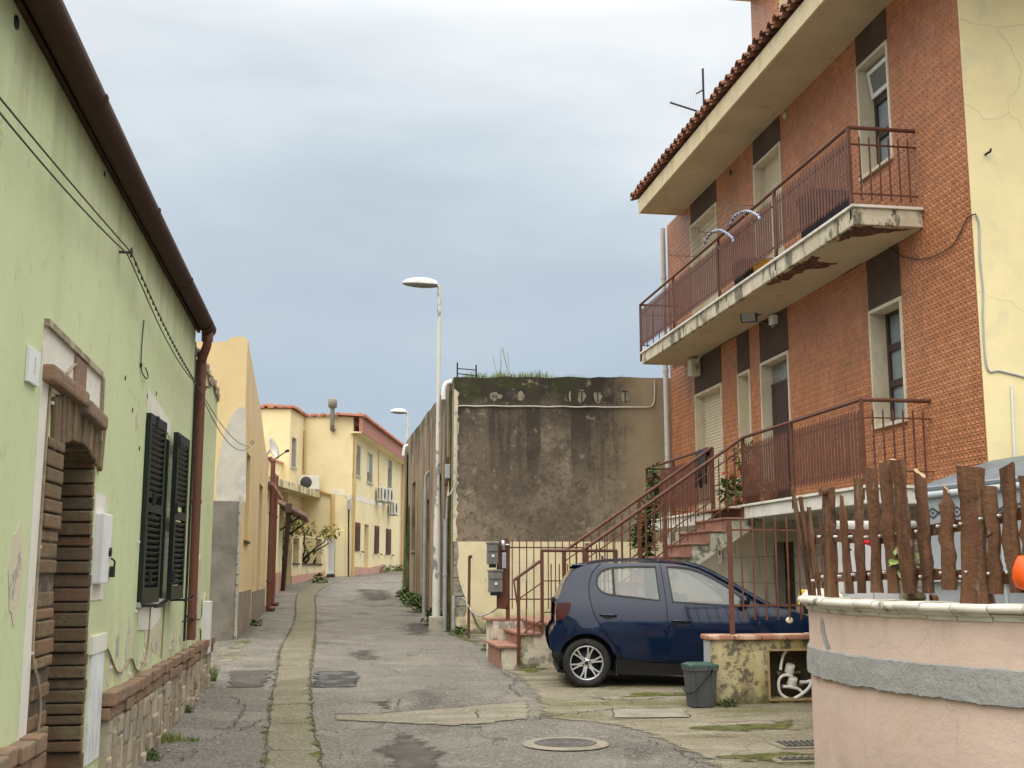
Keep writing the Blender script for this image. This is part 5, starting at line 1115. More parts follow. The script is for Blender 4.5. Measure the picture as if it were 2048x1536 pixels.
pp.tube([fnG(.03, .2, -.05), fnG(.03, .62, -.05), fnG(.03, 1.0, -.045)], .035, 8)
pp.build('rain_pipe', pvc, GR)
pw = MB(); pw.tube(catmull([(GA.x+.15, GA.y+.45, ZT-.02), (GA.x-.10, GA.y+.45, ZT-.06), (GA.x-.17, GA.y+.45, ZT-.2), (GA.x-.17, GA.y+.45, ZT-.42)], 5), .055, 10); pw.build('rain_spout', white_pl, GR); pw = MB(); pw.tube(catmull([(GA.x+.1, GA.y+14.6, ZT+.1), (GA.x-.1, GA.y+14.6, ZT+.06), (GA.x-.14, GA.y+14.6, ZT-.25)], 4), .06, 10)
pw.build('rain_spout', white_pl, GR)
cb = MB(); z0 = onY(912, 812, GA.y).z
pts = [fnG(.07, 3.6, -.03), fnG(.07, z0-.12, -.03), fnG(.09, z0-.02, -.03), fnG(.2, z0, -.03)]+[fnG(u, z0-.04*u/4+.008*math.sin(u*9), -.03) for u in np.arange(.5, 4.0, .3)]+[fnG(4.12, z0-.03, -.03), fnG(4.22, z0+.06, -.03), fnG(4.24, z0+.3, -.03), fnG(4.24, ZT2-.05, -.03)]
cb.tube(catmull(pts, 3), .016, 7); cb.tube(catmull([fnG(.07, 3.6, -.03), fnG(.06, 3.35, -.04), fnG(-.02, 3.15, -.06), fnG(-.1, 3.05, -.03), Vector((GA.x-.05, GA.y+.5, 3.15)), Vector((GA.x-.04, GA.y+.55, 3.4))], 4), .016, 6)
tag(cb.build('conduit', mat('pale_conduit', (.46, .43, .36), .7, [dict(col=(.3, .27, .21), scale=5, lo=.5, hi=.66, amt=.7)])), 'pale conduit running across the top of the mouldy wall', 'conduit')
jb = thing('junction_box', 'rusty junction box and white switch on the streaky side wall behind the lamp post', 'junction box', (GA.x-.05, GA.y+1.1, 3.6))
MB().bbox(GA.x-.08, GA.x, GA.y+.9, GA.y+1.35, 3.35, 3.95, .01).build('box', mat('rusty_box', (.13, .09, .065), .8), jb); MB().bbox(GA.x-.12, GA.x-.02, GA.y+.45, GA.y+.62, 3.45, 3.75, .01).build('switch', grey_pl, jb)
# filled holes with rusty bar ends near the top of the wall
cpm = mat('cement_patch', (.25, .22, .165), .95, [dict(col=(.15, .13, .1), scale=9, lo=.48, hi=.6, amt=.8), dict(col=(.33, .3, .23), scale=14, lo=.55, hi=.66, amt=.7)], [(30, .5, .015)], vary=.15); rr_ = random.Random(5)
for px, w, h, barred in ((988, .14, .15, 0), (1042, .13, .17, 0), (1140, .04, .2, 0), (1163, .15, .22, 1), (1195, .16, .21, 1), (1250, .13, .19, 1), (994, .2, .07, 0)):
    c = onP(px, 793, GA, gn); u = (c-GA).dot(gd); z = c.z
    o_ = [(u+math.cos(a)*w*.6*rr_.uniform(.75, 1.25), z+math.sin(a)*h*.62*rr_.uniform(.8, 1.2)) for a in np.linspace(0, 2*math.pi, 12, endpoint=False)]
    hp = MB(); wall(hp, o_, [], lambda a, b, d: fnG(a, b, d-.006), 0, .02); hp.build('cement_patch', cpm, GR)
    if barred: hb = MB(); hb.bar(fnG(u, z-.12, -.012), fnG(u, z+.11, -.012), .022, .02); hb.bar(fnG(u-.06, z+.11, -.012), fnG(u+.06, z+.11, -.012), .02, .02); hb.build('rusty_bar', crackm, GR)

# weeds on the roof edge
grassm = mat('grass', (.13, .19, .04), .8, [dict(col=(.26, .28, .08), scale=5, lo=.45, hi=.62, amt=.8)], vary=.2, vscale=8)
def tuft(mb, c, rad, n, h, rr):
    for _ in range(n):
        a = rr.uniform(0, 6.283); r_ = rad*rr.random()**.6; p = Vector(c)+Vector((math.cos(a)*r_, math.sin(a)*r_, 0)); L_ = h*rr.uniform(.5, 1.2); d = Vector((rr.gauss(0, .3), rr.gauss(0, .3), 1)).normalized(); s_ = Vector((rr.uniform(-1, 1), rr.uniform(-1, 1), 0)).normalized()*.006*(.6+h*2); b_ = d+Vector((rr.gauss(0, .4), rr.gauss(0, .4), -.2))
        mb.add([p-s_, p+s_, p+d*L_*.6+s_*.7, p+d*L_*.6-s_*.7, p+d*L_*.6+b_.normalized()*L_*.4], [(0, 1, 2, 3), (3, 2, 4)])
b = MB()
for u, n, h in ((.35, 60, .2), (.5, 60, .22), (.7, 40, .16), (.95, 80, .25), (1.15, 60, .2), (1.35, 40, .15), (1.5, 70, .24), (1.72, 70, .26), (1.9, 60, .2), (2.15, 25, .12), (2.45, 25, .12), (2.7, 14, .1), (3.6, 14, .1)): tuft(b, fnG(u, ZT-.08, .18), .17, n+40, h*.6+.10, rr_)
for u in (.95, 1.2): [b.tube([fnG(u, ZT-.1, .2), fnG(u+rr_.uniform(-.2, .2), ZT+rr_.uniform(.4, .75), .25)], .004, 4) for _ in range(3)]
o = b.build('roof_grass', grassm); tag(o, 'weedy grass growing along the top edge of the mouldy wall', 'grass', kind='stuff')
rb = thing('roof_bracket', 'small black metal bracket on the roof corner of the mouldy building', 'bracket', fnG(.12, ZT, .1))
b = MB(); A_, B_ = fnG(.06, ZT, .1), fnG(.46, ZT, .12); b.bar(A_-Vector((0, 0, .1)), A_+Vector((0, 0, .33)), .03, .03); b.bar(B_-Vector((0, 0, .1)), B_+Vector((0, 0, .28)), .03, .03); b.build('upright', black_iron, rb)
b = MB(); b.bar(A_+Vector((0, 0, .2)), B_+Vector((0, 0, .17)), .02, .02); b.bar(A_+Vector((0, 0, .09)), B_+Vector((0, 0, .05)), .02, .02); b.build('crossbar', black_iron, rb)

# iron post before the cream wall, sagging cable
ip = thing('iron_post', 'thin rusty iron post standing before the cream wall', 'post', (2.72, 23.0, g(2.72, 23)))
c = onG(937, 1275); t_ = onY(941, 1112, c.y)
b = MB(); b.bar((c.x, c.y, c.z-.1), (c.x+.01, c.y, t_.z), .062, .05); b.build('shaft', rail_m, ip)
b = MB(); b.tube([(c.x+.0, c.y-.03, t_.z-.01), (c.x+.06, c.y-.03, t_.z-.01)], .03, 8); b.build('hinge', rail_m, ip)
cb = MB(); cb.tube(catmull([fnG(.05, .72, -.04), onY(925, 1195, 23.2), onY(945, 1225, 22.3), onY(962, 1232, 21.5), onY(980, 1226, 20.0), onY(994, 1217, 18.2)], 6), .013, 6)
cb.tube(catmull([onY(943, 1222, 22.9), onY(952, 1245, 23.0), onY(962, 1260, 23.3)], 4), .02, 6)
tag(cb.build('cable', mat('blue_grey_cable', (.22, .22, .25), .6, [dict(col=(.45, .43, .36), scale=3, lo=.45, hi=.55, amt=.9)])), 'grey cable sagging from the garage corner to the stair landing', 'cable')
# street lamps
paint = mat('flaking_white_paint', (.58, .57, .52), .6, [dict(col=(.19, .185, .175), scale=3.5, lo=.555, hi=.59, amt=.95, st=(1, 1, .45), det=8), dict(col=(.5, .45, .36), scale=2, lo=.5, hi=.66, amt=.5)], vary=.06)
def lamp(x, y, ztop, label, arm, r=.075):
    z = g(x, y); th = thing('street_lamp', label, 'street lamp', (x, y, z), 'street lamps along the lane')
    b = MB(); b.lathe([(r*1.18, -.1), (r*1.15, .9), (r*1.05, 1.9), (r, 2.2), (r*.62, 3.1+.0), (r*.55, ztop-z-.05), (r*.5, ztop-z)], (x, y, z), n=16); b.build('pole', paint, th)
    MB().bbox(x-.15, x+.15, y-.15, y+.15, z-.1, z+.30, .03).build('plinth', mat('plinth_concrete', (.38, .35, .28), .95, [dict(col=(.2, .18, .14), scale=6, lo=.5, hi=.62, amt=.7)], [(30, .5, .01)]), th)
    b = MB(); b.tube([(x, y, ztop-.02), (x-.02, y, ztop+.03), (x-.1, y, ztop+.05)], .042, 10); b.build('arm', paint, th)
    L = arm; prof = [(0.0, .10, .055), (.12, .13, .085), (.3, .145, .10), (.5, .14, .09), (.68, .10, .06), (.76, .03, .02)]
    def shell(topz, botz, k):
        b_ = MB(); n = 10; v = []
        for (s_, w, h) in prof:
            for a in range(n+1):
                t = math.pi*a/n; v.append((x-.06-s_*L/.76, y+math.cos(t)*w, ztop+.05+s_*.02 + (math.sin(t)*h*k)))
        b_.add(v, [(i*(n+1)+a, i*(n+1)+a+1, (i+1)*(n+1)+a+1, (i+1)*(n+1)+a) for i in range(len(prof)-1) for a in range(n)], True); b_.add(v[:n+1], [tuple(range(n+1))]); return b_
    shell(0, 0, 1.6).build('hood', mat('lamp_hood', (.62, .62, .6), .45, [dict(col=(.4, .39, .36), scale=9, lo=.5, hi=.65, amt=.5)]), th)
    shell(0, 0, -.8).build('glass_bowl', mat('lamp_bowl', (.20, .20, .19), .3, spec=.5), th)
lp = onG(872, 1262); lamp(lp.x, lp.y, onY(880, 575, lp.y).z, 'tall street lamp with a flaking white pole in front of the mouldy building', .76)
l2 = (2.9, 45.0); lamp(l2[0], l2[1], onY(842, 828, l2[1]).z, 'farther street lamp whose white head shows above the roof of the mouldy building', .62)
# weeds at the foot of the side wall
rw = random.Random(9)
for i, (px, py, r_, lab) in enumerate(((812, 1200, .3, 'low green weed at the far end of the garage side wall'), (826, 1212, .3, 'green weed by the garage side wall, second from the far end'), (846, 1224, .42, 'largest bushy weed at the foot of the garage wall left of the lamp post'), (890, 1252, .3, 'green weed between the lamp post and the garage corner'))):
    c = onG(px, py); c.x = min(c.x, GA.x-.12); c.z = g(c.x, c.y); b = MB(); leaves(b, (c.x, c.y+.1, c.z+r_*.5), (r_*.85, r_*1.8, r_*.62), 210, .15, .09, rw, .3)
    tag(b.build('weed', leaf_g), lab, 'weed', 'weeds along the garage wall'); bpy.context.scene.objects[-1]
# ================================================================== blue hatchback (side-on, nose to the right)
YN_C = 14.0; WID = 1.64; YM = YN_C+WID/2
paintm = mat('dark_blue_paint', (.0035, .0115, .036), .12, [dict(col=(.012, .018, .04), scale=3, lo=.55, hi=.8, amt=.25)], spec=.28, vary=.04, coat=.35)
plast = mat('black_plastic', (.014, .014, .016), .55, spec=.35)
rub = mat('tyre_rubber', (.022, .021, .02), .85, [dict(col=(.06, .055, .045), scale=8, lo=.5, hi=.66, amt=.6)])
alloy = mat('alloy_silver', (.55, .55, .55), .33, metal=.75)
cabin = mat('cabin_dark', (.022, .022, .025), .9)
seatm = mat('seat_grey', (.10, .105, .11), .9)
cglass = glass('car_glass', tint=(.90, .93, .92), alpha=.58, rough=.02, base=(.42, .44, .43))  # pale grey base colour stands in for the reflections veiling the panes
redl = mat('red_lamp', (.04, .003, .002), .3, [dict(col=(.075, .009, .004), scale=4, lo=.5, hi=.65, amt=.6)], spec=.2)
K = 3.657
CYAW = R(-8.5); CD = Vector((math.cos(CYAW), math.sin(CYAW), 0)); CP = Vector((3.11, YN_C, 0)); CN = Vector((-math.sin(CYAW), math.cos(CYAW), 0))
def S4(x, y): p = onP(1080+x/K, 1100+y/K, CP, CN); return (3.11+(p-CP).dot(CD), p.z)      # zoomed-picture point -> (X, Z) on the near flank plane
CAR = thing('blue_car', 'dark blue five door hatchback parked nose towards the house', 'car', (3.11, YN_C, 0))
X0 = S4(68, 620)[0]; X1 = X0+3.62
TILT = lambda x: -(x-3.1)*.016
def halfw(x, z):
    zz = z-TILT(x)                                       # height above the level of the rear wheel contact
    h = zz-.12
    w = np.interp(h, [0, .18, .32, .55, .70, .78, .84, .95, 1.05, 1.46, 1.55], [.74, .765, .80, .822, .826, .82, .806, .775, .74, .585, .52])
    t = (x-X0)/(X1-X0)
    w -= .13*max(0, (.16-t)/.16)**2.2 + .22*max(0, (t-.80)/.20)**2
    for wx in (3.11, 5.48):                              # flared arches
        r_ = math.hypot(x-wx, (z-(.40+TILT(wx))))
        w += .016*math.exp(-((r_-.38)/.06)**2)
    return w
def near(x, z, d=0): return Vector((x, YM-halfw(x, z)+d, z))
def far(x, z, d=0): return Vector((x, YM+halfw(x, z)-d, z))
wr = S4(343, 827); wx, wz = wr
# upper outline (rear bumper -> roof -> bonnet -> nose)
up4 = [(150, 826), (100, 775), (80, 720), (70, 660), (70, 620), (88, 588), (118, 545), (116, 495), (118, 440), (120, 395), (132, 370), (160, 300), (200, 222), (240, 163), (262, 138), (330, 112), (420, 92), (520, 80), (650, 73), (780, 73), (900, 77), (1000, 85), (1090, 98), (1180, 122), (1280, 168), (1400, 236), (1520, 312), (1630, 378), (1690, 408)]
up = [S4(*p) for p in up4]
zb_ = lambda x: TILT(x)
xn = up[-1][0]
up += [(xn+.25, 1.075+zb_(xn+.25)), (xn+.5, 1.0+zb_(xn+.5)), (X1-.16, .88+zb_(X1)), (X1-.05, .74+zb_(X1)), (X1, .55+zb_(X1)), (X1-.02, .36+zb_(X1)), (X1-.12, .27+zb_(X1))]
def archpts(cx, cz, r, a0, a1, n=18): return [(cx+r*math.cos(a0+(a1-a0)*k/n), cz+r*math.sin(a0+(a1-a0)*k/n)) for k in range(n+1)]
RA = .335
fx, fz = 5.48, .40+TILT(5.48)+.0
sill = lambda x: .265+TILT(x)
lower = [(fx+RA+.02, sill(fx)+.02)]+archpts(fx, fz+.02, RA, -.30, math.pi+.30)+[(fx-RA-.02, sill(fx-.35))]+[(x, sill(x)) for x in np.arange(fx-.55, wx+.5, -.25)]+[(wx+RA+.02, sill(wx+.35))]+archpts(wx, wz+.015, RA, -.35, math.pi+.30)
# windows (shared openings)
w_r = [S4(*p) for p in ((424, 250), (424, 215), (436, 183), (462, 155), (500, 138), (560, 128), (700, 122), (862, 121), (882, 370), (760, 357), (640, 343), (545, 332), (490, 322), (455, 305), (432, 278))]
w_f = [S4(*p) for p in ((946, 122), (1040, 126), (1120, 138), (1200, 165), (1290, 212), (1380, 268), (1450, 320), (1500, 362), (1520, 398), (1480, 410), (1320, 404), (1150, 393), (978, 380))]
shell_o = up+lower
# outer skin is split into panels by shut lines, each panel its own part
gap = .004
RD = [(-60, 0)]
seam_r = [S4(*p) for p in ((470, 92), (430, 118), (392, 165), (370, 225), (364, 285), (368, 345), (380, 410), (402, 480), (440, 550), (498, 630), (555, 712), (596, 772), (606, 800))]
seam_b = [S4(*p) for p in ((898, 92), (905, 160), (914, 240), (924, 330), (932, 420), (937, 520), (937, 640), (934, 740), (930, 822))]
seam_f = [S4(*p) for p in ((1440, 290), (1520, 345), (1572, 392), (1584, 440), (1594, 520), (1602, 600), (1604, 700), (1598, 790))]
bot_r = [S4(606, 815), S4(760, 822), S4(922, 828)]
dtop = [S4(*p) for p in ((480, 90), (560, 92), (700, 92), (892, 92))]
ftop = [S4(*p) for p in ((904, 92), (1000, 98), (1090, 113), (1180, 139), (1260, 178), (1340, 226), (1432, 286))]
def off(poly, d):
    n = len(poly); A = sum(poly[i][0]*poly[(i+1) % n][1]-poly[(i+1) % n][0]*poly[i][1] for i in range(n)); s_ = 1 if A > 0 else -1; o = []
    for i in range(n):
        a, b, c = Vector(poly[i-1]), Vector(poly[i]), Vector(poly[(i+1) % n]); e1 = (b-a).normalized(); e2 = (c-b).normalized(); nn = Vector((-(e1.y+e2.y), e1.x+e2.x)); nn = nn.normalized() if nn.length > 1e-6 else Vector((-e1.y, e1.x)); q = b+nn*d*s_; o.append((q.x, q.y))
    return o
rear_door = seam_r[::-1]+dtop+seam_b+bot_r[::-1]
rear_door = [p for p in rear_door]
front_door = seam_b[::-1]+ftop+seam_f+[(p[0], p[1]) for p in (S4(1590, 845), S4(1250, 838), S4(935, 830))]
def panel(name, poly, holes, m, d=0.0, lip=.02, both=True, gridsz=.055, ins=gap, parent=CAR):
    poly = off(poly, ins) if ins else poly
    P, T = cdt(poly, holes, gridsz)
    for f_ in (near, far):
        mb = MB(); mb.add([f_(x, z, d) for x, z in P], T, True)
        for lp in [poly]+[list(h) for h in holes]:
            n = len(lp); mb.add([f_(x, z, d) for x, z in lp]+[f_(x, z, d+lip) for x, z in lp], [(i, (i+1) % n, n+(i+1) % n, n+i) for i in range(n)], False)
        o = mb.build(name, m, parent)
    return o
rq = [p for p in up4 if p[0] <= 500]
quarter = [S4(*p) for p in up4[1:17]]+[S4(470, 88)]
quarter = [S4(*p) for p in ((100, 560), (118, 545), (120, 395), (132, 372), (160, 302), (200, 224), (240, 165), (262, 140), (330, 114), (420, 95), (462, 93))]+[(x-.006, z) for x, z in seam_r[1:]]+archpts(wx, wz+.015, RA, .30, math.pi-.12)+[S4(120, 700), S4(84, 640), S4(90, 590)]
tail_o = [S4(*p) for p in ((124, 392), (170, 386), (228, 388), (224, 430), (205, 470), (182, 505), (140, 515), (120, 512), (118, 450))]
panel('quarter_panel', quarter, [tail_o], paintm, ins=.002)
panel('rear_door', rear_door, [off(w_r, -.012)], paintm)
fd = panel('front_door', front_door, [off(w_f, -.012)], paintm)
fender = [(p[0]+.006, p[1]) for p in seam_f[2:]]+[S4(1600, 845)]+archpts(fx, fz+.02, RA, math.pi-.05, .10)+[(X1-.25, .45+zb_(X1)), (X1-.1, .74+zb_(X1)), (X1-.2, .86+zb_(X1)), (xn+.5, .985+zb_(xn+.5)), (xn+.25, 1.06+zb_(xn+.25)), (xn, S4(1690, 410)[1])]
panel('front_wing', fender, [], paintm, ins=.002)
# bumpers and sill
bump = [S4(*p) for p in ((152, 826), (100, 775), (80, 720), (70, 660), (70, 622), (88, 592), (120, 548), (150, 560), (185, 620))]+archpts(wx, wz+.015, RA, math.pi*.80, math.pi+.33)
panel('rear_bumper', bump, [], paintm, ins=0, d=-.012)
bumplow = [S4(*p) for p in ((152, 828), (102, 778), (96, 742), (165, 744), (168, 800))]
panel('bumper_trim', bumplow, [], plast, ins=0, d=-.018)
skirt = [S4(600, 800), S4(760, 826), S4(930, 832), S4(1250, 842), S4(1600, 850)]+[(x, sill(x)) for x in np.arange(fx-RA-.02, wx+RA, -.2)]+[S4(566, 880)]
panel('sill', skirt, [], plast, ins=0, d=-.004)
fb = [(fx+RA, sill(fx)), (X1-.12, .27+zb_(X1)), (X1-.02, .36+zb_(X1)), (X1, .55+zb_(X1)), (X1-.06, .73+zb_(X1)), (X1-.24, .5+zb_(X1))]
panel('front_bumper', fb, [], paintm, ins=0)
strip = [S4(600, 768), S4(930, 788), S4(1250, 800), S4(1590, 808), S4(1590, 824), S4(1250, 817), S4(930, 806), S4(602, 790)]
panel('rub_strip', strip, [], paintm, ins=0, d=-.012, lip=.012)
# inner dark shell, floor
panel('inner_shell', [p for p in off(shell_o, .03)], [off(w_r, -.03), off(w_f, -.03)], plast, d=.02, lip=.0, ins=0, gridsz=.09)
b = MB(); b.box(X0+.1, X1-.1, YM-.70, YM+.70, .27, .31, Matrix.Translation((3.1, 0, 0)) @ Matrix.Rotation(.016, 4, 'Y') @ Matrix.Translation((-3.1, 0, 0))); b.build('floor_pan', plast, CAR)
# cross-car skins: roof, tailgate, bonnet (spanning the two flanks)
def across(name, pts, m, crown=.03, n=9, d=0.0, parent=CAR, inset=0.0):
    mb = MB(); v = []
    for i, (x, z) in enumerate(pts):
        w = halfw(x, z)-.006-inset
        a = Vector(pts[max(0, i-1)]); b_ = Vector(pts[min(len(pts)-1, i+1)]); t = (b_-a).normalized(); nx, nz_ = -t.y, t.x
        for k in range(n):
            s_ = -1+2*k/(n-1); c_ = crown*(1-s_**2)-d - (.012 if abs(s_) == 1 else 0)
            v.append((x+nx*c_*0.9, YM+s_*w, z+nz_*c_))
    mb.add(v, [(i*n+k, i*n+k+1, (i+1)*n+k+1, (i+1)*n+k) for i in range(len(pts)-1) for k in range(n-1)], True)
    return mb.build(name, m, parent)
i_r = up4.index((262, 138)); i_w = up4.index((1180, 122))
across('roof_panel', up[i_r:i_w+1], paintm, .035)
rg = across('tailgate', up[9:i_r+1], paintm, .008)
across('rear_window', up[10:i_r], cglass, .014, inset=.09)
across('windscreen', [up[i_w]]+up[i_w+1:29], cglass, .04, d=-.004)
across('bonnet', up[28:33], paintm, .035); across('nose', up[32:36], paintm, .04); across('tail_skin', [(x+.03, z) for x, z in up[0:10]], paintm, 0)
for f_ in (near, far):
    pts = [f_(x, z, .015)+Vector((0, 0, -.002)) for x, z in up[i_w-1:29]]; MB().tube(pts, .034, 8).build('windscreen_pillar', paintm, CAR)
sp = MB(); xs_, zs_ = S4(262, 132)
sp.bbox(xs_-.03, xs_+.2, YM-.5, YM+.5, zs_+.022, zs_+.05, .012); sp.build('spoiler', paintm, CAR)
# glass and rubber surrounds
def surround(poly, name, parent=CAR):
    P_o = off(poly, -.013); P_i = off(poly, .010); n = len(poly)
    for f_ in (near, far):
        mb = MB()
        mb.add([f_(x, z, -.003) for x, z in P_o]+[f_(x, z, -.003) for x, z in P_i]+[f_(x, z, .02) for x, z in P_i], [(i, (i+1) % n, n+(i+1) % n, n+i) for i in range(n)]+[(n+i, n+(i+1) % n, 2*n+(i+1) % n, 2*n+i) for i in range(n)]); mb.build(name, plast, parent)
surround(w_r, 'rear_window_seal'); surround(w_f, 'front_window_seal')
for nm_, w_ in (('rear_side_glass', w_r), ('front_side_glass', w_f)):
    P, T = cdt(w_, grid=.12); mb = MB()
    for f_ in (near, far): MB().add([f_(x, z, .008) for x, z in P], T, True).build(nm_, cglass, CAR)
mb = MB(); a, c_ = S4(543, 130), S4(549, 334)
for f_ in (near, far): mb.bar(f_(a[0], a[1], .002), f_(c_[0], c_[1], .002), .028, .014, up=(0, 1, 0))
mb.build('window_bar', plast, CAR)
# lamps
P, T = cdt(tail_o, grid=.05); mb = MB()
for f_ in (near, far):
    mb.add([f_(x, z, -.006-.012*max(0, 1-((x-tail_o[0][0])/.12))) for x, z in P], T, True)
tl_ = mb.build('tail_lamp', redl, CAR)
mb = MB(); n = len(tail_o)
for f_ in (near, far): mb.add([f_(x, z, -.006) for x, z in tail_o]+[f_(x, z, .06) for x, z in tail_o], [(i, (i+1) % n, n+(i+1) % n, n+i) for i in range(n)])
mb.build('lamp_housing', redl, tl_)
c = S4(1825, 516); mb = MB(); mb.lathe([(0, .012), (.03, .010), (.045, 0)], near(c[0], c[1]), (0, -1, 0), 16); o = mb.build('side_indicator', mat('indicator', (.75, .68, .5), .3), CAR)
for nm_, (xa, ya, xb_, yb_) in (('rear', (442, 452, 558, 512)), ('front', (968, 496, 1096, 556))):
    a = S4(xa, ya+22); b_ = S4(xb_, ya+28); mid = ((a[0]+b_[0])/2, (a[1]+b_[1])/2)
    h_ = MB(); h_.tube(catmull([near(a[0], a[1]-.005, .005), near(a[0]+.02, a[1], -.025), near(mid[0], mid[1]+.004, -.032), near(b_[0]-.02, b_[1], -.025), near(b_[0], b_[1]-.005, .005)], 5), .014, 8); h_.build('door_handle', paintm, CAR)
    h_ = MB(); wall(h_, [(mid[0]+math.cos(t)*.062, mid[1]-.022+math.sin(t)*.03) for t in np.linspace(0, 2*math.pi, 18, endpoint=False)], [], lambda u, v, d: near(u, v, d-.002), 0, .012); h_.build('handle_recess', plast, CAR)
m_ = S4(1490, 372); b = MB()
bm = bmesh.new(); bmesh.ops.create_icosphere(bm, subdivisions=3, radius=1)
for v_ in bm.verts: v_.co = Vector((m_[0]+v_.co.x*.075*(1 if v_.co.x > 0 else .7), YM-halfw(*m_)-.10+v_.co.y*.10, m_[1]+v_.co.z*.075*(1 if abs(v_.co.z) < .9 else .95)))
b.bm(bm, True); mi = b.build('door_mirror', paintm, CAR)
MB().tube([near(m_[0]+.05, m_[1]-.04, .02), (m_[0]+.03, YM-halfw(*m_)-.06, m_[1]-.02)], .03, 8).build('mirror_arm', plast, mi)
a = S4(482, 80); t_ = S4(440, 8); b = MB(); b.lathe([(.022, 0), (.015, .03), (.005, .04)], (a[0], YM-.3, a[1]+.03), n=10); b.tube([(a[0], YM-.3, a[1]+.03), (t_[0], YM-.3, t_[1]+.05)], .004, 5); b.build('aerial', plast, CAR)
wp = S4(118, 372); b = MB(); b.bbox(wp[0]-.03, wp[0]+.02, YM-.15, YM+.1, wp[1]-.03, wp[1]+.03, .012); b.build('rear_wiper', plast, CAR)
# black mirror triangle and arch liners
b = MB()
for cx, cz in ((wx, wz), (fx, fz)):
    for s_ in (-1, 1):
        y_o = YM+s_*(.79); y_i = YM+s_*.48; pts = archpts(cx, cz+.015, RA+.006, -.5, math.pi+.5, 22); n = len(pts)
        b.add([(x, y_o, z) for x, z in pts]+[(x, y_i, z) for x, z in pts], [(i, i+1, n+i+1, n+i) for i in range(n-1)], True)
        b.add([(x, y_i, z) for x, z in pts], [tuple(range(n))])
b.build('arch_liner', plast, CAR)
# seats, wheel
b = MB()
for x, y in ((4.55, YM-.36), (4.55, YM+.36), (3.75, YM)):
    w = .24 if x > 4 else .58; t_ = TILT(x)
    b.bbox(x-.05, x+.42, y-w, y+w, .42+t_, .62+t_, .05); Mx = Matrix.Translation((x, y, .55+t_)) @ Matrix.Rotation(R(-14), 4, 'Y')
    b.bbox(-.09, .06, -w, w, 0, .50, .05, Mx); b.bbox(-.08, .03, -min(w, .13), min(w, .13), .54, .72, .04, Mx)
b.build('seat', seatm, CAR)
b = MB(); c_ = Vector((5.05, YM-.36, 1.0+TILT(5))); ax = Vector((-.85, 0, .45)).normalized(); u_ = ax.orthogonal().normalized(); v_ = ax.cross(u_)
b.tube([c_+(u_*math.cos(t)+v_*math.sin(t))*.185 for t in np.linspace(0, 2*math.pi, 25)], .015, 6); b.tube([c_-u_*.18, c_+u_*.18], .02, 6); b.build('steering_wheel', plast, CAR)
b = MB(); b.bbox(5.1, 5.75, YM-.66, YM+.66, .72+TILT(5.4), 1.0+TILT(5.4), .06); b.build('dashboard', cabin, CAR)
# wheels: tyre, rim with seven spokes
def wheel(cx, cy, cz, side, vis=True):
    t = MB(); r = .293; ax = (0, -side, 0)
    t.lathe([(.196, -.085), (.205, .075), (.235, .088), (.262, .086), (.284, .070), (.293, .05), (.293, -.05), (.284, -.08), (.235, -.09), (.196, -.085)], (cx, cy, cz), ax, 40)
    ty = t.build('wheel', rub, CAR)
    rm = MB(); rm.lathe([(.205, .076), (.198, .080), (.188, .066), (.182, .03), (.18, -.06), (.205, -.075), (.205, .076)], (cx, cy, cz), ax, 40)
    a0 = Vector((cx, cy, cz)); ex = Vector((1, 0, 0)); ez = Vector((0, 0, 1)); ey = Vector((0, -side, 0))
    for k in range(6):
        for dlt in (-.16, .16):
            a = k*math.pi/3+.26; p0 = a0+(ex*math.cos(a)+ez*math.sin(a))*.055+ey*.050; p1 = a0+(ex*math.cos(a+dlt)+ez*math.sin(a+dlt))*.192+ey*.062
            rm.bar(p0, p1, .020 if True else .04, .032, up=ey)
        p0 = a0+(ex*math.cos(a)+ez*math.sin(a))*.05+ey*.045; p1 = a0+(ex*math.cos(a)+ez*math.sin(a))*.11+ey*.053; rm.bar(p0, p1, .045, .024, up=ey)
    rm.lathe([(0, .056), (.055, .056), (.065, .046), (.065, .0)], a0, ax, 24); rm.build('rim', alloy, ty)
    h_ = MB(); h_.lathe([(0, .06), (.022, .06), (.026, .056)], a0, ax, 14)
    for k in range(4): a = k*math.pi/2+.5; h_.lathe([(0, .0575), (.011, .0575), (.013, .05)], a0+(ex*math.cos(a)+ez*math.sin(a))*.045, ax, 8)
    h_.lathe([(0, -.01), (.175, -.01), (.178, -.05)], a0, ax, 30); h_.build('hub', plast, ty)
def gw(x, y): p = CP+CD*(x-3.11)+CN*(y-YN_C); return g(p.x, p.y)+.297
for x_ in (wx, fx):
    for y_, s_ in ((YN_C+.10, 1), (YM+.72, -1)): wheel(x_, y_, gw(x_, y_), s_)
b = MB(); q = S4(562, 850); b.box(q[0]-.01, q[0]+.01, YN_C+.04, YN_C+.22, q[1]-.12, q[1]+.06); b.build('mud_flap', plast, CAR)
CAR.rotation_euler.z = CYAW
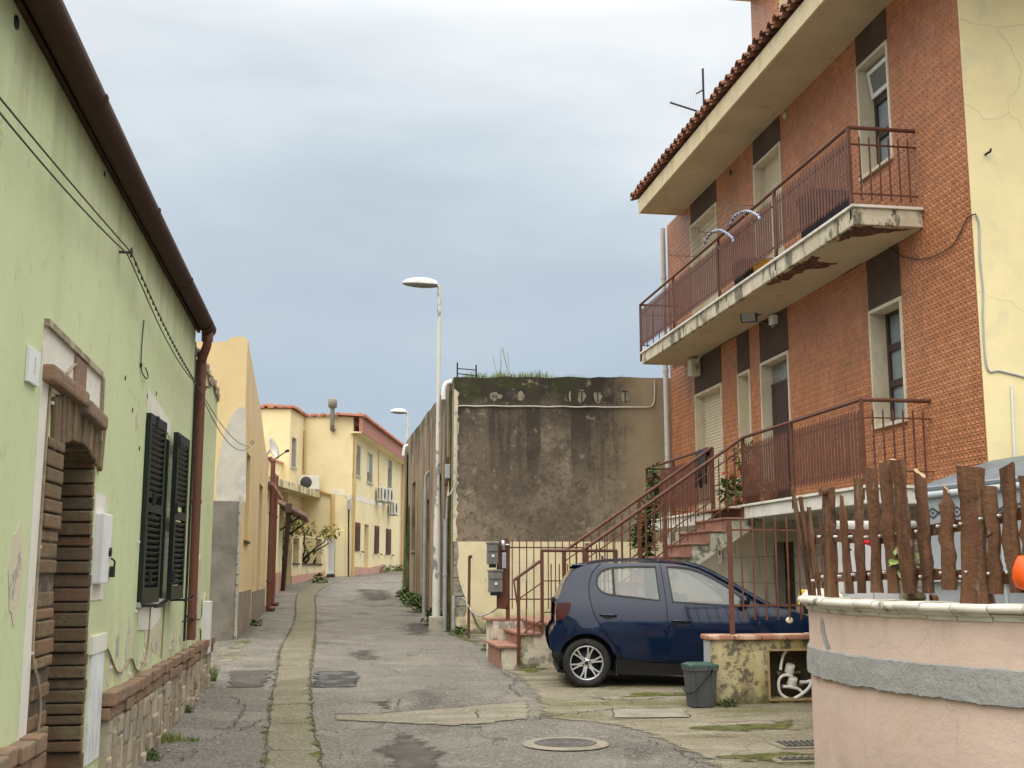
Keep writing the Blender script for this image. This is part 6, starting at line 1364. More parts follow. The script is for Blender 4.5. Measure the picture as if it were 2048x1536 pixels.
# ================================================================== low stained wall with water meters, iron fence on top, bin
YW = 12.3
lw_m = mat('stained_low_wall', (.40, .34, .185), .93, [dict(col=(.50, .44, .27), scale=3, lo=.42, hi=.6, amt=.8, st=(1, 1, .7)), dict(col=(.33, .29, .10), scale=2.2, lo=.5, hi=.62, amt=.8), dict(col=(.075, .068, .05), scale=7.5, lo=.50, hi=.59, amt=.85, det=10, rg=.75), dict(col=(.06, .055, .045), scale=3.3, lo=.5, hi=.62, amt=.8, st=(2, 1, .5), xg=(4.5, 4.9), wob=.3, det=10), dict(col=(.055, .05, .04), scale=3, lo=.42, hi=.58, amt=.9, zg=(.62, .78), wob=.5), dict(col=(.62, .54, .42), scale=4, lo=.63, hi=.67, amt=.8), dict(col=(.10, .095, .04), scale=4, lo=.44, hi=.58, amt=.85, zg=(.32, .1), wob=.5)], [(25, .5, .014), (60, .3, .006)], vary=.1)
xl0, zl1 = onY(1415, 1268, YW).x+.03, onY(1415, 1270, YW).z
LW = thing('low_wall', 'low yellow stained wall with a tiled top and an open water meter niche', 'wall', (4.7, YW, .06))
fnW = lambda u, v, d: Vector((u, YW+d, v))
nx0, nz0, nz1 = onY(1537, 1300, YW).x, onY(1537, 1398, YW).z, onY(1537, 1302, YW).z
mb = MB(); wall(mb, rect(xl0, 6.3, -.2, zl1-.055), [rect(nx0, 5.62, nz0, nz1)], fnW, 0, .24); mb.build('wall', lw_m, LW)
MB().box(nx0-.02, 5.7, YW+.235, YW+.26, nz0-.05, nz1+.05).build('niche_back', mat('niche_dark', (.075, .062, .045), .95, [dict(col=(.12, .1, .075), scale=7, lo=.48, hi=.62, amt=.8)], [(25, .8, .03)], vary=.2), LW)
b = MB(); b.bar((nx0-.008, YW-.006, nz0-.005), (nx0-.008, YW-.006, nz1+.012), .02, .02); b.bar((nx0-.01, YW-.006, nz1+.01), (5.62, YW-.006, nz1+.01), .02, .02); b.bar((nx0-.01, YW-.006, nz0-.01), (5.62, YW-.006, nz0-.01), .03, .02); b.build('niche_frame', mat('ochre_frame', (.34, .25, .12), .7, [dict(col=(.4, .33, .22), scale=9, lo=.5, hi=.6, amt=.7)]), LW)
captile = mat('coping_tile', (.36, .18, .12), .55, [dict(col=(.55, .40, .28), scale=2.6, lo=.48, hi=.56, amt=.95), dict(col=(.2, .13, .09), scale=7, lo=.58, hi=.7, amt=.6)], [(40, .2, .004)], vary=.1)
b = MB(); x = xl0-.03; i = 0
while x < 6.3:
    w = rnd.uniform(.29, .33); b.bbox(x+.004, x+w-.004, YW-.035, YW+.27, zl1-.055, zl1+rnd.uniform(-.003, .004), .014); x += w
b.build('coping_tile', captile, LW)
MB().box(xl0-.004, xl0+.0, YW+.01, YW+.22, .0, zl1-.06).build('end_edge', grey_pl, LW)
wm = MB(); wp = MB()
for cx_, cz_ in ((onY(1587, 1340, YW).x, onY(1587, 1338, YW).z), (onY(1592, 1366, YW).x, onY(1592, 1364, YW).z)):
    th = thing('water_meter', 'white capped water meter in the wall niche, the %s one' % ('upper' if cz_ > .42 else 'lower'), 'water meter', (cx_, YW+.12, cz_), 'water meters in the niche')
    MB().lathe([(0, .045), (.045, .045), (.05, .04), (.05, -.02), (.055, -.03), (.055, -.05), (0, -.05)], (cx_, YW+.10, cz_), (.1, -.5, 1), 18).build('cap', mat('meter_white', (.68, .67, .62), .5), th)
    b = MB(); b.tube([(cx_-.12, YW+.16, cz_-.06), (cx_+.14, YW+.16, cz_-.05)], .02, 8); b.lathe([(0, .03), (.03, .03), (.03, -.03), (0, -.03)], (cx_-.1, YW+.16, cz_-.06), (1, 0, 0), 8); b.build('body', mat('brass_dull', (.22, .19, .14), .5, metal=.5), th)
def W_(px, py, d=.08): p = onY(px, py, YW+d); return p
b = MB()
b.tube(catmull([W_(1573, 1300), W_(1566, 1312), W_(1562, 1330), W_(1561, 1340)], 5), .017, 8)
b.tube(catmull([W_(1585, 1353), W_(1572, 1350), W_(1560, 1356), W_(1557, 1372), W_(1562, 1388), W_(1575, 1397)], 6), .017, 8)
b.tube(catmull([W_(1566, 1373), W_(1580, 1374), W_(1597, 1378), W_(1606, 1387)], 5), .017, 8)
b.tube(catmull([W_(1600, 1364, .07), W_(1612, 1364, .07), W_(1622, 1362, .05), W_(1618, 1375, .05), W_(1604, 1388, .05), W_(1587, 1398, .06)], 6), .018, 8)
tag(b.build('hose', white_pl), 'white looping water hoses in the meter niche', 'hose')
IF = thing('iron_fence', 'rusty brown iron bar fence on top of the low stained wall', 'fence', (4.6, YW+.12, zl1))
b = MB(); yf = YW+.12; zt_, zb2 = onY(1500, 1060, yf).z, onY(1500, 1211, yf).z
xp = onY(1463, 1200, yf).x; b.bar((xp, yf, zl1-.04), (xp, yf, onY(1460, 1040, yf).z), .045, .045); b.build('post', rail_m, IF)
b = MB(); b.bar((xp, yf, zt_), (6.3, yf, zt_), .035, .02); b.bar((xp, yf, zb2), (6.3, yf, zb2), .035, .02); b.build('rail', rail_m, IF)
b = MB(); zz0, zz1 = onY(1500, 1240, yf).z, onY(1500, 1036, yf).z; k = xp+onY(1485, 1100, yf).x-onY(1463, 1100, yf).x
while k < 6.2:
    b.bar((k, yf-.016, zz0), (k, yf-.016, zz1-.02), .016, .016); b.add([(k-.008, yf-.024, zz1-.02), (k+.008, yf-.024, zz1-.02), (k+.008, yf-.008, zz1-.02), (k-.008, yf-.008, zz1-.02), (k, yf-.016, zz1+.02)], [(0, 1, 4), (1, 2, 4), (2, 3, 4), (3, 0, 4)]); k += onY(1508, 1100, yf).x-onY(1485, 1100, yf).x
b.build('bars', rail_m, IF)

# grey waste caddy with a green lid
c = onG(1410, 1419); c.y += .14; c.z = g(c.x, c.y)+.004
BN = thing('waste_bin', 'grey plastic kitchen waste caddy with a dark green lid by the low wall', 'bin', c)
binm = mat('bin_grey', (.062, .066, .072), .5, [dict(col=(.085, .088, .09), scale=5, lo=.45, hi=.65, amt=.6)], [(150, .1, .001)], spec=.4); lidm = mat('bin_green', (.022, .058, .045), .5, [dict(col=(.05, .085, .07), scale=7, lo=.5, hi=.66, amt=.5)], spec=.4)
def taper(mb, c, w0, d0, w1, d1, z0, z1, r=.035, n=4, cap=True):
    rings = []
    for (w, d, z) in ((w0, d0, z0), (w1, d1, z1)):
        ring = []
        for sx_, sy_, a0 in ((1, 1, 0), (-1, 1, 90), (-1, -1, 180), (1, -1, 270)):
            for k in range(n+1): a = R(a0+90*k/n); ring.append((c.x+sx_*(w/2-r)+math.cos(a)*r, c.y+sy_*(d/2-r)+math.sin(a)*r, c.z+z))
        rings.append(ring)
    m_ = len(rings[0]); mb.add(rings[0]+rings[1], [(i, (i+1) % m_, m_+(i+1) % m_, m_+i) for i in range(m_)], False)
    if cap: mb.add(rings[0], [tuple(range(m_))[::-1]]); mb.add(rings[1], [tuple(range(m_))])
b = MB(); taper(b, c, .255, .23, .315, .29, .012, .42); taper(b, c, .215, .2, .22, .2, 0, .015); taper(b, c, .335, .31, .34, .315, .385, .425)
for sx_ in (-.09, .09): b.bar((c.x+sx_*.86, c.y-.118, .02+c.z), (c.x+sx_, c.y-.146, .38+c.z), .012, .008)
b.build('body', binm, BN)
b = MB(); taper(b, c, .345, .32, .335, .31, .426, .447); taper(b, c, .32, .29, .25, .22, .447, .462); b.build('lid', lidm, BN)
b = MB(); b.tube(catmull([(c.x+.07, c.y-.165, c.z+.40), (c.x+.02, c.y-.175, c.z+.33), (c.x-.08, c.y-.175, c.z+.22), (c.x-.155, c.y-.165, c.z+.165), (c.x-.175, c.y-.05, c.z+.16), (c.x-.17, c.y+.1, c.z+.2)], 5), .011, 6); b.lathe([(0, .02), (.022, .018), (.022, 0)], (c.x+.07, c.y-.155, c.z+.395), (0, -1, 0), 10); b.build('handle', black_iron, BN)

# ================================================================== curved pink garden wall with moulded coping
pathp = catmull([(5.32, 12.25, 0), (4.75, 11.0, 0), (4.2, 9.75, 0), (3.81, 8.9, 0), (3.67, 8.59, 0), (3.58, 8.3, 0), (3.52, 7.97, 0), (3.50, 7.63, 0), (3.52, 7.25, 0), (3.59, 6.87, 0), (3.70, 6.53, 0), (3.87, 6.19, 0), (4.09, 5.85, 0), (4.42, 5.47, 0), (4.83, 5.13, 0), (5.36, 4.83, 0)], 6)
pink = mat('pink_render', (.62, .475, .395), .9, [dict(col=(.66, .52, .44), scale=1.3, lo=.42, hi=.66, amt=.7), dict(col=(.56, .43, .33), scale=2.4, lo=.54, hi=.7, amt=.45), dict(col=(.42, .33, .25), scale=3.5, lo=.60, hi=.76, amt=.35, st=(2, 2, .25)), dict(col=(.52, .39, .33), scale=1.0, lo=.5, hi=.7, amt=.4), dict(col=(.40, .32, .26), scale=2.4, lo=.48, hi=.66, amt=.5, st=(2, 2, .3), zg=(1.02, 1.2), det=10), dict(col=(.42, .33, .27), scale=1.6, lo=.46, hi=.66, amt=.55, zg=(.55, .1), det=10), dict(col=(.50, .39, .32), scale=12, lo=.58, hi=.68, amt=.4, det=10), dict(col=(.3, .24, .2), vor=1, scale=.9, lo=.001, hi=.004, amt=.35, warp=.8)], [(90, .5, .006), (9, .4, .022), (3, .3, .03)], vary=.04, vscale=1.4, spec=.2)
bandm = mat('grey_band_render', (.31, .31, .295), .9, [dict(col=(.37, .37, .355), scale=1.6, lo=.42, hi=.64, amt=.7), dict(col=(.235, .235, .222), scale=3, lo=.54, hi=.7, amt=.5), dict(col=(.36, .31, .25), scale=7, lo=.64, hi=.72, amt=.5)], [(60, .6, .012), (14, .6, .03), (4, .4, .03)], vary=.07, spec=.2)
copem = mat('cast_stone_coping', (.60, .565, .48), .85, [dict(col=(.68, .66, .58), scale=4, lo=.45, hi=.62, amt=.7), dict(col=(.32, .285, .2), scale=4.5, lo=.54, hi=.66, amt=.7, st=(1, 1, 2)), dict(col=(.12, .11, .08), scale=8, lo=.58, hi=.68, amt=.8)], [(40, .3, .006)], vary=.08)
PW = thing('pink_wall', 'curved pink rendered garden wall with a grey band and stone coping', 'wall', (3.55, 7.6, 0))
mb = MB(); v = []; zs = [-.4, .1, .4, .7, .85, .95, 1.05, 1.15, 1.225]
for p in pathp: v += [(p.x, p.y, z) for z in zs]
nz = len(zs); mb.add(v, [(i*nz+k, (i+1)*nz+k, (i+1)*nz+k+1, i*nz+k+1) for i in range(len(pathp)-1) for k in range(nz-1)], True)
mb.sweep([(-.26, -.3), (-.24, -.3), (-.24, 1.215), (-.26, 1.215)], pathp[::-1][::-1]); mb.build('wall', pink, PW)
# rough trowelled band with ragged edges
def left_of(path, i):
    d = (path[min(i+1, len(path)-1)]-path[max(i-1, 0)]).normalized(); return Vector((d.y, -d.x, 0))   # right of travel = street side
dense = catmull(pathp, 5); mb = MB(); v = []; m_ = 5
side = 1 if left_of(dense, 10).x < 0 else -1
zt_n = [0]; zb_n = [0]
for i in range(len(dense)): zt_n.append(.75*zt_n[-1]+rnd.gauss(0, .0028)); zb_n.append(.8*zb_n[-1]+rnd.gauss(0, .0042))
for i, p in enumerate(dense):
    o_ = left_of(dense, i)*side; zt2 = .937+zt_n[i]*.5; zb3 = .741+zb_n[i]*.55
    for (off_, z) in ((.0, zt2+.008), (.018, zt2), (.026+rnd.uniform(-.002, .002), (zt2+zb3)/2), (.028, zb3+.006), (-.002, zb3-.004)): q = p+o_*off_; v.append((q.x, q.y, z))
mb.add(v, [(i*m_+k, (i+1)*m_+k, (i+1)*m_+k+1, i*m_+k+1) for i in range(len(dense)-1) for k in range(m_-1)], False); mb.build('grey_band', bandm, PW)
# coping: individual half-round moulded lengths
cp = [(-.26, 1.25), (-.26, 1.22), (.0, 1.208), (.012, 1.212), (.018, 1.224), (.018, 1.235), (.032, 1.241), (.046, 1.247), (.050, 1.254)] + [(.050+.028*math.sin(math.pi*k/8), 1.257+.052*(1-math.cos(math.pi*k/8))/2) for k in range(9)] + [(.02, 1.311), (-.21, 1.311), (-.26, 1.29)]
mb = MB(); L_ = [0]
for a, b_ in zip(dense[:-1], dense[1:]): L_.append(L_[-1]+(b_-a).length)
def along(s_):
    i = max(0, min(len(L_)-2, next((k for k in range(len(L_)-1) if L_[k+1] >= s_), len(L_)-2))); t = (s_-L_[i])/(L_[i+1]-L_[i]+1e-9); return dense[i].lerp(dense[i+1], t)
s_ = 0.0
while s_ < L_[-1]-.05:
    w = rnd.uniform(.205, .235); e_ = min(s_+w, L_[-1]); pts = [along(s_+.004+(e_-s_-.008)*k/5)+Vector((0, 0, rnd.uniform(-.002, .002) if k in () else 0)) for k in range(6)]; dz = rnd.uniform(-.004, .004); do = rnd.uniform(-.004, .004)
    mb.sweep([((o+do)*side, z+dz) for o, z in cp], pts, smooth=False); s_ = e_
mb.build('coping', copem, PW)
mb = MB(); mb.sweep([((-.22)*side, 1.212), (.046*side, 1.25), (.066*side, 1.278), (.04*side, 1.30), (-.22*side, 1.304)], dense); mb.build('coping_mortar', mat('coping_joint', (.2, .17, .12), .95), PW)
gash = [onP(px, py, pathp[20], Vector((-.97, -.24, 0))) for px, py in ()]
mb = MB()
def on_pink(px, py, off_=.004):
    best = None
    for i in range(12, len(dense)-1):
        a, b_ = dense[i], dense[i+1]; n_ = left_of(dense, i)*side; q = onP(px, py, a, n_); t = (q-a).dot(b_-a)/((b_-a).length_squared)
        if -.02 <= t <= 1.02 and ray(px, py).dot(n_) < 0: return q+n_*off_
    return None
gpts = [on_pink(px, py) for px, py in ((1643, 1232), (1648, 1242), (1650, 1258), (1652, 1270), (1657, 1284), (1661, 1293), (1658, 1297), (1653, 1297), (1647, 1282), (1642, 1265), (1641, 1250))]
if all(gpts): mb.add(gpts, [tuple(range(len(gpts)))]); mb.build('chipped_gash', bandm, PW)

# rustic picket fence standing on the coping
wood = mat('rustic_wood', (.125, .056, .027), .65, [dict(col=(.175, .095, .05), scale=9, lo=.46, hi=.62, amt=.75, st=(1.8, 1.8, .16), det=10), dict(col=(.25, .17, .11), scale=6, lo=.58, hi=.70, amt=.5, st=(1.6, 1.6, .3), det=10), dict(col=(.05, .024, .013), scale=4, lo=.48, hi=.62, amt=.8, st=(2, 2, .2)), dict(col=(.33, .25, .17), scale=12, lo=.62, hi=.7, amt=.6, st=(1, 1, .35)), dict(col=(.03, .018, .01), scale=2.6, lo=.62, hi=.68, amt=.9)], [(26, .8, .016), (80, .6, .006)], vary=.2, vscale=5, spec=.25)
endgrain = mat('cut_wood_end', (.38, .27, .17), .85, [dict(col=(.27, .17, .09), scale=22, lo=.48, hi=.6, amt=.7)])
bolt_m = mat('zinc_bolt', (.48, .47, .45), .4, metal=.6)
FN = thing('picket_fence', 'rustic brown picket fence of uneven branches bolted to rails on the pink wall', 'fence', (3.6, 7.6, 1.31))
Z8 = lambda x, y: (1400+x/2.341, 880+y/2.341)
fpath = [p-left_of(dense, i)*side*.085 for i, p in enumerate(dense)]
def at_fence(px, lo=0):
    best = None
    for i in range(lo, len(fpath)-1):
        a, b_ = fpath[i], fpath[i+1]; n_ = left_of(fpath, i)*side; r_ = ray(px, 1180); h = Vector((r_.y, -r_.x, 0)); da, db = (a-EYE).dot(h), (b_-EYE).dot(h)
        if (da <= 0 < db) or (db <= 0 < da): best = (a.lerp(b_, da/(da-db)), n_); 
    return best
pk = [(472, 222, 535, 735, 36), (510, 270, 552, 735, 32), (548, 318, 577, 735, 34), (600, 228, 615, 740, 104), (684, 262, 717, 720, 42), (762, 180, 775, 717, 46), (824, 130, 845, 715, 50), (888, 108, 925, 718, 56), (944, 95, 1000, 718, 62), (1048, 155, 1085, 718, 50), (1172, 228, 1182, 702, 56), (1265, 128, 1297, 755, 112), (1372, 218, 1396, 722, 50), (1452, 128, 1497, 716, 56), (1545, 170, 1560, 716, 52), (1640, 120, 1655, 716, 56), (1740, 200, 1750, 716, 50), (1850, 150, 1870, 716, 58)]
rk = random.Random(4); prev_i = 0
LFT = min(range(len(fpath)), key=lambda i: fpath[i].x/fpath[i].y)
info = []
for i, (xt, yt, xb_, yb_, w) in enumerate(pk):
    px, py = Z8(xb_, yb_); pxt, pyt = Z8(xt, yt)
    if i < 3:
        ii = [LFT-6, LFT-3, LFT][i]; pos = onY(px, py, fpath[ii].y); pos.z = 0; n_ = left_of(fpath, ii)*side
    else:
        r_ = at_fence(px, LFT); pos, n_ = r_
    info.append((i, pos, n_))
    q = onP(px, py, pos, Vector((ray(px, py).x, ray(px, py).y, 0)).normalized()); zt0 = onP(pxt, pyt, pos, Vector((ray(px, py).x, ray(px, py).y, 0)).normalized())
    depth = (pos-EYE).dot(FW); hw = w/2.341*depth/FOC/2; big = w > 90
    zb3 = max(q.z, 1.312) if not big else 1.305
    tang = Vector((-n_.y, n_.x, 0)); 
    if tang.dot(RT) < 0: tang = -tang
    top = zt0 if i >= 3 else Vector((pos.x+RT.x*(pxt-px)*depth/FOC, pos.y+RT.y*(pxt-px)*depth/FOC, zt0.z)); botp = Vector((pos.x, pos.y, zb3))+n_*(.027 if not big else 0)
    hw *= 1.34
    if i < 3: hw = .03
    top = Vector((top.x, top.y, top.z))+n_*(.035 if not big else 0)
    nseg = 13; ns = 10; v = []; mb = MB(); wob = [0, 0]; ph = rk.uniform(0, 6)
    sharp = i in (4, 10)
    for k in range(nseg):
        t = k/(nseg-1); c_ = botp.lerp(top, t); wob[0] = .7*wob[0]+rk.gauss(0, .006); c_ += tang*(wob[0]*math.sin(math.pi*t))
        f_ = 1+.10*math.sin(t*9+ph)+rk.gauss(0, .06)+(.25*math.exp(-((t-.5)/.07)**2) if i in (7, 10, 3) else 0)*(1 if i != 3 else .15)
        if big: f_ = .92+.05*math.sin(t*5+ph)+.22*max(0, (.22-t)/.22)*(1 if i == 11 else .5)
        if t > .9 and sharp: f_ *= .45
        hw_, th_ = hw*f_, (hw*.55 if not big else .036)*f_
        for a in range(ns):
            an = 2*math.pi*a/ns; e = 1
            cx_, cy_ = math.cos(an), math.sin(an); sgn = lambda q_: math.copysign(abs(q_)**(.6 if not big else .45), q_)
            jt_ = 1+rk.gauss(0, .035); dzt = 0
            if k == nseg-1: dzt = cx_*hw*(rk.uniform(-.2, .2)+(.7 if i in (9, 10) else -.5 if i == 13 else .15))*-1
            v.append(c_+tang*sgn(cx_)*hw_*jt_+n_*sgn(cy_)*th_*jt_+Vector((0, 0, dzt)))
    mb.add(v, [(k*ns+a, k*ns+(a+1) % ns, (k+1)*ns+(a+1) % ns, (k+1)*ns+a) for k in range(nseg-1) for a in range(ns)], True)
    mb.add(v[:ns], [tuple(range(ns))[::-1]])
    o = mb.build('post' if big else 'picket', wood, FN)
    mb = MB(); mb.add([p+Vector((0, 0, .001)) for p in v[-ns:]], [tuple(range(ns))]); mb.build('cut_end', endgrain if i in (0, 1, 8, 9, 10) else wood, o)
    if i == 3:
        mb = MB(); c_ = top+tang*hw*.62+n_*.03-Vector((0, 0, .03)); mb.tube([c_-tang*.03, c_+n_*.03+tang*.012, c_+n_*.05+tang*.02], .028, 10); mb.build('knot', wood, o)
# rails behind the pickets
for ypx in (((500, 655), (650, 455), (800, 462), (1010, 437), (1210, 400), (1330, 385), (1517, 345), (1600, 330)), ((560, 640), (650, 642), (800, 635), (1010, 628), (1210, 632), (1330, 635), (1517, 652), (1600, 655))):
    pts = []
    for (x, y) in ypx[1:]:
        px, py = Z8(x, y); r_ = at_fence(px, LFT)
        if r_: q = onP(px, py, r_[0], Vector((ray(px, py).x, ray(px, py).y, 0)).normalized()); pts.append(Vector((r_[0].x, r_[0].y, q.z))-r_[1]*.02)
    zr = pts[0].z; i0 = LFT
    pts = [fpath[i0-14]+Vector((0, 0, zr)), fpath[i0-7]+Vector((0, 0, zr))]+pts
    pts = catmull(pts, 4); mb = MB(); v = []
    for k, p in enumerate(pts):
        d = (pts[min(k+1, len(pts)-1)]-pts[max(0, k-1)]); d.z = 0; d.normalize(); n_ = Vector((d.y, -d.x, 0)); h = .034*(1+rk.gauss(0, .10))
        v += [p+n_*.02+Vector((0, 0, h)), p+n_*.02-Vector((0, 0, h)), p-n_*.02-Vector((0, 0, h)), p-n_*.02+Vector((0, 0, h))]
    mb.add(v, [(k*4+a, k*4+(a+1) % 4, (k+1)*4+(a+1) % 4, (k+1)*4+a) for k in range(len(pts)-1) for a in range(4)]); mb.build('rail', wood, FN)
bo = MB()
for (x, y) in ((511, 455), (541, 455), (586, 453), (672, 453), (743, 453), (816, 455), (884, 450), (965, 438), (1054, 429), (1155, 405), (1228, 403), (1255, 393), (1355, 370), (1442, 355), (513, 663), (536, 663), (557, 658), (596, 640), (684, 638), (747, 630), (824, 628), (895, 620), (975, 630), (1062, 640), (1157, 622), (1240, 640), (1268, 618), (1377, 625), (1462, 620)):
    px, py = Z8(x, y); r_ = at_fence(px, LFT)
    if not r_: continue
    pos, n_ = r_; q = onP(px, py, pos, Vector((ray(px, py).x, ray(px, py).y, 0)).normalized()); c_ = Vector((pos.x, pos.y, q.z))+n_*(.05 if not (585 < x < 600 or 1225 < x < 1270) else .036)
    bo.lathe([(0, .009), (.007, .0075), (.010, .003), (.010, -.02)], c_, n_, 10)
bo.build('bolt', bolt_m, FN)
wr_ = MB()
for i in (0, 3, 4, 9, 12):
    _, pos, n_ = info[i]; zc_ = [1.67, 1.75, 1.65, 1.46, 1.71][[0, 3, 4, 9, 12].index(i)]; tang = Vector((-n_.y, n_.x, 0)); w = .1 if i == 3 else .045
    wr_.tube([pos+n_*(.03)+tang*w*.75*math.cos(a)*1.0+n_*.025*math.sin(a)+Vector((0, 0, zc_+.01*math.sin(a*2))) for a in np.linspace(0, 2*math.pi, 18)], .004, 4)
wr_.build('wire_tie', mat('rusty_tie', (.05, .03, .02), .8), FN)

# items behind and on the fence
def behind(px, py, back): r_ = at_fence(px, LFT); p = onP(px, py, r_[0]-r_[1]*back, Vector((ray(px, py).x, ray(px, py).y, 0)).normalized()); return p
rpk = random.Random(31)
vl = thing('ivy_sprig', 'sprig of green and yellow ivy leaves poking through the pickets', 'plant', behind(*Z8(930, 530), -.05))
b = MB()
for (x, y, L) in ((940, 480, .12), (915, 520, .13), (930, 560, .14), (945, 590, .14), (955, 470, .10), (905, 540, .11)): leaf(b, behind(*Z8(x, y), -.02), (rpk.uniform(-.8, .4), -.5, rpk.uniform(-.9, .2)), L*.88, L*.57, rpk, .3)
leaves(b, behind(*Z8(1015, 545), .1), (.06, .06, .09), 16, .08, .06, rpk); b.build('foliage', mat('ivy_green', (.10, .19, .035), .45, [dict(col=(.30, .36, .10), scale=16, lo=.46, hi=.6, amt=.8)], spec=.4), vl)
b = MB(); b.tube(catmull([behind(*Z8(940, 600), 0), behind(*Z8(935, 530), 0), behind(*Z8(950, 465), 0)], 4), .006, 5); b.build('stem', leaf_g, vl)
a_, b__ = behind(*Z8(745, 465), -.09), behind(*Z8(802, 484), -.09); b = MB(); b.tube([a_, a_.lerp(b__, .5)+Vector((0, 0, -.005)), b__], [.008, .016, .02], 8); b.lathe([(0, .012), (.014, .01), (.014, 0)], b__, RT, 8)
tag(b.build('clip', mat('red_plastic', (.55, .02, .03), .35)), 'red plastic peg clipped to a picket', 'peg')
b = MB(); b.lathe([(0, -.015), (.038, 0), (.057, .045), (.053, .105), (.038, .15), (.022, .177), (0, .18)], behind(1400+1512/2.341, 880+690/2.341, -.12), (0.05, 0, 1), 16)
tag(b.build('orange_lantern', mat('orange_plastic', (.72, .10, .012), .35)), 'orange plastic lantern hanging on the picket fence before the grey shed', 'lantern')
tur = thing('garden_ornament', 'brown stone ornament lying on the coping under the ivy', 'ornament', behind(*Z8(1000, 735), .1)); b = MB()
bm = bmesh.new(); bmesh.ops.create_icosphere(bm, subdivisions=3, radius=1); c_ = behind(*Z8(1005, 728), .12); c_.z = 1.335
for v_ in bm.verts: q = v_.co.copy(); v_.co = c_+Vector((q.x*.075, q.y*.06, q.z*.038 if q.z > 0 else q.z*.027))+q*.006*math.sin(q.x*7)*math.cos(q.y*9)
b.bm(bm, True); b.build('shell', mat('ornament_brown', (.10, .07, .04), .8, [dict(col=(.2, .15, .09), scale=14, lo=.48, hi=.6, amt=.8)], vary=.2), tur); b = MB(); b.lathe([(0, .05), (.022, .04), (.03, 0)], c_+Vector((.10, -.02, -.01)), (1, -.2, .1), 10); b.build('head', wood, tur)

# grey kiosk with a rolled eave, white cabinet behind the fence
kio = mat('grey_blue_metal', (.24, .265, .285), .5, [dict(col=(.29, .315, .335), scale=2, lo=.45, hi=.65, amt=.6), dict(col=(.2, .215, .225), scale=7, lo=.54, hi=.7, amt=.4)], spec=.4, vary=.05); kior = mat('kiosk_roof', (.13, .15, .165), .55, [dict(col=(.17, .19, .2), scale=3, lo=.45, hi=.65, amt=.6)])
KL = Vector((5.92, 10.95, 0)); KR = Vector((7.6, 9.7, 0)); kd = (KR-KL).normalized(); kn = Vector((kd.y, -kd.x, 0)); KW = (KR-KL).length
KI = thing('garden_shed', 'grey metal garden shed with a lattice frieze behind the picket fence', 'shed', KL)
def K_(u, v, d): return KL+kd*u-kn*d+Vector((0, 0, v))
zk = onP(1861, 990, KL, kn).z; sl_k = .085
mb = MB(); wall(mb, [(0, .2), (KW, .2), (KW, zk+KW*sl_k), (0, zk)], [], K_, 0, 1.2); mb.build('body', kio, KI)
ev = MB(); ev.tube([K_(-.04, zk-.01, -.03), K_(KW+.05, zk+KW*sl_k-.01, -.03)], .035, 10); ev.bar(K_(-.04, zk+.05, -.02), K_(KW, zk+KW*sl_k+.05, -.02), .03, .05); ev.build('rolled_eave', mat('eave_light', (.42, .46, .49), .45), KI)
rf = MB(); P0, P1 = K_(-.06, zk+.06, -.05), K_(KW+.1, zk+KW*sl_k+.06, -.05); P2, P3 = K_(KW+.1, zk+KW*sl_k+.42, .9), K_(.6, zk+.40, .9)
rf.add([P0, P1, P2, P3, P0-Vector((0, 0, .03)), P1-Vector((0, 0, .03)), P2-Vector((0, 0, .03)), P3-Vector((0, 0, .03))], [(0, 1, 2, 3), (7, 6, 5, 4), (0, 4, 5, 1), (1, 5, 6, 2), (2, 6, 7, 3), (3, 7, 4, 0)]); rf.add([P0, P3, K_(-.06, zk+.06, 1.3)], [(0, 1, 2)]); rf.build('roof', kior, KI)
lt = MB(); zl = zk-.185; wd = .115
for k in range(int(KW/wd)):
    u = .06+k*wd; z_ = zl+u*sl_k*.4
    for (a0, b0, a1, b1) in ((0, 0, wd/2, .05), (wd/2, .05, wd, 0), (0, 0, wd/2, -.05), (wd/2, -.05, wd, 0)): lt.bar(K_(u+a0, z_+b0, -.004), K_(u+a1, z_+b1, -.004), .014, .008, up=kn)
    s_ = .016; lt.add([K_(u+wd/2-s_, z_, -.006), K_(u+wd/2, z_-s_, -.006), K_(u+wd/2+s_, z_, -.006), K_(u+wd/2, z_+s_, -.006)], [(0, 1, 2, 3)])
lt.build('lattice_frieze', mat('frieze_black', (.035, .038, .042), .6), KI)
mb = MB()
for u in (.02, .75, 1.5): mb.bar(K_(u, .3, -.008), K_(u, zk+u*sl_k-.42, -.008), .03, .012, up=kn)
mb.bar(K_(0, 1.42, -.03), K_(KW, 1.42, -.03), .05, .07, up=kn); mb.build('panel_trim', mat('trim_pale', (.33, .355, .37), .5), KI)
wc = thing('white_cabinet', 'white two door garden cabinet behind the picket fence beside the grey shed', 'cabinet', (5.45, 11.3, .3))
a, b_ = onY(1690, 1130, 11.35), onY(1795, 1130, 11.35); zc1 = onY(1740, 1072, 11.35).z
MB().bbox(a.x, b_.x, 11.35, 11.75, .2, zc1, .01).build('carcass', mat('white_paint', (.46, .455, .45), .5), wc)
for x0, x1 in ((a.x+.012, (a.x+b_.x)/2-.004), ((a.x+b_.x)/2+.004, b_.x-.012)): MB().bbox(x0, x1, 11.325, 11.348, .25, zc1-.02, .006).build('door', mat('white_paint', (.46, .455, .45), .5), wc)
a, b_ = onY(1672, 1050, 11.6), onY(1812, 1050, 11.6); b = MB(); b.tube([(a.x, 11.6, a.z), (b_.x+.1, 11.6, b_.z)], .045, 12); b.tube([(a.x+.1, 11.62, a.z), (a.x+.1, 11.62, .2)], .02, 8); b.tube([(b_.x, 11.62, a.z), (b_.x, 11.62, .2)], .02, 8)
tag(b.build('awning_roller', mat('roller_white', (.5, .49, .46), .5)), 'white rolled awning pole behind the pickets above the white cabinet', 'awning')
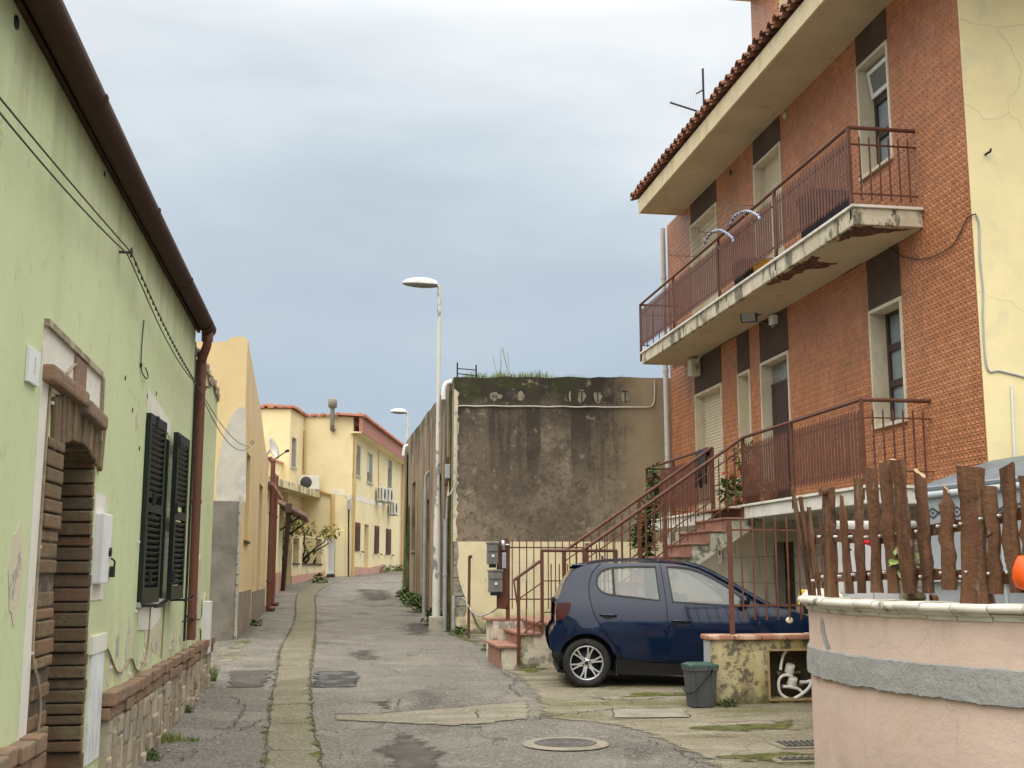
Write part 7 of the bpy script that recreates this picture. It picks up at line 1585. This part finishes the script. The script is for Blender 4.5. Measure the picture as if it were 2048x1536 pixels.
hz = thing('hose_coil', 'coiled yellow garden hose hanging behind the end of the pink wall', 'hose', onY(1609, 1190, 12.75)); b = MB(); c_ = onY(1610, 1192, 12.75)
for k in range(7): b.tube([c_+Vector((-.05+k*.02+.012*math.cos(t), .06*math.sin(t*1.0)+.0, .085*math.cos(t)-.02)) for t in np.linspace(0, 2*math.pi, 20)], .011, 6)
b.build('coil', mat('yellow_hose', (.62, .47, .03), .5), hz)
b = MB(); b.bar(c_+Vector((0, .0, -.2)), c_+Vector((0, .0, .05)), .04, .04); b.build('hook_post', black_iron, hz)
sg = thing('wall_sign', 'small white sign with a red and grey symbol on the cladding under the stairs', 'sign', onX(1440, 1110, XF-.01)); q0, q1 = onX(1436, 1096, XF), onX(1444, 1126, XF)
MB().box(XF-.004, XF+.026, q1.y, q0.y, q1.z, q0.z).build('plate', white_pl, sg); b = MB(); ym_, zm_ = (q0.y+q1.y)/2, q0.z*.7+q1.z*.3
b.lathe([(0, .003), (.055, .003), (.055, 0)], (XF-.005, ym_, zm_), (-1, 0, 0), 20); b.build('red_disc', mat('sign_red', (.30, .02, .02), .5), sg)
b = MB(); [b.box(XF-.007, XF-.005, ym_-.05, ym_+.05, zz, zz+.012) for zz in (q1.z+.03, q1.z+.06, q1.z+.09)]; b.box(XF-.0095, XF-.0085, ym_-.03, ym_+.03, zm_-.008, zm_+.008); b.build('lettering', mat('sign_grey', (.2, .2, .2), .6), sg)
# ================================================================== ochre house, lane houses and the far yellow house
ochre = mat('ochre_render', (.66, .50, .265), .9, [dict(col=(.70, .55, .31), scale=.9, lo=.42, hi=.68, amt=.7), dict(col=(.52, .37, .17), scale=1.5, lo=.52, hi=.7, amt=.5, st=(1, 1, .5)), dict(col=(.62, .58, .47), scale=.8, lo=.56, hi=.62, amt=.0)], [(60, .3, .005), (6, .2, .02)], vary=.05, vscale=1.2)
grey_pl_r = mat('grey_cement_render', (.17, .155, .125), .93, [dict(col=(.23, .21, .17), scale=1.6, lo=.45, hi=.62, amt=.8), dict(col=(.11, .10, .08), scale=2, lo=.5, hi=.66, amt=.6)], [(25, .4, .01)], vary=.08)
pale_r = mat('pale_cement', (.50, .475, .40), .93, [dict(col=(.40, .38, .32), scale=2, lo=.45, hi=.65, amt=.7), dict(col=(.6, .57, .48), scale=5, lo=.55, hi=.66, amt=.6)], [(25, .4, .01)], vary=.08)
plinth_r = mat('stained_plinth', (.25, .20, .145), .93, [dict(col=(.33, .27, .2), scale=2, lo=.45, hi=.62, amt=.7, st=(1, 1, .5)), dict(col=(.13, .11, .08), scale=3, lo=.5, hi=.64, amt=.7, st=(1, 1, .35))], [(25, .4, .01)], vary=.1)
XO, YO = -1.66, 22.3
OH = thing('ochre_house', 'tall ochre yellow house with a bare grey cement corner past the green house', 'house', (XO, YO, .2))
fnO = lambda u, v, d: Vector((XO-d, u, v)); fnOf = lambda u, v, d: Vector((u, YO+d, v))
zc = onY(494, 678, YO).z; zl = onY(400, 682, YO).z; ze = onX(531, 896, XO).z; ye = onX(531, 896, XO).y
s1 = [onX(497, 905, XO), onX(508, 1085, XO)]
slit = [rect(23.2, 24.3, onX(500, 1085, XO).z, onX(500, 912, XO).z), rect(27.6, 29.0, .3, onX(520, 967, XO).z)]
mb = MB(); wall(mb, [(YO, -.2), (31.2, .1), (31.2, ze-.2), (ye, ze), (27.5, ze+(zc-ze)*.40), (25, ze+(zc-ze)*.70), (YO, zc)], slit, fnO, 0, .35); mb.build('street_wall', ochre, OH)
ft = [(-9, zl-.1), (-3.2, zl), (-2.3, zl-.02), (-2.05, zl+.02), (-1.95, zc+.03), (-1.75, zc+.05), (XO, zc-.02)]
mb = MB(); wall(mb, [(-9, -.2), (XO-.001, -.2)]+ft[::-1], [], fnOf, -.001, .3); mb.build('front_wall', ochre, OH)
# cement patch and grey pier on the front
q = lambda px, py: (onY(px, py, YO).x, onY(px, py, YO).z)
pt = [q(*p) for p in ((432, 1005), (434, 940), (445, 880), (462, 830), (480, 812), (492, 818), (492, 1004))]; pt += []
mb = MB(); wall(mb, pt, [], lambda u, v, d: Vector((u, YO-.012+d, v)), 0, .02); mb.build('cement_patch', pale_r, OH)
x0, z0 = q(405, 1002); x1, _ = q(478, 1005); mb = MB(); mb.bbox(x0-.6, x1, YO-.16, YO+.0, -.1, z0, .02); mb.build('cement_pier', grey_pl_r, OH)
mb = MB(); mb.box(x1, XO+.004, YO-.03, YO+.0, -.1, z0); 
for k in range(14): z = .3+k*.19; mb.bbox(x1-.01, x1+.03+rnd.uniform(-.02, .02), YO-.06, YO-.02, z, z+.16, .01)
mb.build('pier_edge', pale_r, OH)
mb = MB(); mb.box(XO-.02, XO+.025, YO+.0, 25.6, -.1, onX(495, 1180, XO).z); mb.box(XO-.02, XO+.02, 26.2, 31.2, -.1, 1.05); mb.build('plinth', plinth_r, OH)
for i, h in enumerate(slit): MB().box(XO-.3, XO-.26, h[0][0]-.05, h[1][0]+.05, h[0][1]-.05, h[2][1]+.05).build('window' if i == 0 else 'door', mat('grey_board', (.22, .2, .17), .8), OH)
MB().box(XO-.02, XO+.05, 23.15, 24.35, slit[0][0][1]-.05, slit[0][0][1]).build('sill', dark_door, OH)
mb = MB(); mb.box(-9, XO-.36, YO+.31, 31.2, -.2, ze); mb.build('house_body', ochre, OH)
# twin brown downpipes
for px, pyb, pyt in ((536, 1232, 915), (544, 1220, 950)):
    c = onG(px, pyb); X = XO+.10; y = onX(px, pyb, X).y; zt_ = onX(px, pyt, X).z; zb4 = g(X, y)+.05; b = MB()
    b.tube(catmull([(X-.1, y, zt_+.25), (X, y, zt_+.1), (X, y, zt_-.1), (X, y, zb4+.12), (X+.02, y, zb4+.04), (X+.16, y-.05, zb4)], 5), .065, 10)
    for z in (1.2, 3.0): b.tube([(X, y, z), (X, y, z+.06)], .08, 10)
    b.build('downpipe', pipe_red, OH)
# low lane house beyond with door recess, tiled canopy on a post
LH_ = thing('lane_house', 'low yellow lane house with a tiled door canopy beyond the brown pipes', 'house', (XO, 36, .6))
far_y = mat('yellow_far_render', (.76, .64, .375), .9, [dict(col=(.80, .69, .43), scale=.6, lo=.42, hi=.68, amt=.7), dict(col=(.60, .47, .25), scale=.9, lo=.54, hi=.72, amt=.5, st=(1, 1, .4)), dict(col=(.42, .36, .24), scale=1.6, lo=.64, hi=.76, amt=.4)], [(20, .15, .01)], vary=.04, vscale=.6)
pinkb = mat('pink_plinth', (.52, .29, .215), .9, [dict(col=(.43, .24, .18), scale=2, lo=.5, hi=.66, amt=.6)], vary=.06)
mb = MB(); z1 = 3.75; XLh = XO-.1
mb = wall(MB(), rect(31.2, 44.5, -.1, z1), [rect(36.3, 39.5, .4, 3.1)], lambda u, v, d: Vector((XLh-d, u, v)), 0, .4); mb.build('wall', far_y, LH_)
MB().box(XLh-.36, XLh-.3, 36.2, 39.6, .3, 3.2).build('door', mat('door_ochre', (.45, .33, .15), .8), LH_)
mb = MB(); mb.box(XLh-.02, XLh+.03, 39.5, 44.5, .3, 1.45); mb.build('plinth', pinkb, LH_)
mb = MB(); mb.box(-8, XLh-.41, 31.3, 44.4, -.1, z1+.1); mb.build('house_body', far_y, LH_)
tl = MB(); 
for k in range(16):
    y = 31.3+k*.42; n = 5
    pr = [(math.cos(math.pi*a/n)*.16, math.sin(math.pi*a/n)*.11) for a in range(n+1)]; v = [(xx, y+p, zz+q_) for xx, zz in ((XLh+.25, z1-.02), (XLh-3, z1+.8)) for p, q_ in pr]
    tl.add(v, [(a, a+1, n+2+a, n+1+a) for a in range(n)]+[tuple(range(n+1))], True)
tl.build('roof', roof_t, LH_)
cnp = thing('door_canopy', 'tiled porch canopy leaning on a dark brown post in the lane', 'canopy', (XO+.2, 42, .8))
pz = onX(571, 1010, XO+.12); pb = g(XO+.1, 42.0); b = MB(); b.tube([(XO+.05, 42.2, pb-.1), (XO+.22, 41.2, 3.6)], .085, 8); b.bbox(XO+.1, XO+.32, 41.0, 41.4, 3.5, 3.85, .03); b.build('post', mat('dark_brown_paint', (.06, .035, .03), .6), cnp)
b = MB()
for k in range(8):
    y = 41.2+k*.55; n = 5; pr = [(math.cos(math.pi*a/n)*.2, math.sin(math.pi*a/n)*.14) for a in range(n+1)]
    v = [(xx, y+p, zz+q_) for xx, zz in ((XO+.85, 3.35), (XO-.9, 4.25)) for p, q_ in pr]; b.add(v, [(a, a+1, n+2+a, n+1+a) for a in range(n)]+[tuple(range(n+1))], True)
b.add([(XO+.8, 41, 3.3), (XO+.8, 45.4, 3.3), (XO-.9, 45.4, 4.2), (XO-.9, 41, 4.2)], [(0, 1, 2, 3)]); b.build('tiles', mat('canopy_tile', (.20, .115, .085), .9, [dict(col=(.11, .07, .055), scale=3, lo=.45, hi=.6, amt=.8)], vary=.15), cnp)
b = MB(); b.bar((XO-.1, 44.9, 2.7), (XO+.7, 44.9, 3.3), .06, .06); b.build('bracket', black_iron, cnp); b = MB(); b.bar((XO-.1, 41.5, 2.9), (XO+.6, 41.5, 3.4), .06, .06); b.build('bracket', black_iron, cnp)

# ---- the far two-storey yellow house, facade turned 11.6 degrees
th_ = R(11.6); fd_ = Vector((math.sin(th_), math.cos(th_), 0)); fl_ = Vector((-math.cos(th_), math.sin(th_), 0)); C0 = Vector((.93, 52.0, 0))
def onF(px, py, base=C0, n=fl_): return onP(px, py, base, n)
def sF(px, py): p = onF(px, py); return ((p-C0).dot(fd_), p.z)
fnF = lambda u, v, d: C0+fd_*u+fl_*d+Vector((0, 0, v))
FH = thing('far_yellow_house', 'two storey pale yellow house at the bend of the lane with brown shutters', 'house', C0)
LF = sF(803, 950)[0]; ZR = onP(692, 832, C0, fd_).z
zfa = lambda u: np.interp(u, [0, LF], [sF(692, 868)[1], sF(804, 907)[1]])
zfb = ZR
winsU = [((708, 885), (720, 953)), ((735, 903), (744, 967)), ((776, 917), (783, 978))]
winsL = [((709, 1044), (718, 1102)), ((749, 1051), (756, 1107)), ((772, 1057), (780, 1109))]
doorL = ((729, 1048), (736, 1136))
def rF(a, b_): (u0, zt_) = sF(*a); (u1, zb5) = sF(*b_); return rect(u0, u1, zb5, zt_)
HU = [rF(*w) for w in winsU]; HL = [rF(*w) for w in winsL]; HD = rF(*doorL)
mb = MB(); wall(mb, rect(0, LF, .6, ZR-.35), HU+[HD], fnF, 0, .35); mb.build('facade', far_y, FH)
RL = 2.25                                                # front face width to the recess
fnK = lambda u, v, d: C0+fl_*u+fd_*d+Vector((0, 0, v))
mb = MB(); wall(mb, rect(0.001, RL, .6, ZR-.02), [], fnK, -.001, .3); mb.build('front_wall', far_y, FH)
RR = C0+fl_*RL
TW = 2.6; fnM = lambda u, v, d: RR-fd_*u+fl_*d+Vector((0, 0, v))
wl = [onP(px, py, RR, fl_) for px, py in ((584, 873), (591, 936))]
hW = rect(min((RR-w).dot(fd_) for w in wl), max((RR-w).dot(fd_) for w in wl), wl[1].z, wl[0].z)
mb = MB(); wall(mb, rect(0, TW, .6, ZR-.02), [hW], fnM, -.002, .3); mb.build('wing_side', far_y, FH)
WW = RR-fd_*TW; fnN = lambda u, v, d: WW+fl_*u+fd_*d+Vector((0, 0, v))
mb = MB(); wall(mb, rect(0, 8, .6, ZR), [], fnN, -.003, .3); mb.build('wing_front', far_y, FH)
# facade trim: window reveals, panes, shutters, door
for h in HU+[hW]:
    fn_ = fnF if h is not hW else fnM
    o = MB(); 
    for a, b_, c_, d_ in ((h[0][0]-.02, h[0][0]+.03, h[0][1], h[2][1]), (h[1][0]-.03, h[1][0]+.02, h[0][1], h[2][1])): wall(o, rect(a, b_, c_, d_), [], fn_, -.01, .3)
    wall(o, rect(h[0][0]-.1, h[1][0]+.1, h[0][1]-.08, h[0][1]), [], fn_, -.06, .3)
    w_ = o.build('window', pale_r, FH); o = MB(); wall(o, rect(h[0][0], h[1][0], h[0][1], h[2][1]), [], fn_, .22, .25); o.build('pane', mat('far_pane', (.09, .10, .11), .25, spec=.5), w_)
for i, h in enumerate(HU):
    o = MB(); zlow = [.45, .35, .0][i]; zz = h[0][1]+(h[2][1]-h[0][1])*(1-[.25, .62, .28][i]); wall(o, rect(h[0][0]+.03, h[1][0]-.03, zz, h[2][1]), [], fnF, .15, .2); o.build('roller_blind', white_pl, FH)
shb = mat('maroon_shutter', (.13, .035, .028), .7)
for h in HL:
    o = MB(); wall(o, rect(h[0][0], h[1][0], h[0][1], h[2][1]), [], fnF, -.05, .02); s_ = o.build('shutter', shb, FH)
    o = MB(); z = h[0][1]+.1
    while z < h[2][1]-.1: o.bar(fnF(h[0][0]+.12, z, -.055), fnF(h[1][0]-.12, z, -.055), .04, .03); z += .09
    o.build('louvre', dark_door, s_)
    o = MB(); o.bar(fnF(h[0][0]-.45, h[0][1]-.02, -.1), fnF(h[0][0]+.0, h[0][1]-.02, -.1), .05, .05); o.bar(fnF(h[1][0]+.2, h[0][1]-.02, -.1), fnF(h[1][0]+.75, h[0][1]-.05, -.1), .05, .05); o.build('shutter_catch', black_iron, s_)
o = MB(); wall(o, [(HD[0][0], HD[0][1]), (HD[1][0], HD[1][1]), (HD[2][0], HD[2][1]), (HD[3][0], HD[3][1])], [], fnF, .25, .3); o.build('door', mat('far_door', (.36, .23, .17), .7), FH)
o = MB(); wall(o, rect(HD[0][0]-.02, HD[0][0]+.25, HD[0][1], HD[2][1]), [], fnF, .12, .16); o.build('door_leaf', mat('door_red', (.22, .05, .04), .7), FH)
o = MB(); wall(o, [(0.4, .8), (LF*.62, 1.0), (LF*.62, sF(770, 1125)[1]-.08), (5, sF(730, 1136)[1]+.02), (.4, sF(692, 1133)[1])], [], fnF, -.02, .05); o.build('pink_plinth', pinkb, FH)
# fascia, eave tiles
o = MB(); wall(o, [(-.25, ZR-.78), (LF+.4, ZR-.78), (LF+.4, ZR-.1), (-.25, ZR-.1)], [], fnF, -.45, -.3); o.build('fascia', mat('pink_fascia', (.40, .185, .135), .85, [dict(col=(.33, .15, .11), scale=1.5, lo=.5, hi=.66, amt=.5)]), FH)
o = MB(); wall(o, [(-.25, ZR-.80), (LF+.4, ZR-.80), (LF+.4, ZR-.74), (-.25, ZR-.74)], [], fnF, -.42, .1); o.build('soffit', far_y, FH)
def ridge(name, A, B, out_, pitch=.42, r_=.15):
    mb = MB(); L_ = (B-A).length; d = (B-A).normalized(); k = 0; n = 5
    while k < L_:
        c_ = A+d*k; v = []
        for o_ in (out_*.16, out_*-1.2+Vector((0, 0, .1))): v += [c_+o_+d*math.cos(math.pi*a/n)*r_+Vector((0, 0, math.sin(math.pi*a/n)*r_*.85)) for a in range(n+1)]
        mb.add(v, [(a, a+1, n+2+a, n+1+a) for a in range(n)]+[tuple(range(n+1))], True); k += pitch
    mb.add([A+out_*.1-Vector((0, 0, .03)), B+out_*.1-Vector((0, 0, .03)), B-out_*1.2+Vector((0, 0, .06)), A-out_*1.2+Vector((0, 0, .06))], [(0, 1, 2, 3)]); return mb.build(name, mat('far_roof_tile', (.34, .14, .085), .9, [dict(col=(.22, .10, .07), scale=2, lo=.48, hi=.62, amt=.7)], vary=.15), FH)
zt3 = Vector((0, 0, ZR))
ridge('roof', C0+zt3-fl_*.45-fd_*.2+Vector((0, 0, -.08)), C0+zt3-fl_*.45+fd_*(LF+.4)+Vector((0, 0, -.08)), -fl_)
ridge('roof', C0+zt3-fl_*.3, RR+zt3, -fd_); ridge('roof', RR+zt3, WW+zt3-fd_*.1, -fl_); ridge('roof', WW+zt3, WW+fl_*8+zt3, -fd_)
# white repair strip, pipes
o = MB(); sA = [sF(*p) for p in ((692, 991), (704, 987), (770, 1008), (770, 1016), (700, 998), (693, 998))]; wall(o, sA, [], fnF, -.008, .02); o2 = [onP(px, py, C0, fd_) for px, py in ((640, 980), (690, 979), (690, 991), (650, 990))]; wall(o, [((p-C0).dot(fl_), p.z) for p in o2], [], fnK, -.01, .02); o.build('repair_patch', mat('white_repair', (.74, .69, .55), .9), FH)
o = MB(); yp = mat('ochre_pipe', (.52, .36, .14), .7)
for u, z0_, z1_ in ((.05, 1.0, ZR-.7), (LF-.2, 1.2, ZR-.8)): o.tube([fnF(u, z0_, -.1), fnF(u, z1_, -.1)], .07, 6)
o.tube([onF(756, 900), onF(756, 975)], .06, 6); q1, q2 = onP(610, 862, C0, fd_), onP(610, 945, C0, fd_); o.tube([q1-fd_*.08, q2-fd_*.08], .06, 6)
o.tube(catmull([p-fd_*.12 for p in [onP(px, py, C0, fd_) for px, py in ((640, 982), (664, 990), (666, 996), (666, 1078))]], 3), .08, 6); o.build('rain_pipe', yp, FH)
fp = onP(667, 860, C0, fd_); o = MB(); t_ = onP(669, 800, C0, fd_); o.tube([fp+fd_*.15, fp-fd_*.3, Vector((fp.x, fp.y, fp.z+.25))-fd_*.32, Vector((fp.x, fp.y, t_.z-.4))-fd_*.32], .10, 8); o.lathe([(.1, 0), (.2, .05), (.2, .38), (.12, .42), (0, .42)], Vector((fp.x, fp.y, t_.z-.42))-fd_*.32, n=12); o.build('flue', mat('dull_flue', (.2, .18, .14), .6), FH)
# terrace slab over the recess
z_s = onP(641, 984, C0, fd_).z; e1 = onP(641, 984, C0-fd_*.05, fd_); u1 = (e1-C0).dot(fl_)
y_near = 8.5; A = C0+fl_*u1; o = MB()
v = [A+Vector((0, 0, z)) for z in (z_s-.28, z_s)]+[A+fl_*5+Vector((0, 0, z)) for z in (z_s-.28, z_s)]+[A-fd_*y_near+Vector((0, 0, z)) for z in (z_s-.28, z_s)]+[A-fd_*y_near+fl_*5+Vector((0, 0, z)) for z in (z_s-.28, z_s)]
o.add(v, [(0, 2, 6, 4), (1, 5, 7, 3), (0, 4, 5, 1), (4, 6, 7, 5), (2, 3, 7, 6)]); o.build('terrace_slab', mat('stained_terrace', (.66, .55, .33), .9, [dict(col=(.20, .16, .09), scale=3.5, lo=.48, hi=.58, amt=.9, st=(1, 1, .25)), dict(col=(.5, .4, .24), scale=1.5, lo=.5, hi=.66, amt=.5)]), FH)
o = MB(); P0 = RR+fl_*.0; B0 = RR-fd_*.0
wall(o, rect(0, 10.5, .4, z_s-.28), [], lambda u, v, d: RR+fl_*.4-fd_*u+fl_*d+Vector((0, 0, v)), 0, .3); o.build('ground_floor_side', far_y, FH)
pp_ = [onP(px, py, WW+fl_*.25, fl_) for px, py in ((540, 914), (575, 931))]
o = MB(); wall(o, rect(TW, TW+4.2, z_s, pp_[1].z), [], lambda u, v, d: RR+fl_*.3-fd_*u+fl_*d+Vector((0, 0, v)), 0, .2); o.build('parapet', far_y, FH); o = MB(); o.bar(RR+fl_*.4-fd_*TW+Vector((0, 0, pp_[1].z+.03)), RR+fl_*.4-fd_*(TW+4.2)+Vector((0, 0, pp_[1].z+.03)), .34, .06); o.build('parapet_coping', pinkb, FH)
# satellite dish, air conditioners
ds = onP(543, 905, WW+fl_*.3-fd_*2.5, fd_); dt = thing('satellite_dish', 'pale satellite dish on the terrace parapet of the far yellow house', 'satellite dish', ds)
ax = Vector((.90, -.30, .28)).normalized(); c_ = onP(546, 897, ds, fd_); o = MB(); o.lathe([(0, -.10), (.22, -.075), (.37, -.015), (.46, .045), (.47, .055), (.37, .0), (0, -.08)], c_, ax, 24); o.build('dish', mat('dish_white', (.62, .58, .5), .5), dt)
o = MB(); o.tube([c_-ax*.1, c_-ax*.4-Vector((0, 0, .3)), Vector((c_.x-.35, c_.y+.2, pp_[1].z))], .05, 6); o.build('mount', grey_pl, dt); lnb = onP(574, 902, c_+ax*.7, fd_); o = MB(); o.tube([c_-Vector((0, 0, .5)), lnb], .025, 5); o.lathe([(0, -.08), (.06, -.06), (.06, .08), (0, .1)], lnb, ax, 8); o.build('feed_arm', black_iron, dt)
def aircon(c, f, r, w, h, d, label):
    th = thing('air_conditioner', label, 'air conditioner', c, 'air conditioner units on the far house'); up = Vector((0, 0, 1)); M_ = Matrix(((r.x, f.x, 0, c.x), (r.y, f.y, 0, c.y), (0, 0, 1, c.z), (0, 0, 0, 1)))
    MB().bbox(-w/2, w/2, -d, 0, 0, h, .03, M_).build('casing', mat('ac_white', (.70, .68, .62), .5), th)
    o = MB(); o.lathe([(0, .012), (h*.40, .012), (h*.42, 0)], M_ @ Vector((-w*.12, .0, h*.5)), f, 24); o.build('fan_grille', mat('ac_grille', (.05, .055, .06), .6), th)
    o = MB(); o.bar(M_ @ Vector((-w*.35, -d, -.04)), M_ @ Vector((-w*.35, .05, -.04)), .05, .05); o.bar(M_ @ Vector((w*.35, -d, -.04)), M_ @ Vector((w*.35, .05, -.04)), .05, .05); o.build('bracket', grey_pl, th)
    return th, M_
c_ = onP(617, 965, C0-fd_*.75, fd_); aircon(Vector((c_.x, c_.y, z_s+.06)), -fd_, -fl_, .92, .62, .34, 'air conditioner on the terrace slab beside the front wall of the far house')
for (px, py, lab, w) in ((753, 1002, 'pale air conditioner on the far facade with a louvred end, beside its twin', 1.0), (767, 1004, 'air conditioner on the far facade, the one under the last window', 1.0), (777, 1029, 'air conditioner lowest on the far facade beside the corner pipe', 1.0)):
    p = onF(px, py); th, M_ = aircon(Vector((p.x, p.y, p.z))-fl_*.44, -fl_, fd_, w*.95, .68, .36, lab); o = MB()
    for a in range(2):
        for k in range(7): q = M_ @ Vector((-w*.475-.012, -.10-a*.15, .10+k*.08)); o.box(q.x-.035, q.x+.01, q.y-.02, q.y+.01, q.z-.022, q.z+.022)
    o.build('end_louvre', black_iron, th)
mp_ = thing('meter_post', 'thin dark pole with a small grey box before the far facade', 'pole', onG(697, 1153)); c_ = onG(697, 1153); t_ = onY(694, 1015, c_.y); o = MB(); o.tube([c_-Vector((0, 0, .2)), Vector((c_.x-.06, c_.y, t_.z))], .035, 8); o.build('pole', black_iron, mp_); MB().bbox(c_.x-.13, c_.x+.02, c_.y-.08, c_.y+.08, t_.z-.1, t_.z+.32, .03).build('box', grey_pl, mp_)
# garden wall with railings, shrub, gate
GW0, GW1 = Vector((-1.45, 46.3, 0)), Vector((-.12, 51.0, 0)); wd_ = (GW1-GW0).normalized(); wn_ = Vector((wd_.y, -wd_.x, 0)); WL = (GW1-GW0).length
fnQ = lambda u, v, d: GW0+wd_*u-wn_*d+Vector((0, 0, v))
def sQ(px, py): p = onP(px, py, GW0, wn_); return ((p-GW0).dot(wd_), p.z)
GWt = thing('garden_wall', 'low yellow garden wall with openings for a shrub before the far house', 'wall', GW0)
ow = [sQ(*p) for p in ((580, 1127), (597, 1127), (604, 1127), (643, 1127))]; zt4 = sQ(620, 1073)[1]; zb6 = sQ(620, 1127)[1]
ymin = .6
mb = MB(); wall(mb, rect(0, WL, ymin, zt4), [rect(.12, ow[1][0], zb6, zt4-.12), rect(ow[2][0], ow[3][0], zb6, zt4-.06)], fnQ, 0, .25); mb.build('wall', mat('stained_yellow_wall', (.70, .58, .34), .9, [dict(col=(.42, .38, .28), scale=1.5, lo=.52, hi=.62, amt=.7, st=(1, 1, .5)), dict(col=(.3, .27, .2), scale=2, lo=.6, hi=.7, amt=.6)], vary=.06), GWt)
mb = MB(); wall(mb, [(0, .6), (WL, .8), (WL, sQ(665, 1142)[1]), (0, sQ(584, 1152)[1])], [], fnQ, -.02, .02); mb.build('pink_plinth', pinkb, GWt)
mb = MB(); wall(mb, rect(.1, ow[1][0]+.02, zb6-.06, zb6), [], fnQ, -.06, .25); wall(mb, rect(ow[2][0]-.02, ow[3][0]+.02, zb6-.06, zb6), [], fnQ, -.06, .25); mb.build('sill', dark_door, GWt)
mb = MB(); p0 = GW1+wd_*1.3; mb.bbox(p0.x, p0.x+.42, p0.y-.3, p0.y+.25, .7, sQ(680, 1078)[1]+.35, .03); mb.build('gate_pillar', far_y, GWt); mb = MB(); mb.bbox(GW1.x-.3, GW1.x+.02, GW1.y-.2, GW1.y+.1, .7, zt4+.1, .03); mb.build('gate_pillar', far_y, GWt)
gt = thing('garden_gate', 'narrow white barred garden gate beside the garden wall', 'gate', GW1); o = MB(); G0 = GW1+wd_*.12; zg0 = g(GW1.x, GW1.y)+.15; zg1 = zt4-.05
for t in (0, 1): q = G0+wd_*t*.95; o.bar((q.x, q.y, zg0), (q.x, q.y, zg1), .09, .09)
for z in (zg0+.05, zg1): o.bar(G0+Vector((0, 0, z)), G0+wd_*.95+Vector((0, 0, z)), .06, .06)
o.build('frame', white_pl, gt); o = MB()
for k in range(1, 6): q = G0+wd_*k*.158; o.bar((q.x, q.y, zg0), (q.x, q.y, zg1), .035, .035)
o.build('bars', white_pl, gt); o = MB(); o.bbox(G0.x-.02, G0.x+.35, G0.y, G0.y+1.0, g(GW1.x, GW1.y)-.1, g(GW1.x, GW1.y)+.14, .02); o.build('step', dark_door, gt)
sh = thing('shrub', 'straggly shrub with yellow green leaves behind the garden wall', 'shrub', GW0+wd_*2.4-wn_*.6); rs_ = random.Random(17); br_ = MB(); lf = MB(); base = GW0+wd_*2.6-wn_*.55; base.z = zb6-.4
for k in range(16):
    p = base+wd_*rs_.uniform(-2.1, 1.9); pts = [p]; d = Vector((rs_.gauss(0, .4), rs_.gauss(0, .3), 1))
    for j in range(6): d = (d+Vector((rs_.gauss(0, .45), rs_.gauss(0, .45), .15))).normalized(); pts.append(pts[-1]+d*rs_.uniform(.3, .5))
    br_.tube(catmull(pts, 3), [.07-.055*i/18 for i in range(19)], 5); leaves(lf, pts[-1], (.35, .35, .22), 34, .26, .11, rs_); leaves(lf, pts[-3], (.28, .28, .25), 8, .24, .1, rs_)
br_.build('branch', mat('shrub_bark', (.05, .042, .032), .95), sh); lf.build('foliage', leaf_y, sh)
tuftg = MB(); rg_ = random.Random(8)
for i, (px, py, r_, n, h, lab) in enumerate(((335, 1483, .13, 130, .09, 'tuft of bright grass in the cracked verge nearest the viewer'), (416, 1362, .10, 170, .18, 'grass tuft at the end of the green house wall by the stone plinth'), (597, 1157, .35, 60, .4, 'dark weed at the foot of the garden wall'), (490, 1287, .15, 50, .07, 'thin grass at the foot of the grey cement corner'))):
    c_ = onG(px, py); b = MB(); tuft(b, (c_.x, c_.y, c_.z), r_, n, h, rg_); tuft(b, (c_.x+.2, c_.y-.03, c_.z), r_*.6, n//3, h*.6, rg_) if i == 0 else None
    tag(b.build('grass_tuft', grassm), lab, 'grass tuft')
for i, (px, py, r_, lab) in enumerate(((985, 1302, .16, 'low weed at the corner of the stair platform'), (1020, 1330, .12, 'small weed under the lowest terracotta stair'), (918, 1270, .18, 'weed at the foot of the cream wall beside the iron post'), (1455, 1414, .10, 'small weed at the foot of the low stained wall beside the bin'), (640, 1166, .35, 'weed by the pink plinth of the garden wall'), (508, 1252, .16, 'weed at the foot of the ochre house plinth'), (300, 1520, .09, 'small weed against the stone plinth nearest the viewer'), (372, 1424, .08, 'small weed against the stone plinth under the green shutters'))):
    c_ = onG(px, py); b = MB(); leaves(b, (c_.x, c_.y, c_.z+r_*.35), (r_, r_, r_*.5), 70, r_*.5, r_*.3, rg_, .3); tuft(b, (c_.x, c_.y, c_.z), r_, 30, r_*1.1, rg_)
    tag(b.build('weed', leaf_g), lab, 'weed', 'weeds at the wall feet')
b = MB(); rr2 = random.Random(2)
for k in range(26): p = C0+fd_*rr2.uniform(LF*.45, LF*.98)-fl_*.25; leaves(b, (p.x, p.y, g(p.x, p.y)+.1), (.25, .3, .2), 12, .2, .08, rr2)
tag(b.build('weeds', leaf_g), 'low weeds along the foot of the far yellow facade', 'weeds', kind='stuff')
# what closes the lane beyond
B2 = thing('end_house', 'sliver of another pale yellow house beyond the far facade', 'house', (5.2, 78, 1.5)); z0 = onY(800, 955, 80).z; x0 = onY(796, 1000, 80).x
mb = MB(); mb.box(x0, x0+9, 80, 88, 1, onY(806, 985, 80).z); mb.build('wall', far_y, B2); mb = MB(); mb.add([(x0-.2, 79.8, onY(806, 985, 80).z), (x0+9, 79.8, onY(806, 985, 80).z), (x0+9, 88, onY(806, 985, 80).z+1.4), (x0-.2, 88, onY(806, 985, 80).z+1.4)], [(0, 1, 2, 3)]); mb.build('roof', roof_t, B2)
mb = MB(); mb.tube([(x0+.35, 79.9, 1.4), (x0+.35, 79.9, onY(806, 990, 80).z)], .08, 6); mb.build('rain_pipe', white_pl, B2)
